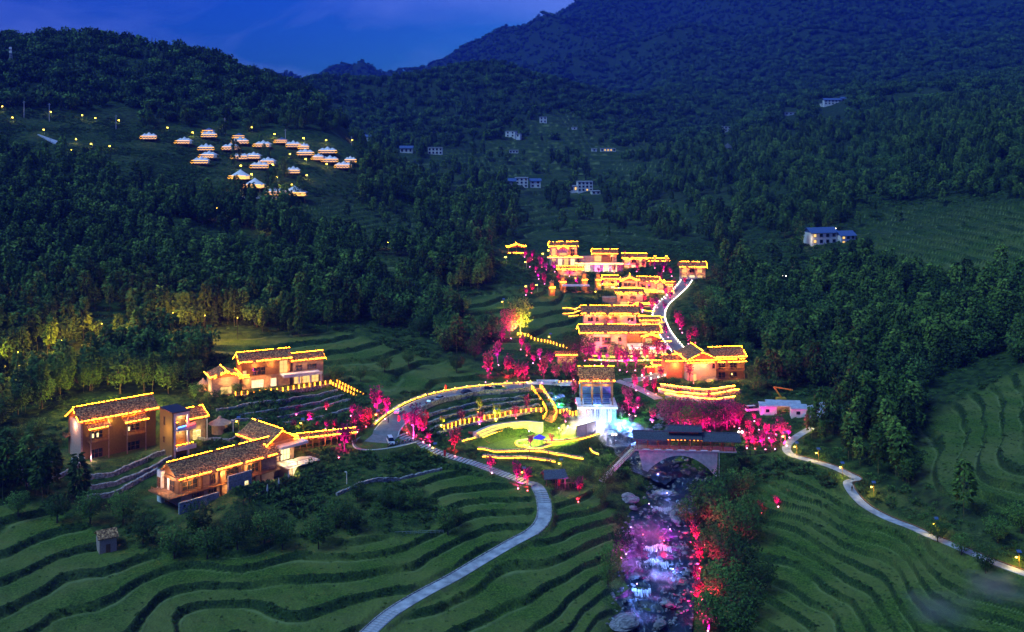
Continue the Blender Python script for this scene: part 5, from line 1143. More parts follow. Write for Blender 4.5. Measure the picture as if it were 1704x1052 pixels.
    # big ledges
    for u, v, L_, W_, rz, lab in ((1108, 826, 4.4, 2.0, .1, 'broad flat rock ledge in midstream below the bridge arch'), (1048, 832, 2.6, 1.8, -.2, 'smaller flat rock at the left bank of the stream'), (1132, 858, 5, 1.8, .15, 'thin pale rock step with white water on the right of the stream'), (1040, 1038, 3.6, 3.0, .5, 'sloping pale rock slab at the bottom of the photo')):
        p = G(u, v); b = MB(); r2 = random.Random(int(u))
        for k in range(3): b.ball((r2.uniform(-1, 1), r2.uniform(-.5, .5), k*.55), 1, 14, 6, L_*(1-.13*k), W_*(1-.13*k), .75, rough=.1, rnd=r2)
        o = b.build('rock_ledge', M['ledge']); o.location = p+Vector((0, 0, -.1)); o.rotation_euler = (.05, 0, rz); tag(o, lab, 'rock')
    for u, v, w, lab in ((1112, 848, 9, 'white water falling off the flat ledge'), (1095, 912, 9, 'blue white cascade in the magenta light'), (1085, 938, 8, 'broad white cascade left of the red glow'), (1070, 985, 5, 'lowest thin cascade near the picture bottom')):
        p = G(u, v); b = MB(); r2 = random.Random(int(v))
        for k in range(int(w*9)):
            x = -w/2+w*k/(w*9); y = math.sin(x*1.1+v)*.8+r2.uniform(-.4, .4); L3 = r2.uniform(.5, 1.9)
            if vn(np.array([x]), np.array([v]), 1.3, 5)[0] > -.18: b.bar((x, y, .35), (x+r2.uniform(-.12, .12), y-L3*.9, .3-L3*.55), r2.uniform(.04, .12), .06)
        o = b.build('cascade', M['water_white']); o.location = p+Vector((0, 0, .35)); tag(o, kind='stuff')
def b_bridge():
    d = BR_R-BR_L; L_ = d.length; e = empty('covered_bridge', BR_L, math.atan2(d.y, d.x), 'covered wind and rain bridge with dark tiled roof on a concrete arch', 'bridge')
    W_ = 4.6
    m = MB(); arch = []; x0, x1, crown, sp = 3.4, L_-6.8, -1.5, -6.4
    for k in range(17):
        t = k/16; arch.append((x0+(x1-x0)*t, sp+(crown-sp)*math.sin(PI*t)**.8))
    xs = [(.8, -.35)]+[(2.0, -5.8)]+arch+[(L_-5.6, -7.4), (L_-5.4, -.35)]
    top = [(x, -.35) for x, _ in xs]
    n = len(xs)
    for y in (.1, W_-.1):
        for i in range(n-1): m.poly([(xs[i][0], y, xs[i][1]), (xs[i+1][0], y, xs[i+1][1]), (xs[i+1][0], y, -.35), (xs[i][0], y, -.35)], [(0, 1, 2, 3)])
    for i in range(n-1): m.poly([(xs[i][0], .1, xs[i][1]), (xs[i+1][0], .1, xs[i+1][1]), (xs[i+1][0], W_-.1, xs[i+1][1]), (xs[i][0], W_-.1, xs[i][1])], [(0, 1, 2, 3)])
    m.build('arch', M['concrete'], e)
    m = MB(); m.box(-.5, L_, -.1, W_+.1, -.34, -.0); m.build('deck', M['concrete'], e)
    m = MB(); m.tube((L_-5.0, -.2, -7.5), (L_-5.0, -.2, -.1), .12, .12, 6); m.build('drain_pipe', M['steel'], e)
    n = 10
    for k in range(n):
        x = .4+(L_-1.2)*k/(n-1)
        for y in (.15, W_-.15): m = MB(); m.box(x-.13, x+.13, y-.13, y+.13, 0, 3.05); m.build('post', M['timber'], e)
    for y in (.15, W_-.15):
        m = MB(); m.box(.1, L_-.4, y-.05, y+.05, .95, 1.05); m.box(.1, L_-.4, y-.04, y+.04, .3, .38)
        for k in range(int(L_/.45)): m.box(.3+k*.45, .35+k*.45, y-.03, y+.03, 0, 1)
        m.build('railing', M['timber'], e)
    for k in range(7):
        x = 2.0+k*3.3; m = MB(); m.box(x, x+2.0, -.22, -.12, .05, .35); m.build('light_panel', M['panel'], e)
    def roof(x0, x1, z, hw, rise, nm):
        m = MB(); yc = W_/2
        for sg in (-1, 1):
            c = 5
            for k in range(c):
                f0, f1 = k/c, (k+1)/c; cu0 = f0**1.3; cu1 = f1**1.3
                y0_ = yc+sg*hw*(1-f0); y1_ = yc+sg*hw*(1-f1); z0 = z+rise*cu0; z1 = z+rise*cu1
                m.poly([(x0, y0_, z0), (x1, y0_, z0), (x1, y1_, z1), (x0, y1_, z1), (x0, y0_, z0+.22), (x1, y0_, z0+.22), (x1, y1_, z1+.18), (x0, y1_, z1+.18)], [(0,3,2,1),(4,5,6,7),(0,1,5,4),(1,2,6,5),(2,3,7,6),(3,0,4,7)])
        k = 0; x = x0+.3
        while x < x1:
            for sg in (-1, 1): m.bar((x, yc+sg*hw, z+.25), (x, yc, z+rise+.25), .10, .12)
            x += .55
        r = m.build(nm, M['dark_roof'], e); m = MB(); m.bar((x0-.2, yc, z+rise+.3), (x1+.2, yc, z+rise+.3), .3, .35); m.build('ridge_cap', M['dark_roof'], r); return r
    roof(-.8, L_*.30, 3.0, 3.3, 1.5, 'roof'); roof(L_*.30+.02, L_*.66, 3.35, 3.3, 1.3, 'roof'); roof(L_*.66+.02, L_+1.2, 2.9, 3.3, 1.5, 'roof')
    m = MB(); m.box(L_*.33, L_*.63, 1.2, W_-1.2, 4.2, 5.3); m.build('upper_wall', M['timber'], e); roof(L_*.31, L_*.66, 5.25, 2.3, 1.0, 'upper_roof')
    rnd = random.Random(4)
    for k in range(22):
        g = k//4; x = 2.6+k*1.05+(g % 2)*.5
        if x < L_-2: m = MB(); m.ball((x, .9, 2.75), .20, 7, 5, 1, 1, .8); m.build('lantern', M['lantern'], e)
    for x in (4, 10, 16, 22, 27):
        ld = bpy.data.lights.new('lamp', 'POINT'); ld.energy = 22; ld.color = (1, .12, .10); ld.shadow_soft_size = .3; o = bpy.data.objects.new('lamp', ld); COL.objects.link(o); o.parent = e; o.location = (x, W_/2, 2.2)
    # steps down on the left
    a = BR_L+Vector((-.6, 1.0, 0)); b = G(1000, 803); b.z += .3; s_ = empty('bridge_stair', a, 0, 'dark stair with purple lit railing from the bridge down to the left bank', 'stairs'); line = smooth_line([a, a.lerp(b, .5), b], 8, 0)
    for p, an in along(line, .6): m = MB(); m.box(-.28, .28, -1, 1, -.3, 0); t_ = m.build('tread', M['slab'], s_); t_.location = p-a; t_.rotation_euler = (0, 0, an)
    for sd in (-1.05, 1.05):
        m = MB(); L2 = offs(line, sd)
        for p, q in zip(L2[:-1], L2[1:]): m.bar(p-a+Vector((0, 0, 1)), q-a+Vector((0, 0, 1)), .1); m.bar(p-a+Vector((0, 0, .4)), q-a+Vector((0, 0, .4)), .07)
        for p, _ in along(L2, 1.3): m.bar(p-a-Vector((0, 0, .3)), p-a+Vector((0, 0, 1)), .1)
        m.build('handrail', M['timber'], s_)
    ld = bpy.data.lights.new('lamp', 'POINT'); ld.energy = 90; ld.color = (.8, .08, .7); ld.shadow_soft_size = .3; o = bpy.data.objects.new('lamp', ld); COL.objects.link(o); o.parent = s_; o.location = (b-a)*.7+Vector((1.5, -2, 1.2))
    # twin-globe lamp on a post at the right end
    for (uu, vv, lab) in ((1232, 742, 'post with two white globes at the right end of the covered bridge'), (1022, 746, 'post with two white globes left of the bridge')):
        p = on(uu, vv); e2 = empty('globe_lamp', p, 0, lab, 'street lamp', 'lamps with two white globes'); m = MB(); m.tube((0,0,-.5), (0,0,4), .1, .08, 6); m.bar((-.5,0,3.9), (.5,0,3.9), .08); m.build('pole', M['metal'], e2)
        for x in (-.5, .5): m = MB(); m.ball((x, 0, 4.25), .28, 8, 6); m.build('globe', M['wbulb'], e2)
        ld = bpy.data.lights.new('lamp', 'POINT'); ld.energy = 140; ld.color = (1, .8, .6); ld.shadow_soft_size = .4; o = bpy.data.objects.new('lamp', ld); COL.objects.link(o); o.parent = e2; o.location = (0, -.6, 4.3)
def point(p, power, col, parent=None, r=.3):
    ld = bpy.data.lights.new('lamp', 'POINT'); ld.energy = power; ld.color = col; ld.shadow_soft_size = r; o = bpy.data.objects.new('lamp', ld); COL.objects.link(o); o.location = p
    if parent: o.parent = parent
    return o
ORD = ['first','second','third','fourth','fifth','sixth','seventh','eighth','ninth','tenth','eleventh','twelfth','thirteenth','fourteenth','fifteenth','sixteenth','seventeenth','eighteenth','nineteenth','twentieth','twenty-first','twenty-second','twenty-third','twenty-fourth','twenty-fifth','twenty-sixth','twenty-seventh','twenty-eighth','twenty-ninth','thirtieth','thirty-first','thirty-second','thirty-third','thirty-fourth']
def floodlight(p, power, col, bulb, label, group, r=.2, up=.35, bs=.16, aim=None):
    e = empty('ground_spotlight', p, random.uniform(0, 6), label, 'spotlight', group); m = MB(); m.tube((0,0,-.3), (0,0,up-.1), .09, .13, 6); m.build('housing', M['metal'], e)
    m = MB(); m.ball((0, 0, up+.02), bs, 7, 5); m.build('bulb', M[bulb], e); 
    if aim is None: point((.05, -.1, up+.35), power, col, e, r); return e
    ld = bpy.data.lights.new('lamp', 'SPOT'); ld.energy = power; ld.color = col; ld.shadow_soft_size = r; ld.spot_size = math.radians(125); ld.spot_blend = .5; o = bpy.data.objects.new('lamp', ld); COL.objects.link(o)
    e.rotation_euler = (0, 0, 0); o.parent = e; o.location = (0, 0, up+.3); o.rotation_euler = (Vector(aim)-Vector(p)).to_track_quat('-Z', 'Y').to_euler(); return e
MAG = (1, .005, .42); RED = (1, .01, .10); VIO = (.75, .03, 1); YEL = (1, .72, .06); GRN = (.1, 1, .25)
def b_glowtrees():
    """ornamental trees, each with its own coloured spotlight on the ground"""
    T = [ # u, v, height, colour, power, where
     (627,690,9.5,MAG,1,'tall magenta tree at the foot of the terrace stairway'),(643,690,6,MAG,1,'magenta tree on the right of the tall one by the road bend'),(613,704,5,RED,1,'red tree below the stairway, near the road bend'),(600,708,5.5,MAG,1,'magenta bushy tree left of the road bend'),(587,690,3.6,MAG,.6,'small magenta tree under the stairway'),
     (495,690,3,MAG,.5,'small magenta tree left on the terraces below the fenced house'),(515,700,3.2,MAG,.5,'small pink tree on the terrace under the fenced house'),(543,681,2.6,RED,.4,'small red shrub high on the terraces'),(488,716,3.4,MAG,.5,'magenta shrub behind the gallery, left end'),(528,714,2.2,RED,.4,'red shrub behind the gallery roof, second from left'),(543,713,2.4,MAG,.4,'pink shrub behind the gallery roof, third from left'),(557,712,2.6,RED,.4,'red shrub behind the gallery roof, fourth from left'),
     (573,752,9,MAG,1,'red and orange tree rising in front of the gallery end'),(590,712,4,RED,.5,'red tree over the right end of the gallery'),
     (690,722,8.5,MAG,1.3,'large magenta tree inside the road curve, left one'),(704,728,8,MAG,1.3,'large magenta tree inside the road curve, right one'),(676,716,5,RED,.7,'red tree at the left of the magenta pair inside the curve'),(714,738,3,MAG,.5,'small pink tree beside the slab path top'),(756,752,7.5,RED,.8,'dark red tree left of the glowing seats'),
     (736,710,3.4,YEL,.4,'slim yellow lit tree at the left end of the terraces'),(768,704,4.6,(1,.4,.1),.6,'orange lit tree on the amphitheatre walk'),(798,684,4,YEL,.3,'pale yellow tree on the middle terrace'),(800,704,4,MAG,.6,'pink tree on the amphitheatre walk'),(826,697,4.6,YEL,.6,'yellow tree with bare stem above the fence'),(858,694,4,RED,.6,'pink red tree near the top of the seats'),(876,684,5,RED,.5,'wide dull red tree beside the steep stair'),
     (816,784,4.6,MAG,.4,'thin magenta tree below the lowest lit wall'),(860,802,6,MAG,.7,'left magenta tree of the pair over the slab path'),(878,808,5.4,RED,.7,'right red tree of the pair over the slab path'),(883,742,3.4,MAG,.4,'slim pink tree inside the ring wall'),(918,742,3,RED,.5,'small red tree right of the blue gazebo'),
     (812,628,9.5,MAG,.7,'tall narrow magenta tree left of the valley tree group'),(845,626,8,RED,.7,'magenta red tree in the middle of the valley group'),(828,604,8,VIO,.5,'wide purple tree behind the valley group'),(862,632,5.5,RED,.8,'low red tree at the road end'),(874,630,4.5,MAG,.6,'small pink tree at the right of the valley group'),
     (848,560,10.5,MAG,.6,'big magenta tree beside the yellow one'),(866,556,14,YEL,2.2,'big yellow green tree beside the magenta one'),(836,568,6,MAG,.4,'dim magenta tree left of the big pair'),
     (905,632,8.5,MAG,.4,'dim magenta tree behind the slab bridge'),(925,636,7.5,RED,.5,'dark red tree behind the slab bridge'),(941,636,7.5,RED,.5,'dark red tree left of the stage tower'),(952,628,7,MAG,.6,'magenta tree above the stage tower, left'),
     (985,604,6,MAG,.7,'magenta tree in front of the grand inn, leftmost'),(998,604,4,VIO,.5,'round violet tree in front of the grand inn'),(1028,612,6,MAG,.9,'bright magenta tree right of the stage roof'),(1042,614,7,MAG,.9,'tall magenta tree right of the stage roof'),(1058,612,6,MAG,.6,'magenta tree left of the kiosk'),(1074,604,6,RED,.6,'dim red tree behind the kiosk'),(1094,598,5.5,RED,.7,'red tree beside the white terrace'),(1104,594,4.5,MAG,.6,'magenta tree beside the village road bend'),
     (1056,648,4,MAG,.5,'pink tree inside the boardwalk fork, left'),(1074,652,4.5,MAG,.7,'pink tree inside the boardwalk fork, middle'),(1088,652,4,RED,.6,'red tree inside the boardwalk fork, right'),
     (1032,694,6.5,MAG,.9,'magenta tree right of the water curtain'),(1046,684,7.5,MAG,.9,'tall magenta tree right of the stage'),(1050,704,4,MAG,.7,'pink tree by the pool corner'),(1062,676,3.4,MAG,.6,'small pink tree on the dark green slope, left'),(1086,700,4,MAG,.9,'lone pink tree on the dark green slope, right'),(941,700,3.4,MAG,.8,'pink shrub at the left pool corner'),(956,662,6.5,MAG,.7,'magenta tree beside the bridge head fence'),
     (1148,634,6,RED,.8,'red tree in front of the villa gable'),(1180,664,3,RED,.3,'dim red shrub on the golden bank'),(1130,660,3.6,RED,.4,'dark red tree on the golden banks'),
     (1072,500,4,RED,.6,'red tree beside the stacked inn door'),(1108,496,4.5,MAG,.8,'magenta tree where the road meets the stacked inn'),(1050,518,3.4,RED,.5,'small red tree under the lower inn'),(1085,518,4.5,MAG,.8,'magenta tree between lower inn and road'),(1068,520,3.8,MAG,.6,'pink tree right of the lower inn'),(1092,512,3.4,MAG,.7,'pink shrub on the road verge by the lower inn'),(970,552,3,MAG,.5,'pink shrub at the left end of the long inn'),(1015,545,4,RED,.7,'red creeper tree on the long inn porch'),
     (1128,545,6,MAG,.6,'magenta tree right of the winding road, upper'),(1134,552,5,MAG,.4,'magenta tree right of the winding road, lower'),(1157,570,5,RED,.4,'dim red tree on the dark slope right of the road'),(1146,572,4,MAG,.3,'dim pink tree near the dark slope foot'),
     (874,432,3.4,MAG,.5,'pink shrub beside the hilltop pavilion'),(886,436,4,MAG,.5,'magenta tree right of the hilltop pavilion'),(900,446,5,MAG,.6,'magenta tree left of the hillside house'),(908,450,3,VIO,.5,'violet shrub below the hillside house, left'),(921,452,5,VIO,.7,'violet tree in front of the hillside house'),(940,452,3,RED,.6,'red shrub in front of the hillside house'),(964,450,4.5,RED,.6,'red tree between the two top houses'),(974,446,5.5,MAG,.6,'dark magenta tree between the two top houses'),(892,452,2.6,MAG,.5,'pink shrub on the left slope of the top row'),(1046,444,6,RED,.6,'dim red tree in front of the long low house'),(1070,444,4,RED,.7,'red hedge tree in front of the long low house'),(1039,432,4,MAG,.4,'narrow purple tree behind the long low house'),(1115,460,4,MAG,.5,'magenta shrub at the right of the top row'),(1140,474,3,RED,.4,'red shrub where the road leaves the village'),
     (1028,478,4.5,MAG,.6,'magenta shrub left of the stacked inn'),(940,478,4,RED,.5,'red tree left of the small stage roof'),(876,492,3,MAG,.4,'pink shrub on the meadow edge, left'),(886,488,3.6,RED,.5,'red shrub on the meadow edge, right'),
     (1242,742,5,MAG,1,'magenta tree just right of the covered bridge'),(1254,744,4,RED,.8,'red tree behind the riverside railing, left'),(1268,746,6,MAG,1,'magenta tree behind the riverside railing, middle'),(1284,746,4.6,MAG,1,'bright pink tree behind the riverside railing, right'),(1300,738,8,MAG,.9,'tall magenta tree beside the hill path bend'),(1288,722,3,RED,.2,'red shrub right of the white cabins slope'),(1245,718,4,RED,.6,'red shrub above the bridge end'),(1262,714,3.4,MAG,.2,'pink tree on the slope below the white cabins'),
     (1158,905,6,RED,1.5,'red tree at the edge of the right bank, uppermost'),(1164,940,6.5,RED,1.5,'red tree at the edge of the right bank, second from above'),(1158,975,5,MAG,1.3,'magenta shrub at the edge of the right bank'),(1162,1010,6.5,RED,1.6,'red tree at the edge of the right bank, second from below'),(1170,1040,6,MAG,1.5,'magenta red tree at the edge of the right bank, lowest'),(1030,915,4,VIO,.8,'violet shrub at the left edge of the rapids'),
     (1292,840,3,MAG,.5,'small magenta shrub on the dark right slope'),(1266,850,3,RED,.3,'dim red shrub on the dark right slope'),(964,826,5,RED,1,'red bush glowing beside the stream left bank'),
    ]
    S = [(1003,470),(1018,474),(1030,500),(1040,506),(1098,470),(1112,474),(1122,480),(1116,500),(1106,515),(960,470),(948,462),(930,466),(905,470),(895,462),(880,445),(996,452),(1022,452),(1060,450),(1090,446),(1104,452),(1062,548),(1090,552),(1108,560),(1120,600),(1085,606),(1010,600),(1036,600),(975,598),(955,586),(1008,620),(1070,628),(1100,632),(1040,664),(1056,690),(1012,700),(888,604),(878,590),(868,580),(898,596),(916,606),(1236,728),(1250,726),(1276,728),(1312,728),(1230,710),(1255,700)]
    for i, (u, v) in enumerate(S):
        zone = 'among upper village houses' if v < 520 else ('round the inns and villa' if v < 640 and u > 950 else ('on the slope above the road end' if u < 950 else ('between stage and boardwalk' if u < 1150 else 'behind the riverside railing')))
        same = sorted(q for q in S if (('a' if q[1] < 520 else ('b' if q[1] < 640 and q[0] > 950 else ('c' if q[0] < 950 else ('d' if q[0] < 1150 else 'e')))) == ('a' if v < 520 else ('b' if v < 640 and u > 950 else ('c' if u < 950 else ('d' if u < 1150 else 'e'))))))
        T.append((u, v, 2.6+(i*7 % 5)*.45, (MAG, RED, MAG, VIO, MAG)[i % 5], .55, 'glowing shrub %s, %s from the left' % (zone, ORD[same.index((u, v))])))
    for i, (u, v, h, col, pw, lab) in enumerate(T):
        if v < 660 and u > 860 and h < 7: h *= 1.25
        p = on(u, v); kind = 'sapling' if h < 10 else 'big'
        s = h/3.2 if kind == 'sapling' else h/9.5
        if kind == 'big' and h < 5: s *= 1.0
        if kind == 'sapling': sx = s*(1.15 if h < 5 else .9)
        else: sx = s*.8
        e = clone_tree(kind, i, p, sx, i*1.3, 'ornamental_tree', lab, 'tree', 'colour lit garden trees', s)
        for c in e.children:
            if c.name.startswith('crown'): c.data = crown_var(c.data, 'yellowleaf' if col == YEL else 'maple')
        bulb = {MAG: 'mbulb', RED: 'rbulb', VIO: 'mbulb', YEL: 'bulb'}.get(col, 'bulb')
        pwr = 270*pw*h*h**.35
        a = 4.1+i*.7; q = Vector((p.x-.1*h*math.cos(a), p.y-.42*h-.35, 0)); q.z = Hz(q.x, q.y)
        floodlight(q, pwr, col, bulb, 'spotlight under the '+lab, 'spotlights under the colour lit trees', aim=(p.x, p.y, p.z+h*.62))
_cv = {}
def crown_var(me, mat='maple'):
    if (me.name, mat) not in _cv:
        c = me.copy(); c.materials.clear(); c.materials.append(M[mat]); _cv[me.name, mat] = c
    return _cv[me.name, mat]
def LK(q):
    u, v = q[0], q[1]
    return 0 if 1100 < u < 1230 and 685 < v < 720 else (1 if 1140 < u < 1280 and v > 760 else (2 if 960 < u < 1070 and v > 790 else (3 if u < 800 and v > 820 else (4 if u < 420 else (5 if u > 1400 else (6 if u > 1150 else 7))))))
WOODLIGHT = []
def b_bigtrees():
    B = [(30,858,7),(95,868,8),(150,872,8),(205,872,9),(238,905,8),(290,925,9),(345,925,9),(330,895,9),(395,915,9),(440,905,9.5),(470,912,7),(530,912,8),(560,880,7.5),(585,885,7),(595,835,6),(640,845,5.5),(690,845,6),(665,850,5),(745,885,8),(760,870,5),(415,880,5),
         (1150,880,8),(1180,880,11),(1205,850,10),(1228,830,9),(1165,845,8),(1215,900,11),(1245,905,10),(1195,945,11),(1230,965,11),(1205,1005,11),(1240,1030,10),(1180,1050,8),(1265,990,8),(1225,1070,10),(1250,870,8),
         (1020,950,7),(1035,915,6),(1012,975,5),(1000,840,5),(1010,815,6),(955,812,5),(975,800,5),(1060,815,4),
         (1560,905,5.5),(1600,925,5),(1640,950,5.5),(1660,905,6),(1700,880,7),(1480,770,7),(1520,790,7),(1180,780,5),(1215,800,6),
         (330,670,6),(350,680,5),(370,668,4),(395,662,4),(20,750,7),(60,730,6),(100,655,10),(150,650,11),(200,655,13),(240,652,11),(280,655,9),(320,640,8),(180,640,11),(255,640,10),(30,690,9),(70,680,9),
         (640,620,6),(680,610,6),(560,640,6),(600,632,5),(760,620,6),(790,600,7),(970,632,6),(990,628,6),(1025,598,6),(955,602,9),(975,596,8),(1085,588,6),(700,560,8),(740,560,8),
         (1130,716,8.5),(1150,720,9),(1170,716,9),(1190,720,8.5),(1210,716,8.5),(1112,712,8),(1225,706,7.5),(1140,702,7),(1180,700,7),(1205,698,7),
         (1170,520,9),(1190,540,9),(1165,545,7),(1195,560,8),(1215,575,7),(1240,600,7),(1255,640,6),(1262,660,6)]
    cnt_ = {}
    for i, (u, v, h) in enumerate(B):
        p = on(u, v); h *= .85 if v > 820 and u < 800 else 1
        if 1100 < u < 1230 and 685 < v < 720: lab, grp = 'magenta lit tree in the grove behind the bridge', 'grove behind the covered bridge'
        elif 1140 < u < 1280 and v > 760: lab, grp = 'large dark tree on the right bank of the stream', 'trees along the right bank'
        elif 960 < u < 1070 and v > 790: lab, grp = 'dark bushy tree on the left bank of the stream', 'trees along the left bank'
        elif u < 800 and v > 820: lab, grp = 'dark bushy tree in the row below the nearest house', 'trees below the nearest house'
        elif u < 420: lab, grp = 'leafy tree at the wood edge behind the left houses', 'trees behind the left houses'
        elif u > 1400: lab, grp = 'dark bushy tree beside the lit hill path', 'trees beside the hill path'
        elif u > 1150: lab, grp = 'dark tree on the slope right of the village road', 'trees right of the village road'
        else: lab, grp = 'dark tree among the village gardens', 'trees among the village gardens'
        srt = sorted(q for q in B if LK(q) == LK((u, v, h))); lab = '%s, %s from the left' % (lab, ORD[[(q[0], q[1]) for q in srt].index((u, v))])
        e = clone_tree('big', i, p, h/9.5, i*2.1, 'broadleaf_tree', lab, 'tree', grp, h/9.5*random.uniform(.85, 1.1))
        if grp.startswith('grove'):
            for c in e.children:
                if c.name.startswith('crown'): c.data = crown_var(c.data)
    g = 'spotlights in the grove behind the bridge'
    for (u, v, pw, col) in ((1112,722,900,MAG),(1140,724,1100,MAG),(1160,726,900,RED),(1180,724,1100,MAG),(1205,722,800,MAG),(1222,712,500,MAG),(1130,700,500,RED),(1165,700,700,MAG),(1195,700,600,RED)):
        p = on(u, v); floodlight(p, pw*5, col, 'rbulb', 'pink spotlight on the ground in the grove behind the covered bridge', g, aim=(p.x, p.y+5, p.z+8))
    for i, (u, v, pw, col, lab) in enumerate(((1168,1000,160,RED,'lowest red spotlight on the right bank'),(1163,960,150,RED,'red spotlight under the right bank trees, second from below'),(1150,935,160,MAG,'red spotlight under the right bank trees, third from below'),(1172,910,200,RED,'uppermost red spotlight on the right bank'))):
        p = on(u, v); floodlight(p, pw*12, col, 'rbulb', lab, 'red spotlights on the right bank', bs=.22, aim=(p.x+1, p.y+2, p.z+6))
    for u, v, pw, col, lab in ((1050,890,420,VIO,'violet floodlight at the left edge of the rapids'),(1070,902,420,MAG,'red floodlight between the rocks in midstream'),(1115,893,380,VIO,'magenta floodlight at the right of the rapids'),(1105,912,420,RED,'red floodlight on the wet rocks'),(1092,930,1100,(.2,.3,1),'blue floodlight under the cascade'),(1042,935,520,(.6,.1,1),'violet floodlight on the lower left bank'),(1080,850,90,(.7,.2,1),'violet floodlight below the flat ledge'),(1120,960,900,(.15,.3,1),'blue floodlight at the lower stream'),(1060,985,900,(.12,.28,1),'blue floodlight near the picture bottom'),(1095,800,160,(.12,.25,1),'blue floodlight under the bridge arch'),(1110,832,160,(.2,.3,1),'blue floodlight on the flat ledge')):
        p = G(u, v); p.z += .9; floodlight(p, pw*.5, col, 'rbulb' if col in (RED, MAG) else 'vbulb', lab, 'coloured floodlights along the stream', .3, 1.0, .12)
    for u, v, pw, hh, lab in ((195,674,9000,3,'yellow floodlight under the big leafy tree behind the left houses'),(240,668,6000,3,'yellow floodlight right of the big leafy tree'),(120,590,7000,8,'yellow floodlight at the bamboo edge, far left'),(50,612,6000,8,'yellow floodlight at the left picture edge wood'),(185,566,5000,9,'dim amber floodlight in the bamboo'),(300,548,5000,9,'amber floodlight in the bamboo, middle'),(352,548,5000,9,'amber floodlight in the bamboo, right'),(405,548,3000,8,'dim amber floodlight at the right end of the bamboo')):
        p = on(u, v); p.y -= 9; p.z = Hz(p.x, p.y); pw *= .75; floodlight(p, pw, (1, .42, .05) if v < 600 else (1, .66, .06), 'bulb', lab, 'yellow floodlights at the wood edge', .5, hh, .12); WOODLIGHT.append((p.x, p.y))
    for u, v, pw, col, lab in ((980,700,180,(.7,.72,1),'white pool floodlight under the water curtain'),(962,722,1300,(1,.74,.22),'warm floodlight behind the goal screen'),(975,716,1500,(.65,.75,1),'white floodlight in the pool mist'),(1000,718,1500,(.3,.4,1),'blue floodlight in the middle of the pool'),(1030,712,1100,(.1,.7,1),'cyan floodlight at the right of the pool'),(1040,700,700,(.1,1,.3),'green floodlight on the pool rocks'),(1000,736,1000,(.85,.8,1),'white floodlight right of the goal screen'),(925,668,1200,(.1,.2,1),'blue floodlight on the small cascade'),(930,680,700,(.05,1,.35),'green floodlight under the small cascade'),(1050,722,900,(.15,.3,1),'blue floodlight at the pool outlet'),(930,738,5000,(.85,1,.06),'yellow floodlight on the lawn, right'),(880,735,2500,(.9,1,.10),'yellow floodlight on the lawn, left'),(945,722,1500,(1,.6,.15),'amber floodlight on the lawn edge')):
        p = on(u, v); floodlight(p, pw, col, 'wbulb', lab, 'floodlights round the pool and lawn', .5, 3.6 if 'lawn' in lab else 1.3, .14)
# ------------------------------------------------------------------ lamps, vehicles, people, tents, far houses
def solar_lamp(u, v, label, h=3.6, pw=60, solar=True, group='yellow garden lamps with solar panels', side=-1, bs=.22, far=False):
    p = on(u, v); e = empty('street_lamp', p, 0, label, 'street lamp', group); m = MB(); m.tube((0,0,-.4), (0,0,h), .07, .05, 6); m.bar((0,0,h-.9), (side*.6,0,h-.9), .06); m.build('pole', M['ochre' if solar else 'steel'], e)
    if solar: m = MB(); q = .5; m.poly([(-q,-.35,h),(q,-.35,h),(q,.35,h+.35),(-q,.35,h+.35),(-q,-.35,h+.06),(q,-.35,h+.06),(q,.35,h+.41),(-q,.35,h+.41)], [(0,3,2,1),(4,5,6,7),(0,1,5,4),(1,2,6,5),(2,3,7,6),(3,0,4,7)]); m.build('solar_panel', M['blue_roof'], e)
    m = MB(); m.ball((side*.6, 0, h-1.05), bs, 8, 5, 1.2, 1, .6); m.build('bulb', M['bulb'], e)
    if pw: point((side*.6, -.15, h-1.35), pw, (1, .68, .08), e, .25)
    return e
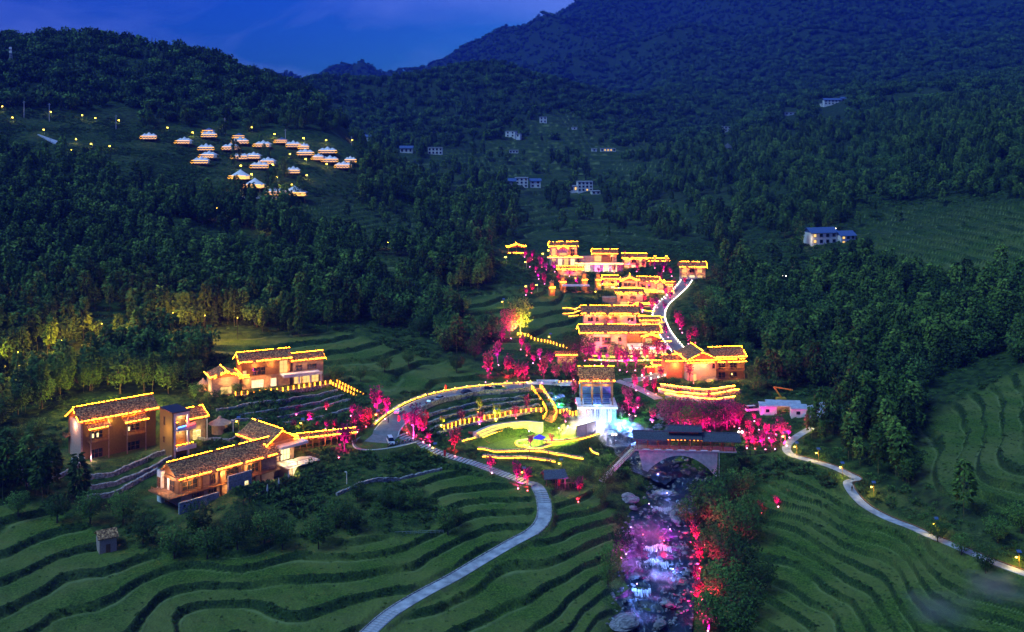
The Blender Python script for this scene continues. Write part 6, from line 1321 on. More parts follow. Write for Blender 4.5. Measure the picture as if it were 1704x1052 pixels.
def b_lamps():
    R = [(1356,715,'beside the upper end of the hill path'),(1306,742,'left of the hill path bend near the bridge'),(1326,757,'inside the hill path bend'),(1362,768,'above the first straight of the hill path'),(1402,796,'at the zigzag of the hill path'),(1454,826,'just right of the walking person'),(1558,880,'on the grass bank right of the person'),(1696,942,'at the right picture edge')]
    for u, v, w in R: solar_lamp(u, v, 'yellow solar lamp '+w, pw=130, group='yellow solar lamps along the hill path')
    for u, v, w in ((724,760,'beside the slab path below the road bend'),(872,800,'between the two magenta trees'),(934,786,'right of the lowest lit wall'),(397,716,'behind the cross gabled roof, left'),(504,718,'behind the cross gabled roof, right'),(629,700,'at the foot of the terrace stairway'),(916,572,'beside the row of glowing posts'),(838,512,'left of the big yellow tree'),(993,497,'below the small stage roof'),(826,700,'among the amphitheatre trees')): solar_lamp(u, v, 'yellow solar lamp '+w, pw=70, group='yellow solar lamps in the village')
    FAR = [(5,184),(22,200),(74,221),(86,189),(138,195),(160,202),(199,208),(280,219),(128,239),(153,248),(184,251),(120,260),(370,213),(420,217),(322,228),(458,228),(506,235),(544,239),(587,237),(620,238),(632,242),(472,345),(434,354),(445,383),(520,395),(363,359),(594,407),(646,413),(732,426),(820,392),(788,436),(877,487),(895,487),(921,479),(960,470),(1000,484),(843,440),(876,447),(905,434),(914,424),(402,285),(420,300),(455,280),(484,262),(512,300),(510,272),(545,280),(462,305)]
    for i, (u, v) in enumerate(FAR):
        reg = 'on the far left hill track' if u < 230 and v < 270 else ('along the track above the tents' if v < 245 else ('among the white tents' if v < 330 else ('down the dark slope below the tents' if u < 830 and v > 330 else 'on the meadow left of the village')))
        same = [q for q in FAR if (('a' if q[0] < 230 and q[1] < 270 else ('b' if q[1] < 245 else ('c' if q[1] < 330 else ('d' if q[0] < 830 and q[1] > 330 else 'e')))) == ('a' if u < 230 and v < 270 else ('b' if v < 245 else ('c' if v < 330 else ('d' if u < 830 and v > 330 else 'e')))))]
        k = sorted(q[0] for q in same).index(u); ords = ['first','second','third','fourth','fifth','sixth','seventh','eighth','ninth','tenth','eleventh','twelfth','thirteenth','fourteenth','fifteenth','sixteenth']
        sc = G(u, v).y; solar_lamp(u, v, 'small yellow lamp %s, %s from the left' % (reg, ords[min(k, 15)]), h=4.2, pw=(300 if 230 < u < 600 and v > 222 else 110) if sc > 380*K else 60, solar=False, group='small yellow lamps on the dark slopes', bs=.42 if sc > 380*K else .3)
    for i, (u, v, top) in enumerate(((40,192,164),(82,198,168),(193,214,190),(374,222,195),(475,236,212),(585,240,225))):
        p = on(u, v); hh = (v-top)/F*p.y; e = empty('utility_pole', p, 0, 'bare pale utility pole on the left hill, %s from the left' % ['first','second','third','fourth','fifth','sixth'][i], 'pole', 'utility poles on the left hill'); m = MB(); m.tube((0,0,-1), (0,0,hh), .32, .24, 6); m.build('pole', M['steel'], e); m = MB(); m.bar((-1.1,0,hh-.8), (1.1,0,hh-.8), .2); m.build('cross_arm', M['steel'], e)
    for i, (u, v, top, w) in enumerate(((577,806,786,'on the dark lawn right of the nearest house'),(388,722,700,'behind the cross gabled roof'),(38,800,782,'at the far left edge'),(688,728,707,'beside the magenta pair inside the road curve'))):
        p = on(u, v); hh = (v-top)/F*p.y; e = empty('camera_post', p, 0, 'unlit white lamp post '+w, 'post', 'unlit white lamp posts'); m = MB(); m.tube((0,0,-.3), (0,0,hh), .13, .10, 6); m.build('pole', M['white'], e); m = MB(); m.bar((0,0,hh), (-.55,0,hh+.1), .22); m.build('head', M['white'], e)
    for sd, nm in ((2.75, 'right'), (-2.75, 'left')):
        q = offs(VROAD, -sd)
        me = MB(); me.tube((0,0,-.1), (0,0,.45), .1, .1, 6); me = me.mesh('post', M['white']); mb_ = MB(); mb_.ball((0,0,.55), .2, 7, 4); mb_ = mb_.mesh('bulb', M['wbulb'])
        for i, (p, a) in enumerate(along(q, 3.6 if nm == 'left' else 3.0)):
            e = empty('bollard_light', (p.x, p.y, Hz(p.x, p.y)), 0, 'white bollard light in the row on the %s edge of the winding village road' % ('left' if sd > 0 else 'right'), 'bollard light', 'white bollard lights on the %s road edge' % ('left' if sd > 0 else 'right')); link_mesh('post', me, e); link_mesh('bulb', mb_, e)
            if i % 3 == 0: point((0, 0, .9), 9, (1, .8, .55), e, .2)
    q = offs(ROAD[12:], -4.4)
    me = MB(); me.tube((0,0,-.1), (0,0,.6), .1, .1, 6); me = me.mesh('post', M['metal']); mb_ = MB(); mb_.ball((0,0,.7), .16, 7, 4); mb_ = mb_.mesh('bulb', M['bulb'])
    for i, (p, a) in enumerate(along(q, 4.5)):
        e = empty('bollard_light', p, 0, 'gold bollard light in the row on the outer edge of the curved road', 'bollard light', 'gold bollard lights on the curved road'); link_mesh('post', me, e); link_mesh('bulb', mb_, e); point((0, 0, 1.0), 26, (1, .62, .08), e, .25)
def car(p, rz, body, label, van=False, s=1.0):
    e = empty('parked_car', p, rz, label, 'car', 'cars on the road and car park'); e.scale = (s, s, s)
    m = MB(); prof = [(-2.2,.35),(-2.25,.75),(-2.0,.95),(-1.55,1.0),(1.0,1.0),(2.0,.85),(2.25,.65),(2.2,.35)] if not van else [(-2.3,.35),(-2.35,1.0),(-2.3,1.1),(1.2,1.1),(2.2,.95),(2.35,.6),(2.3,.35)]
    n = len(prof)
    L_ = [(x, -.88 if .5 < z < .96 else -.82, z) for x, z in prof]; R_ = [(x, -y, z) for x, y, z in L_]; m.poly(L_+R_, [tuple(range(n-1, -1, -1)), tuple(range(n, 2*n))]+[(k, (k+1) % n, n+(k+1) % n, n+k) for k in range(n)]); m.build('body', body, e)
    m = MB(); c = [(-1.75,1.0),(-1.35,1.48),(.25,1.5),(1.1,1.0)] if not van else [(-2.25,1.1),(-2.15,1.85),(.9,1.9),(1.7,1.1)]
    L_ = [(x, -.78 if z < 1.2 else -.62, z) for x, z in c]; R_ = [(x, -y, z) for x, y, z in L_]; m.poly(L_+R_, [(3,2,1,0),(4,5,6,7),(0,1,5,4),(1,2,6,5),(2,3,7,6),(3,0,4,7)]); m.build('windows', M['pane'], e)
    m = MB(); z = 1.485 if not van else 1.875; m.box(-1.3 if not van else -2.1, .2 if not van else .85, -.6, .6, z, z+.06); m.build('roof', body, e)
    for x in (-1.4, 1.4):
        for y in (-.86, .7): m = MB(); m.tube((x, y, .33), (x, y+.17, .33), .33, .33, 10); w = m.build('wheel', M['metal'], e); m = MB(); m.tube((x, y-.02, .33), (x, y+.19, .33), .17, .17, 8); m.build('rim', M['steel'], w)
    for y in (-.65, .45): m = MB(); m.box(2.18, 2.27, y, y+.22, .62, .75); m.build('headlight', M['white'], e); m = MB(); m.box(-2.27, -2.2, y, y+.22, .68, .82); m.build('tail_light', M['red'], e)
    return e
def motorbike(p, rz, label):
    e = empty('motorbike', p, rz, label, 'motorbike', 'motorbikes parked at the car park edge')
    for x in (-.62, .62): m = MB(); m.tube((x, -.06, .3), (x, .06, .3), .3, .3, 10); m.build('wheel', M['metal'], e)
    m = MB(); m.bar((-.6, 0, .35), (.1, 0, .5), .12, .18); m.bar((.1, 0, .45), (.5, 0, .85), .1, .12); m.bar((.5, 0, .9), (.62, 0, .3), .06); m.box(-.25, .2, -.14, .14, .3, .62); m.build('frame', M['steel'], e)
    m = MB(); m.box(-.7, .1, -.13, .13, .68, .80); m.build('seat', M['black'], e); m = MB(); m.bar((.42, -.33, 1.0), (.42, .33, 1.0), .05); m.bar((.45, 0, .85), (.42, 0, 1.0), .06); m.build('handlebar', M['metal'], e); m = MB(); m.ball((.1, 0, .78), .2, 8, 5, 1.3, .7, .7); m.build('fuel_tank', M['red' if int(rz*10) % 3 == 0 else 'blue_roof'], e)
def person(p, rz, label, top='black', legs='black', stride=.12, group=None):
    me = bpy.data.meshes.new('person'); a = stride
    V = [(0,0,.95,.15),(0,0,1.2,.15),(0,.0,1.42,.15),(0,0,1.53,.06),(0,.01,1.63,.10),(0,.01,1.74,.085),
         (-.1,0,.88,.10),(-.11,a,.5,.07),(-.11,a-.03,.08,.045),(-.11,a+.12,.04,.04),(.1,0,.88,.10),(.11,-a,.5,.07),(.11,-a-.06,.08,.045),(.11,-a+.10,.04,.04),
         (-.2,0,1.40,.065),(-.27,-.04,1.12,.05),(-.26,.06,.87,.04),(-.25,.1,.78,.035),(.2,0,1.40,.065),(.27,.04,1.12,.05),(.25,.12,.9,.04),(.24,.18,.84,.035)]
    E = [(0,1),(1,2),(2,3),(3,4),(4,5),(0,6),(6,7),(7,8),(8,9),(0,10),(10,11),(11,12),(12,13),(2,14),(14,15),(15,16),(16,17),(2,18),(18,19),(19,20),(20,21)]
    me.from_pydata([v[:3] for v in V], E, []); me.materials.append(M['skin']); me.materials.append(M[top]); me.materials.append(M[legs])
    o = link_mesh('person', me); o.location = p; o.rotation_euler = (0, 0, rz); tag(o, label, 'person', group); sk = o.modifiers.new('skin', 'SKIN'); sb = o.modifiers.new('soft', 'SUBSURF'); sb.levels = sb.render_levels = 1
    for i, v in enumerate(V): me.skin_vertices[0].data[i].radius = (v[3], v[3]*.85)
    me.skin_vertices[0].data[0].use_root = True
    dg = bpy.context.evaluated_depsgraph_get(); ev = o.evaluated_get(dg); nm = bpy.data.meshes.new_from_object(ev); o.modifiers.clear(); o.data = nm
    if len(nm.materials) < 3:
        nm.materials.clear()
        for k in ('skin', top, legs): nm.materials.append(M[k])
    for pl in nm.polygons: z = pl.center.z; x = abs(pl.center.x); pl.material_index = 0 if (z > 1.5 or (x > .2 and z < .93 and z > .6)) else (2 if z < .98 else 1)
    h = MB(); h.ball((0, -.01, 1.72), .115, 9, 6, 1, 1.05, .85); h.build('hair', M['black'], o); return o
def b_traffic():
    def paint(n, c): return noisy(n, c, tuple(min(1, k*1.1) for k in c), 1, .3, 0, spec=.6)
    W1, SI, BK, GR = paint('white_car_paint', (.65,.67,.7)), paint('silver_car_paint', (.35,.38,.42)), paint('black_car_paint', (.02,.02,.025)), paint('green_car_paint', (.25,.45,.05))
    ang = lambda i: math.atan2(ROAD[i+1].y-ROAD[i].y, ROAD[i+1].x-ROAD[i].x)
    car(Vector((G(650,740).x, G(650,740).y, CPZ+.02)), -1.3, W1, 'white pickup parked on the car park by the motorbikes', True)
    def road_at(u): i = min(range(len(ROAD)-1), key=lambda k: abs(to_uv(ROAD[k].x, ROAD[k].y, ROAD[k].z)[0]-u)); return i
    for u, sd, c, lab, dr in ((676,-1.4,W1,'white car with red stripe at the road bend',0),(706,1.7,BK,'dark car behind the silver one on the curved road',0),(722,1.7,SI,'silver suv driving on the curved road',0),(776,1.7,BK,'dark car with open white door halfway along the curved road',0),(813,1.7,BK,'black car in front of the green one',0),(828,1.6,GR,'green car near the far end of the curved road',0)):
        i = road_at(u); p = ROAD[i].copy(); a = ang(i); p += Vector((math.sin(a), -math.cos(a), 0))*(sd*1.5); p.z += .06; car(p, a, c, lab)
    for k in range(8):
        p = G(648+k*6.2, 747-k*.9); motorbike(Vector((p.x, p.y, CPZ+.02)), 1.1+.12*(k % 3), 'motorbike in the row at the car park edge, %s from the left' % ['first','second','third','fourth','fifth','sixth','seventh','eighth'][k])
    person(on(1418, 818), .3, 'person in dark clothes walking down the hill path'); person(on(646, 702), 1.2, 'person in black standing at the inner road bend', stride=.03); person(on(871, 643), 2.0, 'person in black at the far end of the curved road', stride=.08)
    for k, (u, v) in enumerate(((1000,738),(1005,737),(1010,739))): person(on(u, v), k*1.7, '%s of the three people in front of the white mist' % ['left one','middle one','right one'][k], stride=.05, group='people in front of the white mist')
    for i, (u, v, w) in enumerate(((662,707,'on the inner side of the road bend'),(738,764,'beside the slab path, upper'),(928,812,'at the lower end of the slab path'),(740,650,'behind the curved road'),(758,742,'below the dark red tree'),(1150,660,'on the golden bank'))):
        p = on(u, v); e = empty('banner_flag', p, 0, 'small red banner '+w, 'flag', 'small red banners'); m = MB(); m.tube((0,0,-.2), (0,0,2.6), .03, .03, 5); m.build('pole', M['steel'], e); m = MB(); m.poly([(0,-.02,.7),(.65,-.02,.8),(.75,-.02,2.3),(0,-.02,2.55),(0,.02,.7),(.65,.02,.8),(.75,.02,2.3),(0,.02,2.55)], [(0,1,2,3),(7,6,5,4),(0,4,5,1),(1,5,6,2),(2,6,7,3),(3,7,4,0)]); m.build('cloth', M['red'], e)
TENTS = [(248,231,9,0),(307,239,9,0),(348,231,9,0),(343,249,9,0),(348,262,9,0),(335,277,9,0),(400,239,10,0),(384,249,10,0),(400,263,9,0),(422,262,9,0),(438,245,10,0),(488,244,9,0),(469,237,8,1),(398,230,7,1),(348,224,7,1),(506,247,6.5,0),(508,258,10,0),(446,272,9,0),(432,280,10,0),(488,291,8,0),(545,255,11,0),(549,269,10,0),(530,266,7,0),(583,271,7,0),(572,280,10,0),(400,302,10,2),(424,316,10,2),(490,330,13,2),(458,329,9,0)]
def b_tents():
    wh = ['far left of the camp','second from the left, on its own','at the left end of the top row','under the left end of the top row','in the left column, third down','lowest of the left column','in the centre of the top rows','left of centre in the second row','in the middle of the third row','right of the middle in the third row','standing apart right of centre','in the top row right of the pole','blue roofed, behind the right top row','blue roofed, behind the centre','blue roofed, behind the left column','small one peeking behind the right group','front of the right group','behind the crooked pair','front of the crooked pair','alone above the yellow bamboo','top of the right cluster','front of the right cluster','small left one in the right cluster','small back one at the right end','front one at the right end','single peak over the lower terrace','single peak between the terrace and the big tent','biggest with bright open front at the bottom','low one touching the biggest']
    st = MB()
    for i, (u, v, w, kind) in enumerate(TENTS):
        p = on(u, v); e = empty('camp_tent', p, random.uniform(-.25, .25), ('white peaked tent ' if kind != 1 else 'low tent ')+wh[i], 'tent', 'white tents of the hillside camp'); w *= 1.18; d = w*.6; zf = .9
        m = MB(); m.box(-w/2, w/2, -d/2-1.2, d/2, zf-.25, zf); m.build('deck', M['timber'], e)
        for x in (-w/2+.3, 0, w/2-.5):
            m = MB(); m.box(x, x+.2, -d/2-1.0, -d/2-.8, -3, zf-.26); m.build('leg', M['timber'], e)
        m = MB(); m.box(-w*.40, w*.40, -d*.32, d*.4, zf+.01, zf+2.3); m.build('wall', M['tentwall' if kind != 2 else 'tentwarm'], e)
        # swept canopy with peaks
        pk = [(-w*.27, 0, 4.0), (0, .2, 5.0), (w*.27, 0, 4.0)] if kind == 0 else ([(0, 0, 4.0)] if kind == 1 else [(0, 0, 6.0)])
        m = MB(); nx, ny = 25, 11; v_ = []; f = []
        for a in range(nx):
            for b in range(ny):
                x = (a/(nx-1)-.5)*w; y = (b/(ny-1)-.5)*d*1.1; z = zf+2.1
                for (px_, py_, ph) in pk: r = math.hypot((x-px_)/(w*(.34 if len(pk) > 1 else .62)), (y-py_)/(d*.75)); z = max(z, zf+2.1+(ph-2.1)*max(0, 1-r)**1.45)
                z -= .35*(max(abs(a/(nx-1)-.5), abs(b/(ny-1)-.5))*2)**6; v_.append((x, y, z))
        for a in range(nx-1):
            for b in range(ny-1): q = a*ny+b; f.append((q, q+ny, q+ny+1, q+1))
        m.poly(v_, f); o = m.build('canopy', M['fabric'] if kind != 1 else M['blue_roof'], e); sl = o.modifiers.new('thickness', 'SOLIDIFY'); sl.thickness = .06
        m = MB(); n = 12
        for k in range(n+1):
            x = -w/2-.3+(w+.6)*k/n
            if k < n: x2 = -w/2-.3+(w+.6)*(k+1)/n; m.bar((x, -d/2-1.3, zf+1.0-.7*(k % 2)), (x2, -d/2-1.3, zf+1.0-.7*((k+1) % 2)), .15)
        m.build('string_lights', M['string'], e)
        m = MB(); m.bar((-w/2, -d*.56, zf+2.0), (w/2, -d*.56, zf+2.0), .2); m.build('light_strip', M['string'], e)
        point((0, -d*.45-.9, zf+1.3), 42 if kind != 2 else 120, (1, .42, .08), e, .5); point((0, -d*.8, zf+4.2), 14, (.85, .8, 1), e, .5)
    for u, v, pw in ((470,316,900),(486,312,700),(452,322,500),(392,322,400)):
        p = on(u, v); p.z += .5; floodlight(p, pw, (1, .62, .06), 'bulb', 'yellow floodlight in the bamboo above the biggest tent', 'yellow floodlights in the tent camp', .5, .4, .25)
    p = on(424, 330); e = empty('camp_terrace', p, 0, 'long dark terrace platform with railing at the bottom of the tent camp', 'platform'); m = MB(); m.box(-16, 14, -3, 3, -4, 0); m.build('platform', M['concrete'], e); m = MB(); m.box(-16, 14, -3.1, -3.0, .9, 1.0)
    for k in range(20): m.box(-16+k*1.55, -15.9+k*1.55, -3.1, -3.0, 0, .9)
    m.build('railing', M['white'], e)
    p = on(84, 236); e = empty('chute', p, .6, 'pale angular roofed chute on the far left hill', 'building'); m = MB(); m.poly([(-7,4,5),(-6,5,5),(6,-2,0),(2,-6,-1),(-7,4,4.6),(-6,5,4.6),(6,-2,-1),(2,-6,-2)], [(0,1,2,3),(7,6,5,4),(0,4,5,1),(1,5,6,2),(2,6,7,3),(3,7,4,0)]); m.build('roof', M['canvas_grey'], e)
def far_house(u, v, w, h, label, rz=0.0, storeys=2, nw=3, lit=None, roof='flat', wall='white', wing=None, group='far white farmhouses', d=8, mat='blue_roof'):
    p = on(u, v); e = empty('farmhouse', p, rz, label, 'house', group)
    def block(x0, x1, y0, y1, hh, st, n, rf):
        m = MB(); m.box(x0, x1, y0, y1, -3, hh); m.build('wall', M[wall], e)
        if rf == 'flat':
            m = MB(); m.box(x0-.4, x1+.4, y0-.4, y1+.4, hh+.01, hh+.45); m.build('roof', M['concrete'], e)
        else:
            m = MB(); ym = (y0+y1)/2; r = (y1-y0)*.28
            for s_, yy in ((1, y0-.8), (-1, y1+.8)): m.poly([(x0-.8, yy, hh-.2), (x1+.8, yy, hh-.2), (x1+.8, ym, hh+r), (x0-.8, ym, hh+r), (x0-.8, yy, hh+.05), (x1+.8, yy, hh+.05), (x1+.8, ym, hh+r+.25), (x0-.8, ym, hh+r+.25)], [(0,1,2,3),(7,6,5,4),(0,4,5,1),(1,5,6,2),(2,6,7,3),(3,7,4,0)])
            m.poly([(x0, y0, hh), (x0, y1, hh), (x0, ym, hh+r-.1), (x1, y0, hh), (x1, y1, hh), (x1, ym, hh+r-.1)], [(0, 1, 2), (5, 4, 3)]); m.build('roof', M[mat], e)
        for s_ in range(st):
            for k in range(n):
                x = x0+(x1-x0)*(k+.5)/n; z = hh/st*s_+hh/st*.3; m = MB(); ww = min(1.6, (x1-x0)/n*.5); m.box(x-ww/2-.12, x+ww/2+.12, y0-.12, y0+.05, z-.12, z+hh/st*.5+.12); f = m.build('window', M['metal'], e); m = MB(); m.box(x-ww/2, x+ww/2, y0-.16, y0-.13, z, z+hh/st*.5); m.build('pane', M['lit' if (lit and (s_, k) in lit) else 'pane'], f)
    block(-w/2, w/2, 0, d, h, storeys, nw, roof)
    if wing: block(*wing)
    return e
def b_far():
    far_house(849,222,12,7,'white far house on the left hill shoulder, turned to the left',-.35,2,2,wing=(6.1,12,1,7,4,1,1,'flat')); far_house(904,203,9,8,'lone small white far house highest on the middle meadow',0,2,2)
    far_house(676,246,13,5,'low white far house left, behind the dark trees',0,1,3,roof='gable'); far_house(724,247,15,7,'pale far house right of the low one, behind the dark trees',0,2,4); far_house(612,222,12,5,'bluish roofed far house at the foot of the left ridge',-.5,1,2,roof='gable',wall='canvas_grey'); far_house(598,216,8,4,'tiny bluish far shed above the left ridge foot',-.5,1,1,roof='gable',wall='canvas_grey')
    far_house(868,296,12,9,'stepped white far house with tower block, left of the valley head',0,3,3,wing=(8,18,2,9,6,2,2,'gable')); far_house(890,297,9,6,'white far house right beside the stepped one',0,2,2,roof='gable',lit={(0,0)}); far_house(850,298,9,4,'low dark roofed far house left of the stepped one',0,1,2,roof='gable',wall='stone')
    far_house(974,306,14,9,'three storey white far house with roof terrace, centre',.1,3,4,wing=(-17,-7.1,2,9,5,1,3,'flat'),lit={(0,2)}); far_house(992,308,8,3,'low far shed right of the three storey white one',.1,1,2)
    far_house(1012,245,17,3.5,'long low far house with yellow lit front',0,1,5,lit={(0,1),(0,2),(0,3)}); far_house(989,244,6,3,'tiny pale far shed left of the long low one',0,1,1); far_house(1211,225,9,6,'small white far house on the right spur',.2,2,2)
    far_house(1386,180,22,6,'wide white far house with roof terrace high on the right',0,2,5,wing=(11.1,20,1,8,8,2,2,'gable'),roof='gable'); far_house(1372,181,8,3.5,'low far annex left of the wide white one',0,1,2); far_house(1316,194,15,3.5,'low grey far house below the wide white one',0,1,3,wall='canvas_grey'); far_house(956,214,7,3,'tiny far shed on the middle meadow, right',0,1,1); far_house(855,243,10,3,'low far sheds under the left white house',0,1,3)
    far_house(1372,406,16,6.5,'farmhouse with bright blue roof and lit left gable, right hillside',.25,2,4,roof='gable',lit={(0,0),(1,0)},wing=(8.2,17,-4,4,5,2,3,'gable'),group=None,d=9)
    p = on(1372, 406); point(p+Vector((-9, -4, 3)), 120, (1, .75, .45)); 
    for u, v, w in ((1341,392,'left of the blue roofed farmhouse'),(1388,387,'above the blue roofed farmhouse'),(1305,461,'on the dark slope below the blue roofed farmhouse')):
        p = on(u, v+8); e = empty('yard_lamp', p, 0, 'bright white yard lamp '+w, 'street lamp', 'bright yard lamps'); m = MB(); hh = 8/F*p.y+1; m.tube((0,0,-1), (0,0,hh), .12, .1, 6); m.build('pole', M['steel'], e); m = MB(); m.ball((0,0,hh+.2), .6, 8, 5, 2.0, 1, .6); m.build('lamp_head', M['wbulb'], e); point((0, -.8, hh), 500, (1, .78, .5), e, .5)
    # far pavilion
    p = on(1211, 253); e = empty('hill_pavilion', p, 0, 'tiny dark pointed pavilion on the far right spur', 'pavilion'); m = MB(); m.cone((0,0,3), 6, 5, 8); m.build('roof', M['dark_roof'], e)
    for k in range(4): m = MB(); m.tube((3*math.cos(k*PI/2+.7), 3*math.sin(k*PI/2+.7), -1), (3*math.cos(k*PI/2+.7), 3*math.sin(k*PI/2+.7), 3.1), .3, .3, 6); m.build('post', M['timber'], e)
    # mast
    p = on(18, 112); H_ = 34/F*p.y; e = empty('telecom_mast', p, 0, 'lattice telecom mast on the left ridge', 'mast'); m = MB()
    for k in range(3): a = k*2.09; m.bar((1.6*math.cos(a), 1.6*math.sin(a), -2), (.5*math.cos(a), .5*math.sin(a), H_), .28)
    for j in range(8):
        z = j*H_/8; r = 1.6-1.1*j/8
        for k in range(3): a = k*2.09; b = a+2.09; m.bar((r*math.cos(a), r*math.sin(a), z), (r*.9*math.cos(b), r*.9*math.sin(b), z+H_/8), .16)
    m.build('lattice', M['steel'], e); m = MB()
    for z in (H_*.98, H_*.8): m.box(-1.1, 1.1, -.9, -.6, z-1.6, z)
    m.build('antenna', M['white'], e)
    # builders' yard on the right
    for i, (u, v, w, rz, lab) in enumerate(((1279,692,5.2,-.1,'white cabin with one window, left end of the yard'),(1330,696,5.0,-.15,'white cabin with one window, right end of the yard'))):
        p = on(u, v); e = empty('site_cabin', p, rz, lab, 'cabin', 'white cabins in the yard'); m = MB(); m.box(-w/2, w/2, 0, 4, -.4, 2.7); m.build('wall', M['white'], e); m = MB(); m.poly([(-w/2-.2,-.2,2.71),(w/2+.2,-.2,2.71),(w/2+.2,4.2,3.2),(-w/2-.2,4.2,3.2),(-w/2-.2,-.2,2.85),(w/2+.2,-.2,2.85),(w/2+.2,4.2,3.34),(-w/2-.2,4.2,3.34)], [(0,3,2,1),(4,5,6,7),(0,1,5,4),(1,2,6,5),(2,3,7,6),(3,0,4,7)]); m.build('roof', M['canvas_grey'], e)
        m = MB(); m.box(-.9, .3, -.06, .02, 1.0, 2.0); f = m.build('window', M['metal'], e); m = MB(); m.box(-.8, .2, -.1, -.07, 1.1, 1.9); m.build('pane', M['pane'], f)
    p = on(1305, 690); e = empty('yard_canteen', p, -.12, 'open lit canteen between the two white cabins', 'shed'); m = MB(); m.poly([(-5.6,-.4,2.8),(5.6,-.4,2.8),(5.6,4.6,3.5),(-5.6,4.6,3.5),(-5.6,-.4,2.95),(5.6,-.4,2.95),(5.6,4.6,3.65),(-5.6,4.6,3.65)], [(0,3,2,1),(4,5,6,7),(0,1,5,4),(1,2,6,5),(2,3,7,6),(3,0,4,7)]); m.build('roof', M['canvas_grey'], e); m = MB(); m.box(-5.4, 5.4, 4.3, 4.5, -.3, 3.1); m.build('back_wall', M['plaster'], e)
    for k in range(5): m = MB(); m.box(-4.8+k*2.1, -3.6+k*2.1, 1.0, 2.2, 0, .8); m.build('table', M['timber'], e)
    point((0, 1.2, 2.4), 90, (1, .72, .35), e); point((-3, 1.2, 2.2), 60, (1, .85, .6), e)
    rnd = random.Random(12)
    for u, v, s_, lab in ((1352,694,1.6,'pale tarpaulin heap right of the white cabins'),(1366,690,2.0,'large pale tarpaulin heap in the yard'),(1382,684,1.6,'pale tarpaulin heap, third from the cabins'),(1396,680,1.2,'pale tarpaulin heap behind the third'),(1412,672,1.3,'pale tarpaulin heap nearest the wood'),(1438,666,1.0,'last small pale heap inside the wood edge'),(1352,680,1.2,'bluish tarpaulin behind the cabins'),(1370,676,1.2,'bluish tarpaulin behind the large heap')):
        p = on(u, v); b = MB(); b.ball((0, 0, .2), 1, 12, 6, 2.0*s_, 1.3*s_, .8*s_, rough=.22, rnd=rnd); o = b.build('tarpaulin_heap', M['canvas_grey']); o.location = p; tag(o, lab, 'heap', 'tarpaulin heaps in the yard')
    for u, v, c, lab in ((1252,686,'W','white van parked left of the cabins'),(1262,682,'D','dark van parked behind the white one')): car(on(u, v, .1), .2, M['white'] if c == 'W' else M['metal'], lab, True)
    p = on(1306, 682); e = empty('excavator', p+Vector((0, 5, 0)), .1, 'yellow digger arm showing over the canteen roof', 'excavator'); m = MB(); m.box(-1.5, 1.5, -1, 1, .9, 2.6); m.build('cab', M['yellow'], e); m = MB(); m.box(-1.8, 1.8, -1.3, -.6, 0, .9); m.box(-1.8, 1.8, .6, 1.3, 0, .9); m.build('tracks', M['metal'], e); m = MB(); m.bar((.5, 0, 2.2), (-2.5, 0, 6.2), .45); m.bar((-2.5, 0, 6.2), (4.0, 0, 5.0), .4); m.build('arm', M['yellow'], e)
    # brick shed in the lower left, small shelters
    p = on(180, 914); e = empty('brick_shed', p, .55, 'small brick shed among the trees above the left fields', 'shed'); m = MB(); m.box(-1.9, 1.9, 0, 4, -1.5, 3.3); m.build('wall', M['brick'], e); m = MB()
    for yy, s_ in ((-.4, 1), (4.4, -1)): m.poly([(-2.3, yy, 3.2), (2.3, yy, 3.2), (2.3, 2, 4.6), (-2.3, 2, 4.6), (-2.3, yy, 3.4), (2.3, yy, 3.4), (2.3, 2, 4.8), (-2.3, 2, 4.8)], [(0,1,2,3),(7,6,5,4),(0,4,5,1),(1,5,6,2),(2,6,7,3),(3,7,4,0)])
    m.build('roof', M['tile'], e); m = MB(); m.box(-.5, .5, -.06, .02, -.2, 1.9); m.build('door', M['timber'], e)
    p = on(922, 806); e = empty('riverside_shelter', p, .2, 'dark blue roofed shelter with purple railing left of the stream', 'shelter'); m = MB()
    for yy in (-2.6, 2.6): m.poly([(-3.4, yy, 2.3), (3.4, yy, 2.3), (3.0, 0, 4.0), (-3.0, 0, 4.0), (-3.4, yy, 2.5), (3.4, yy, 2.5), (3.0, 0, 4.2), (-3.0, 0, 4.2)], [(0,1,2,3),(7,6,5,4),(0,4,5,1),(1,5,6,2),(2,6,7,3),(3,7,4,0)])
    m.build('roof', M['dark_roof'], e)
    for x in (-2.6, 0, 2.6):
        for y in (-1.9, 1.9): m = MB(); m.box(x-.1, x+.1, y-.1, y+.1, -1, 2.6); m.build('post', M['timber'], e)
    m = MB(); m.bar((-2.8, -2, .9), (6, -2, .9), .1)
    for k in range(12): m.bar((-2.8+k*.8, -2, -.3), (-2.8+k*.8, -2, .9), .07)
    m.build('railing', M['timber'], e); point((2.5, -3, 1.4), 70, (.6, .08, .9), e)
    # gazebo, goal screen, slab bridge, small stage roof, lit towers
    p = on(897, 742); e = empty('blue_gazebo', p, .3, 'small blue glowing gazebo inside the ring wall', 'gazebo'); m = MB(); m.cone((0,0,2.2), 2.2, 1.1, 4); m.build('canopy', M['blue_glow'], e)
    for k in range(4): a = k*PI/2; m = MB(); m.tube((1.9*math.cos(a), 1.9*math.sin(a), 0), (1.9*math.cos(a), 1.9*math.sin(a), 2.3), .05, .05, 5); m.build('post', M['metal'], e)
    point((0, -.6, 1.6), 40, (.3, .15, 1), e); point((0, -1.0, 2.9), 14, (.5, .6, 1), e)
    a = on(959, 743); b = on(991, 737); d = b-a; e = empty('goal_screen', a, math.atan2(d.y, d.x), 'large framed pale net screen standing on the lawn', 'screen'); w = math.hypot(d.x, d.y); m = MB()
    for x in (0, w/2, w): m.box(x-.07, x+.07, -.07, .07, -.3, 3.9)
    for z in (.05, 3.85): m.bar((0, 0, z), (w, 0, z), .14)
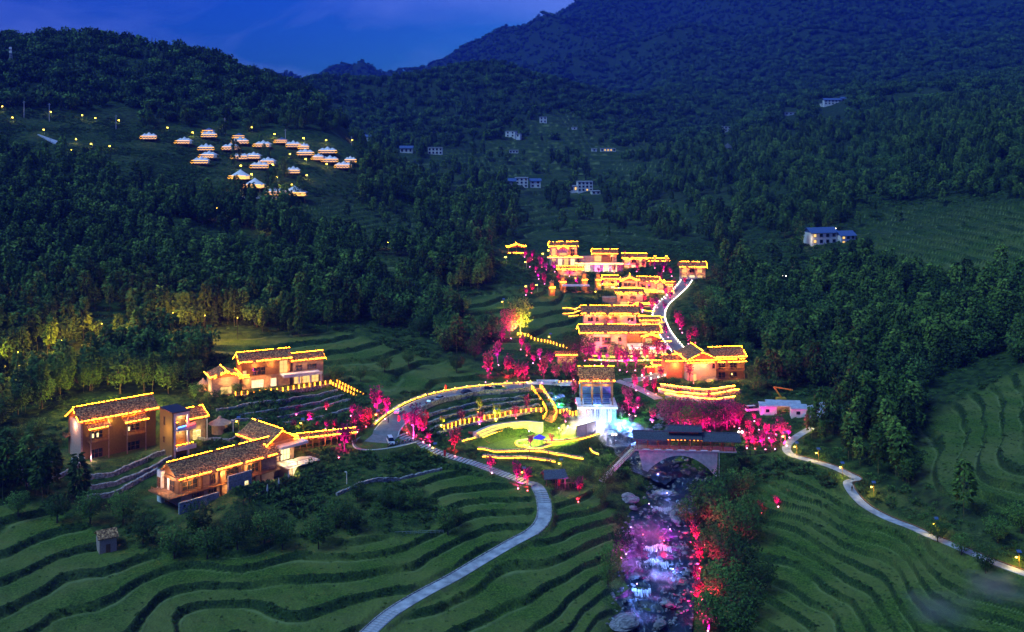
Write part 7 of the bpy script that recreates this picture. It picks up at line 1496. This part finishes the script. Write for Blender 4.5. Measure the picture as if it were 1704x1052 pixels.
    m.bar((0, 0, .1), (0, -1.5, .1), .1); m.bar((0, .0, 3.5), (.9, 1.6, 0), .07); m.bar((w/2, .0, 3.5), (w/2+.9, 1.6, 0), .07); m.build('frame', M['metal'], e); m = MB(); m.box(.1, w-.1, -.02, .02, .12, 3.78); m.build('net', M['net'], e)
    p = PZ(908, 636, ROAD[-1].z+.2); e = empty('slab_bridge', p, 0, 'flat pale slab bridge over the blue cascade at the road end', 'bridge'); m = MB(); m.box(-6.5, 9, -2.6, 2.6, -.7, 0); m.build('deck', M['white'], e); m = MB(); m.box(-3.2, 4.4, -2.0, -1.0, .9, 1.1); m.box(-3.0, -2.7, -2, -1, 0, .9); m.box(3.8, 4.1, -2, -1, 0, .9); m.build('bench_roof', M['white'], e)
    for x in (-4, 0, 5): m = MB(); m.box(x, x+.7, -2.2, 2.2, -7, -.71); m.build('pier', M['concrete'], e)
    rn = random.Random(5)
    for k in range(22):
        p = on(905+rn.random()*40, 656+rn.random()*26); b = MB(); b.ball((0, 0, 0), rn.uniform(.5, 1.6), 8, 5, 1.3, 1, .7, rough=.25, rnd=rn); o = b.build('boulder', M['boulder']); o.location = p; tag(o, 'boulder lit blue and green in the small cascade', 'boulder', 'boulders of the small cascade')
    p = on(958, 487); e = empty('small_stage', p, 0, 'pale flat stage roof on the meadow below the top row', 'stage'); m = MB(); m.box(-6.5, 6.5, -2.5, 3, 3.0, 3.3); m.build('roof', M['canvas_grey'], e); m = MB(); m.box(-8, 8, -3, 3.2, -1.5, .2); m.build('platform', M['timber'], e)
    for x in (-6, 0, 6):
        for y in (-2.2, 2.6): m = MB(); m.box(x-.15, x+.15, y-.15, y+.15, .2, 3); m.build('post', M['timber'], e)
    for u, v, h_, lab in ((918,492,7,'orange lit wooden tower left of the small stage'),(936,480,7,'leaning orange lit tower above the small stage'),(972,482,10,'tall orange lit tower right of the small stage'),(995,482,9,'orange lit tower farthest right of the small stage')):
        p = on(u, v); e = empty('drum_tower', p, .2, lab, 'tower', 'orange lit towers on the meadow'); m = MB(); m.box(-1.3, 1.3, -1.3, 1.3, -1, h_*.62); m.build('body', M['orange'], e); m = MB(); m.box(-.8, .8, -.8, .8, h_*.62, h_*.85); m.build('upper_body', M['orange'], e); m = MB(); m.cone((0,0,h_*.6), 1.9, .9, 8); m.cone((0,0,h_*.84), 1.4, 1.4, 8); m.build('roof', M['tile'], e)
        m = MB(); m.bar((-1.4,-1.45,h_*.55), (1.4,-1.45,h_*.55), .14); m.build('light_strip', M['led'], e); point((0, -2.2, h_*.35), 90, (1, .33, .06), e); point((0, -1.6, h_*.75), 40, (1, .33, .06), e)
    hut(338, 652, 1.35, 2.6, 'small round thatched hut left of the fenced terrace'); hut(366, 716, 2.3, 2.4, 'larger round thatched hut between the two roofs')
    q = SITE['long']; c_, s_ = math.cos(q['yaw']), math.sin(q['yaw'])
    for k, (x, y) in enumerate(((24, -7), (28.5, -5), (19.5, -8.5))):
        X = q['o'].x+c_*x-s_*y; Y = q['o'].y+s_*x+c_*y; parasol(Vector((X, Y, Hz(X, Y))), 1, 'closed grey parasol on the house lawn, %s from the left' % ['second', 'third', 'first'][k])
    # vegetable plot frames, garden bench on the lower terrace
    p = on(690, 888); e = empty('plot_fence', p, .1, 'low pale fence round the small vegetable plot', 'fence'); m = MB()
    for k in range(16): m.bar((-8+k, 0, 0), (-8+k, 0, .8), .06)
    m.bar((-8, 0, .75), (7, 0, .75), .05); m.bar((-8, 0, .35), (7, 0, .35), .04); m.build('rail', M['steel'], e)
    # lawn lamp posts
    for u, v, lab in ((866,742,'thin dark post at the left of the lawn'),(879,745,'tall thin dark post by the ring wall'),(933,743,'thin dark post in the middle of the bright lawn')):
        p = on(u, v); e = empty('lawn_post', p, 0, lab, 'post', 'thin posts on the lawn'); m = MB(); m.tube((0,0,0), (0,0,3.4), .06, .05, 5); m.build('pole', M['metal'], e); m = MB(); m.box(-.2, .2, -.15, .15, 3.1, 3.6); m.build('head', M['metal'], e)
def make_extra_mats():
    M['panel'] = glow('blue_white_panel', (.45, .5, 1), .12, False)
    M['vbulb'] = glow('violet_bulb', (.6, .3, 1), 4, False)
    M['string'] = glow('string_light', (1, .42, .02), 1.0, False)
    M['tentwall'] = glow('dim_tent_wall', (.2, .26, .5), .12, False)
    M['tentwarm'] = glow('lit_tent_wall', (1, .55, .18), .35, False)
    M['yellow'] = noisy('yellow_digger_paint', (.5, .3, .02), (.6, .38, .03), 2, .5, 0)
    M['net'] = noisy('pale_net', (.5, .48, .5), (.65, .62, .64), 3, .7, 0)
    M['blue_glow'] = glow('blue_canopy', (.06, .05, 1), .35, False)
def mist(name, c, r, dens, seed, thr=.5, aniso=.3, col=(.9, .92, 1)):
    m = bpy.data.materials.new(name); m.use_nodes = True; nt = m.node_tree; nt.nodes.clear(); l = nt.links.new
    out = nt.nodes.new("ShaderNodeOutputMaterial"); pv = nt.nodes.new("ShaderNodeVolumePrincipled"); pv.inputs['Color'].default_value = (*col, 1); pv.inputs['Anisotropy'].default_value = aniso
    tc = nd(nt, "ShaderNodeTexCoord"); n = nd(nt, "ShaderNodeTexNoise"); n.inputs['Scale'].default_value = 2.2; n.inputs['Detail'].default_value = 4; mp = nd(nt, "ShaderNodeMapping"); mp.inputs['Location'].default_value = (seed, seed*.3, 0); l(tc.outputs['Object'], mp.inputs[0]); l(mp.outputs[0], n.inputs['Vector'])
    ln = nd(nt, "ShaderNodeVectorMath", operation='LENGTH'); l(tc.outputs['Object'], ln.inputs[0])
    mr = nd(nt, "ShaderNodeMapRange"); mr.inputs[1].default_value = .15; mr.inputs[2].default_value = 1.0; mr.inputs[3].default_value = .35; mr.inputs[4].default_value = -.32; l(ln.outputs['Value'], mr.inputs[0])
    ad = nd(nt, "ShaderNodeMath", operation='ADD'); l(n.outputs[0], ad.inputs[0]); l(mr.outputs[0], ad.inputs[1])
    m2 = nd(nt, "ShaderNodeMapRange"); m2.inputs[1].default_value = thr; m2.inputs[2].default_value = thr+.35; m2.inputs[3].default_value = 0; m2.inputs[4].default_value = dens; l(ad.outputs[0], m2.inputs[0]); l(m2.outputs[0], pv.inputs['Density']); l(pv.outputs[0], out.inputs['Volume'])
    m.cycles.volume_step_rate = 1.0
    b = MB(); b.ball((0, 0, 0), 1, 14, 9); o = b.build('mist', m); o.location = c; o.scale = r; return tag(o, kind='stuff')
def b_mist():
    c = (G(972, 722)+G(985, 712))/2
    mist('pool_mist', c+Vector((0, 1, 2.0)), (10, 13, 6), .5, 1); mist('lawn_mist', G(948, 730)+Vector((0, 0, 1.5)), (6.5, 5, 4.5), .35, 5, col=(1, .95, .85)); mist('outlet_mist', G(1035, 715)+Vector((0, 0, 1.2)), (11, 12, 3.5), .12, 9)
    mist('path_mist', G(1002, 742)+Vector((0, 0, 1.5)), (4, 4, 4), .2, 3)
    mist('stream_mist', G(1085, 895)+Vector((0, 0, 1.6)), (10, 14, 4.5), .045, 7); mist('stream_mist', G(1050, 945)+Vector((0, 0, 1.4)), (5, 9, 5), .07, 2); mist('stream_mist', G(1105, 975)+Vector((0, 0, 1.4)), (7, 9, 4), .09, 12); mist('stream_mist', G(1110, 852)+Vector((0, 0, 1.2)), (6, 6, 3), .12, 22)
    mist('slope_mist', G(1660, 985)+Vector((0, 0, 1)), (13, 10, 5), .10, 4); mist('slope_mist', G(1560, 1020)+Vector((0, 0, 1)), (14, 12, 4), .07, 14)
# ------------------------------------------------------------------ build everything
make_tree_mats(); make_mats(); make_water(); make_extra_mats(); make_protos()
build_ground()
b_roads(); b_river(); b_walls(); b_amphi(); b_bridge()
b_long(); b_bay(); b_terrace(); b_gallery(); b_village(); b_stage(); b_extra(); b_fences(); b_far()
FP = [(SITE[k]['o'], SITE[k]['yaw'], SITE[k]['W'], SITE[k]['d']) for k in SITE]
def clear_of_houses(x, y, pad=3.0, pr=1.0):
    ok = np.ones(x.shape, bool)
    for o, yw, W_, d in FP:
        dx = x-o.x; dy = y-o.y; a = dx*math.cos(yw)+dy*math.sin(yw); b = -dx*math.sin(yw)+dy*math.cos(yw); ok &= ~((a > -pad-3) & (a < W_+pad+12) & (b > -pad-2) & (b < d+pad+2))
    for L_, r in ((RIVER, 9), (ROAD, 5), (VROAD, 4.5), (PLANK, 3), (PATH_A, 2.6), (PATH_B, 2.9), (PATH_C, 2.5)): ok &= seg_dist(x, y, L_)[0] > r*(pr if r < 6 else 1)
    for P_ in (CARPARK, POND, LAWN): ok &= pdist(x, y, P_) < -1.5
    for u_, v_ in ((195,674),(240,668),(120,590),(50,612),(185,566),(300,548),(352,548),(405,548)):
        g_ = G(u_, v_); ok &= np.hypot((x-g_.x)*1.3, y-(g_.y-11)) > 12
    return ok
fo = plant_forest()
allp = [(k, q) for k, L_ in fo.items() for q in L_]
X = np.array([q[0] for _, q in allp]); Y = np.array([q[1] for _, q in allp]); ok = clear_of_houses(X, Y)
vis = np.abs((X/Y)*F) < 850
order = [i for i in np.argsort(Y) if ok[i] and vis[i]]; named = {'bamboo': 0, 'broad': 0, 'conifer': 0}; taken = set()
LAB = {'bamboo': ('bamboo_clump', 'feathery bamboo clump at the forest front %s', 'bamboo'), 'broad': ('broadleaf_tree', 'leafy dark tree at the forest front %s', 'tree'), 'conifer': ('conifer_tree', 'narrow dark conifer at the forest front %s', 'tree')}
for i in order:
    k, q = allp[i]
    if k not in named or named[k] >= (150 if k == 'bamboo' else 60): continue
    named[k] += 1; taken.add(i); sd = 'left' if q[0] < 0 else 'right'; nm, lb, ct = LAB[k]; uu = CX+F*q[0]/q[1]; wh = next(w for m_, w in ((150,'at the left picture edge'),(350,'behind the left houses'),(600,'above the fenced house'),(850,'above the curved road'),(1150,'beside the upper village'),(1350,'behind the valley villa'),(1500,'above the hill path'),(9999,'at the right picture edge')) if uu < m_)
    clone_tree(k, named[k], (q[0], q[1], q[2]-.2), q[3], q[4], nm, lb % wh, ct, '%s trees of the %s slope' % (k, sd) if k != 'bamboo' else 'bamboo of the %s slope' % sd)
i0 = 0
for k, L_ in fo.items():
    idx = [j for j in range(i0, i0+len(L_)) if ok[j] and j not in taken]; i0 += len(L_)
    if not idx: continue
    a = np.array([allp[j][1] for j in idx]); n = len(a); r = np.random.default_rng(3)
    scatter('forest', a[:, :3]-np.array([0, 0, .3]), np.stack([r.normal(0, .07, n), r.normal(0, .07, n), a[:, 4]], 1), np.repeat(a[:, 3:4], 3, 1)*r.uniform(.85, 1.2, (n, 3)), r.integers(0, 60, n), k)
def undergrowth():
    rng = np.random.default_rng(9); n = 190000; D0, D1 = 128*K, 520*K
    y = np.sqrt(rng.uniform(D0*D0, D1*D1, n)); x = rng.uniform(-.5, .5, n)*y
    z, (op, te, ri, fl, u, v) = terrain(x, y, True)
    dens = np.where(te > .5, np.where(ri > .3, .7, .10), .42+vn(x, y, 14, 61)*1.3)
    dens = np.where((te <= .5) & (op < -2), .18, dens); dens = np.where((te > .5) & (ri < .3) & (u > 1200), .38, dens)
    m = (fl < .35) & (rng.random(n) < dens); m &= clear_of_houses(x, y, -1.0, .66)
    x, y, z, te, ri = x[m], y[m], z[m], te[m], ri[m]; n = len(x)
    s = np.where(te > .5, np.where(ri > .3, rng.uniform(.25, .6, n), rng.uniform(.18, .42, n)), rng.uniform(.5, 1.7, n)*(.8+vn(x, y, 20, 62)))
    s = np.clip(s, .3, 2.2)
    scatter('undergrowth', np.stack([x, y, z-.1], 1), np.stack([rng.normal(0, .15, n), rng.normal(0, .15, n), rng.uniform(0, 6.28, n)], 1), np.stack([s*rng.uniform(.8, 1.4, n), s*rng.uniform(.8, 1.4, n), s*rng.uniform(.6, 1.0, n)], 1), rng.integers(0, 60, n), 'bush')
    print('undergrowth', n)
undergrowth()
b_bigtrees(); b_glowtrees(); b_lamps(); b_traffic(); b_tents(); b_mist()
# ------------------------------------------------------------------ air
def build_haze():
    m = bpy.data.materials.new("haze"); m.use_nodes = True; nt = m.node_tree; nt.nodes.clear()
    out = nt.nodes.new("ShaderNodeOutputMaterial"); pv = nt.nodes.new("ShaderNodeVolumePrincipled")
    pv.inputs['Color'].default_value = (.05, .12, 1, 1); pv.inputs['Density'].default_value = HAZE; pv.inputs['Anisotropy'].default_value = .2
    nt.links.new(pv.outputs[0], out.inputs['Volume'])
    b = MB(); b.box(-13500, 13500, -300, 8000, -14, 1500); o = b.build('haze', m); tag(o, kind='stuff')
HAZE = 1.15e-4
build_haze()
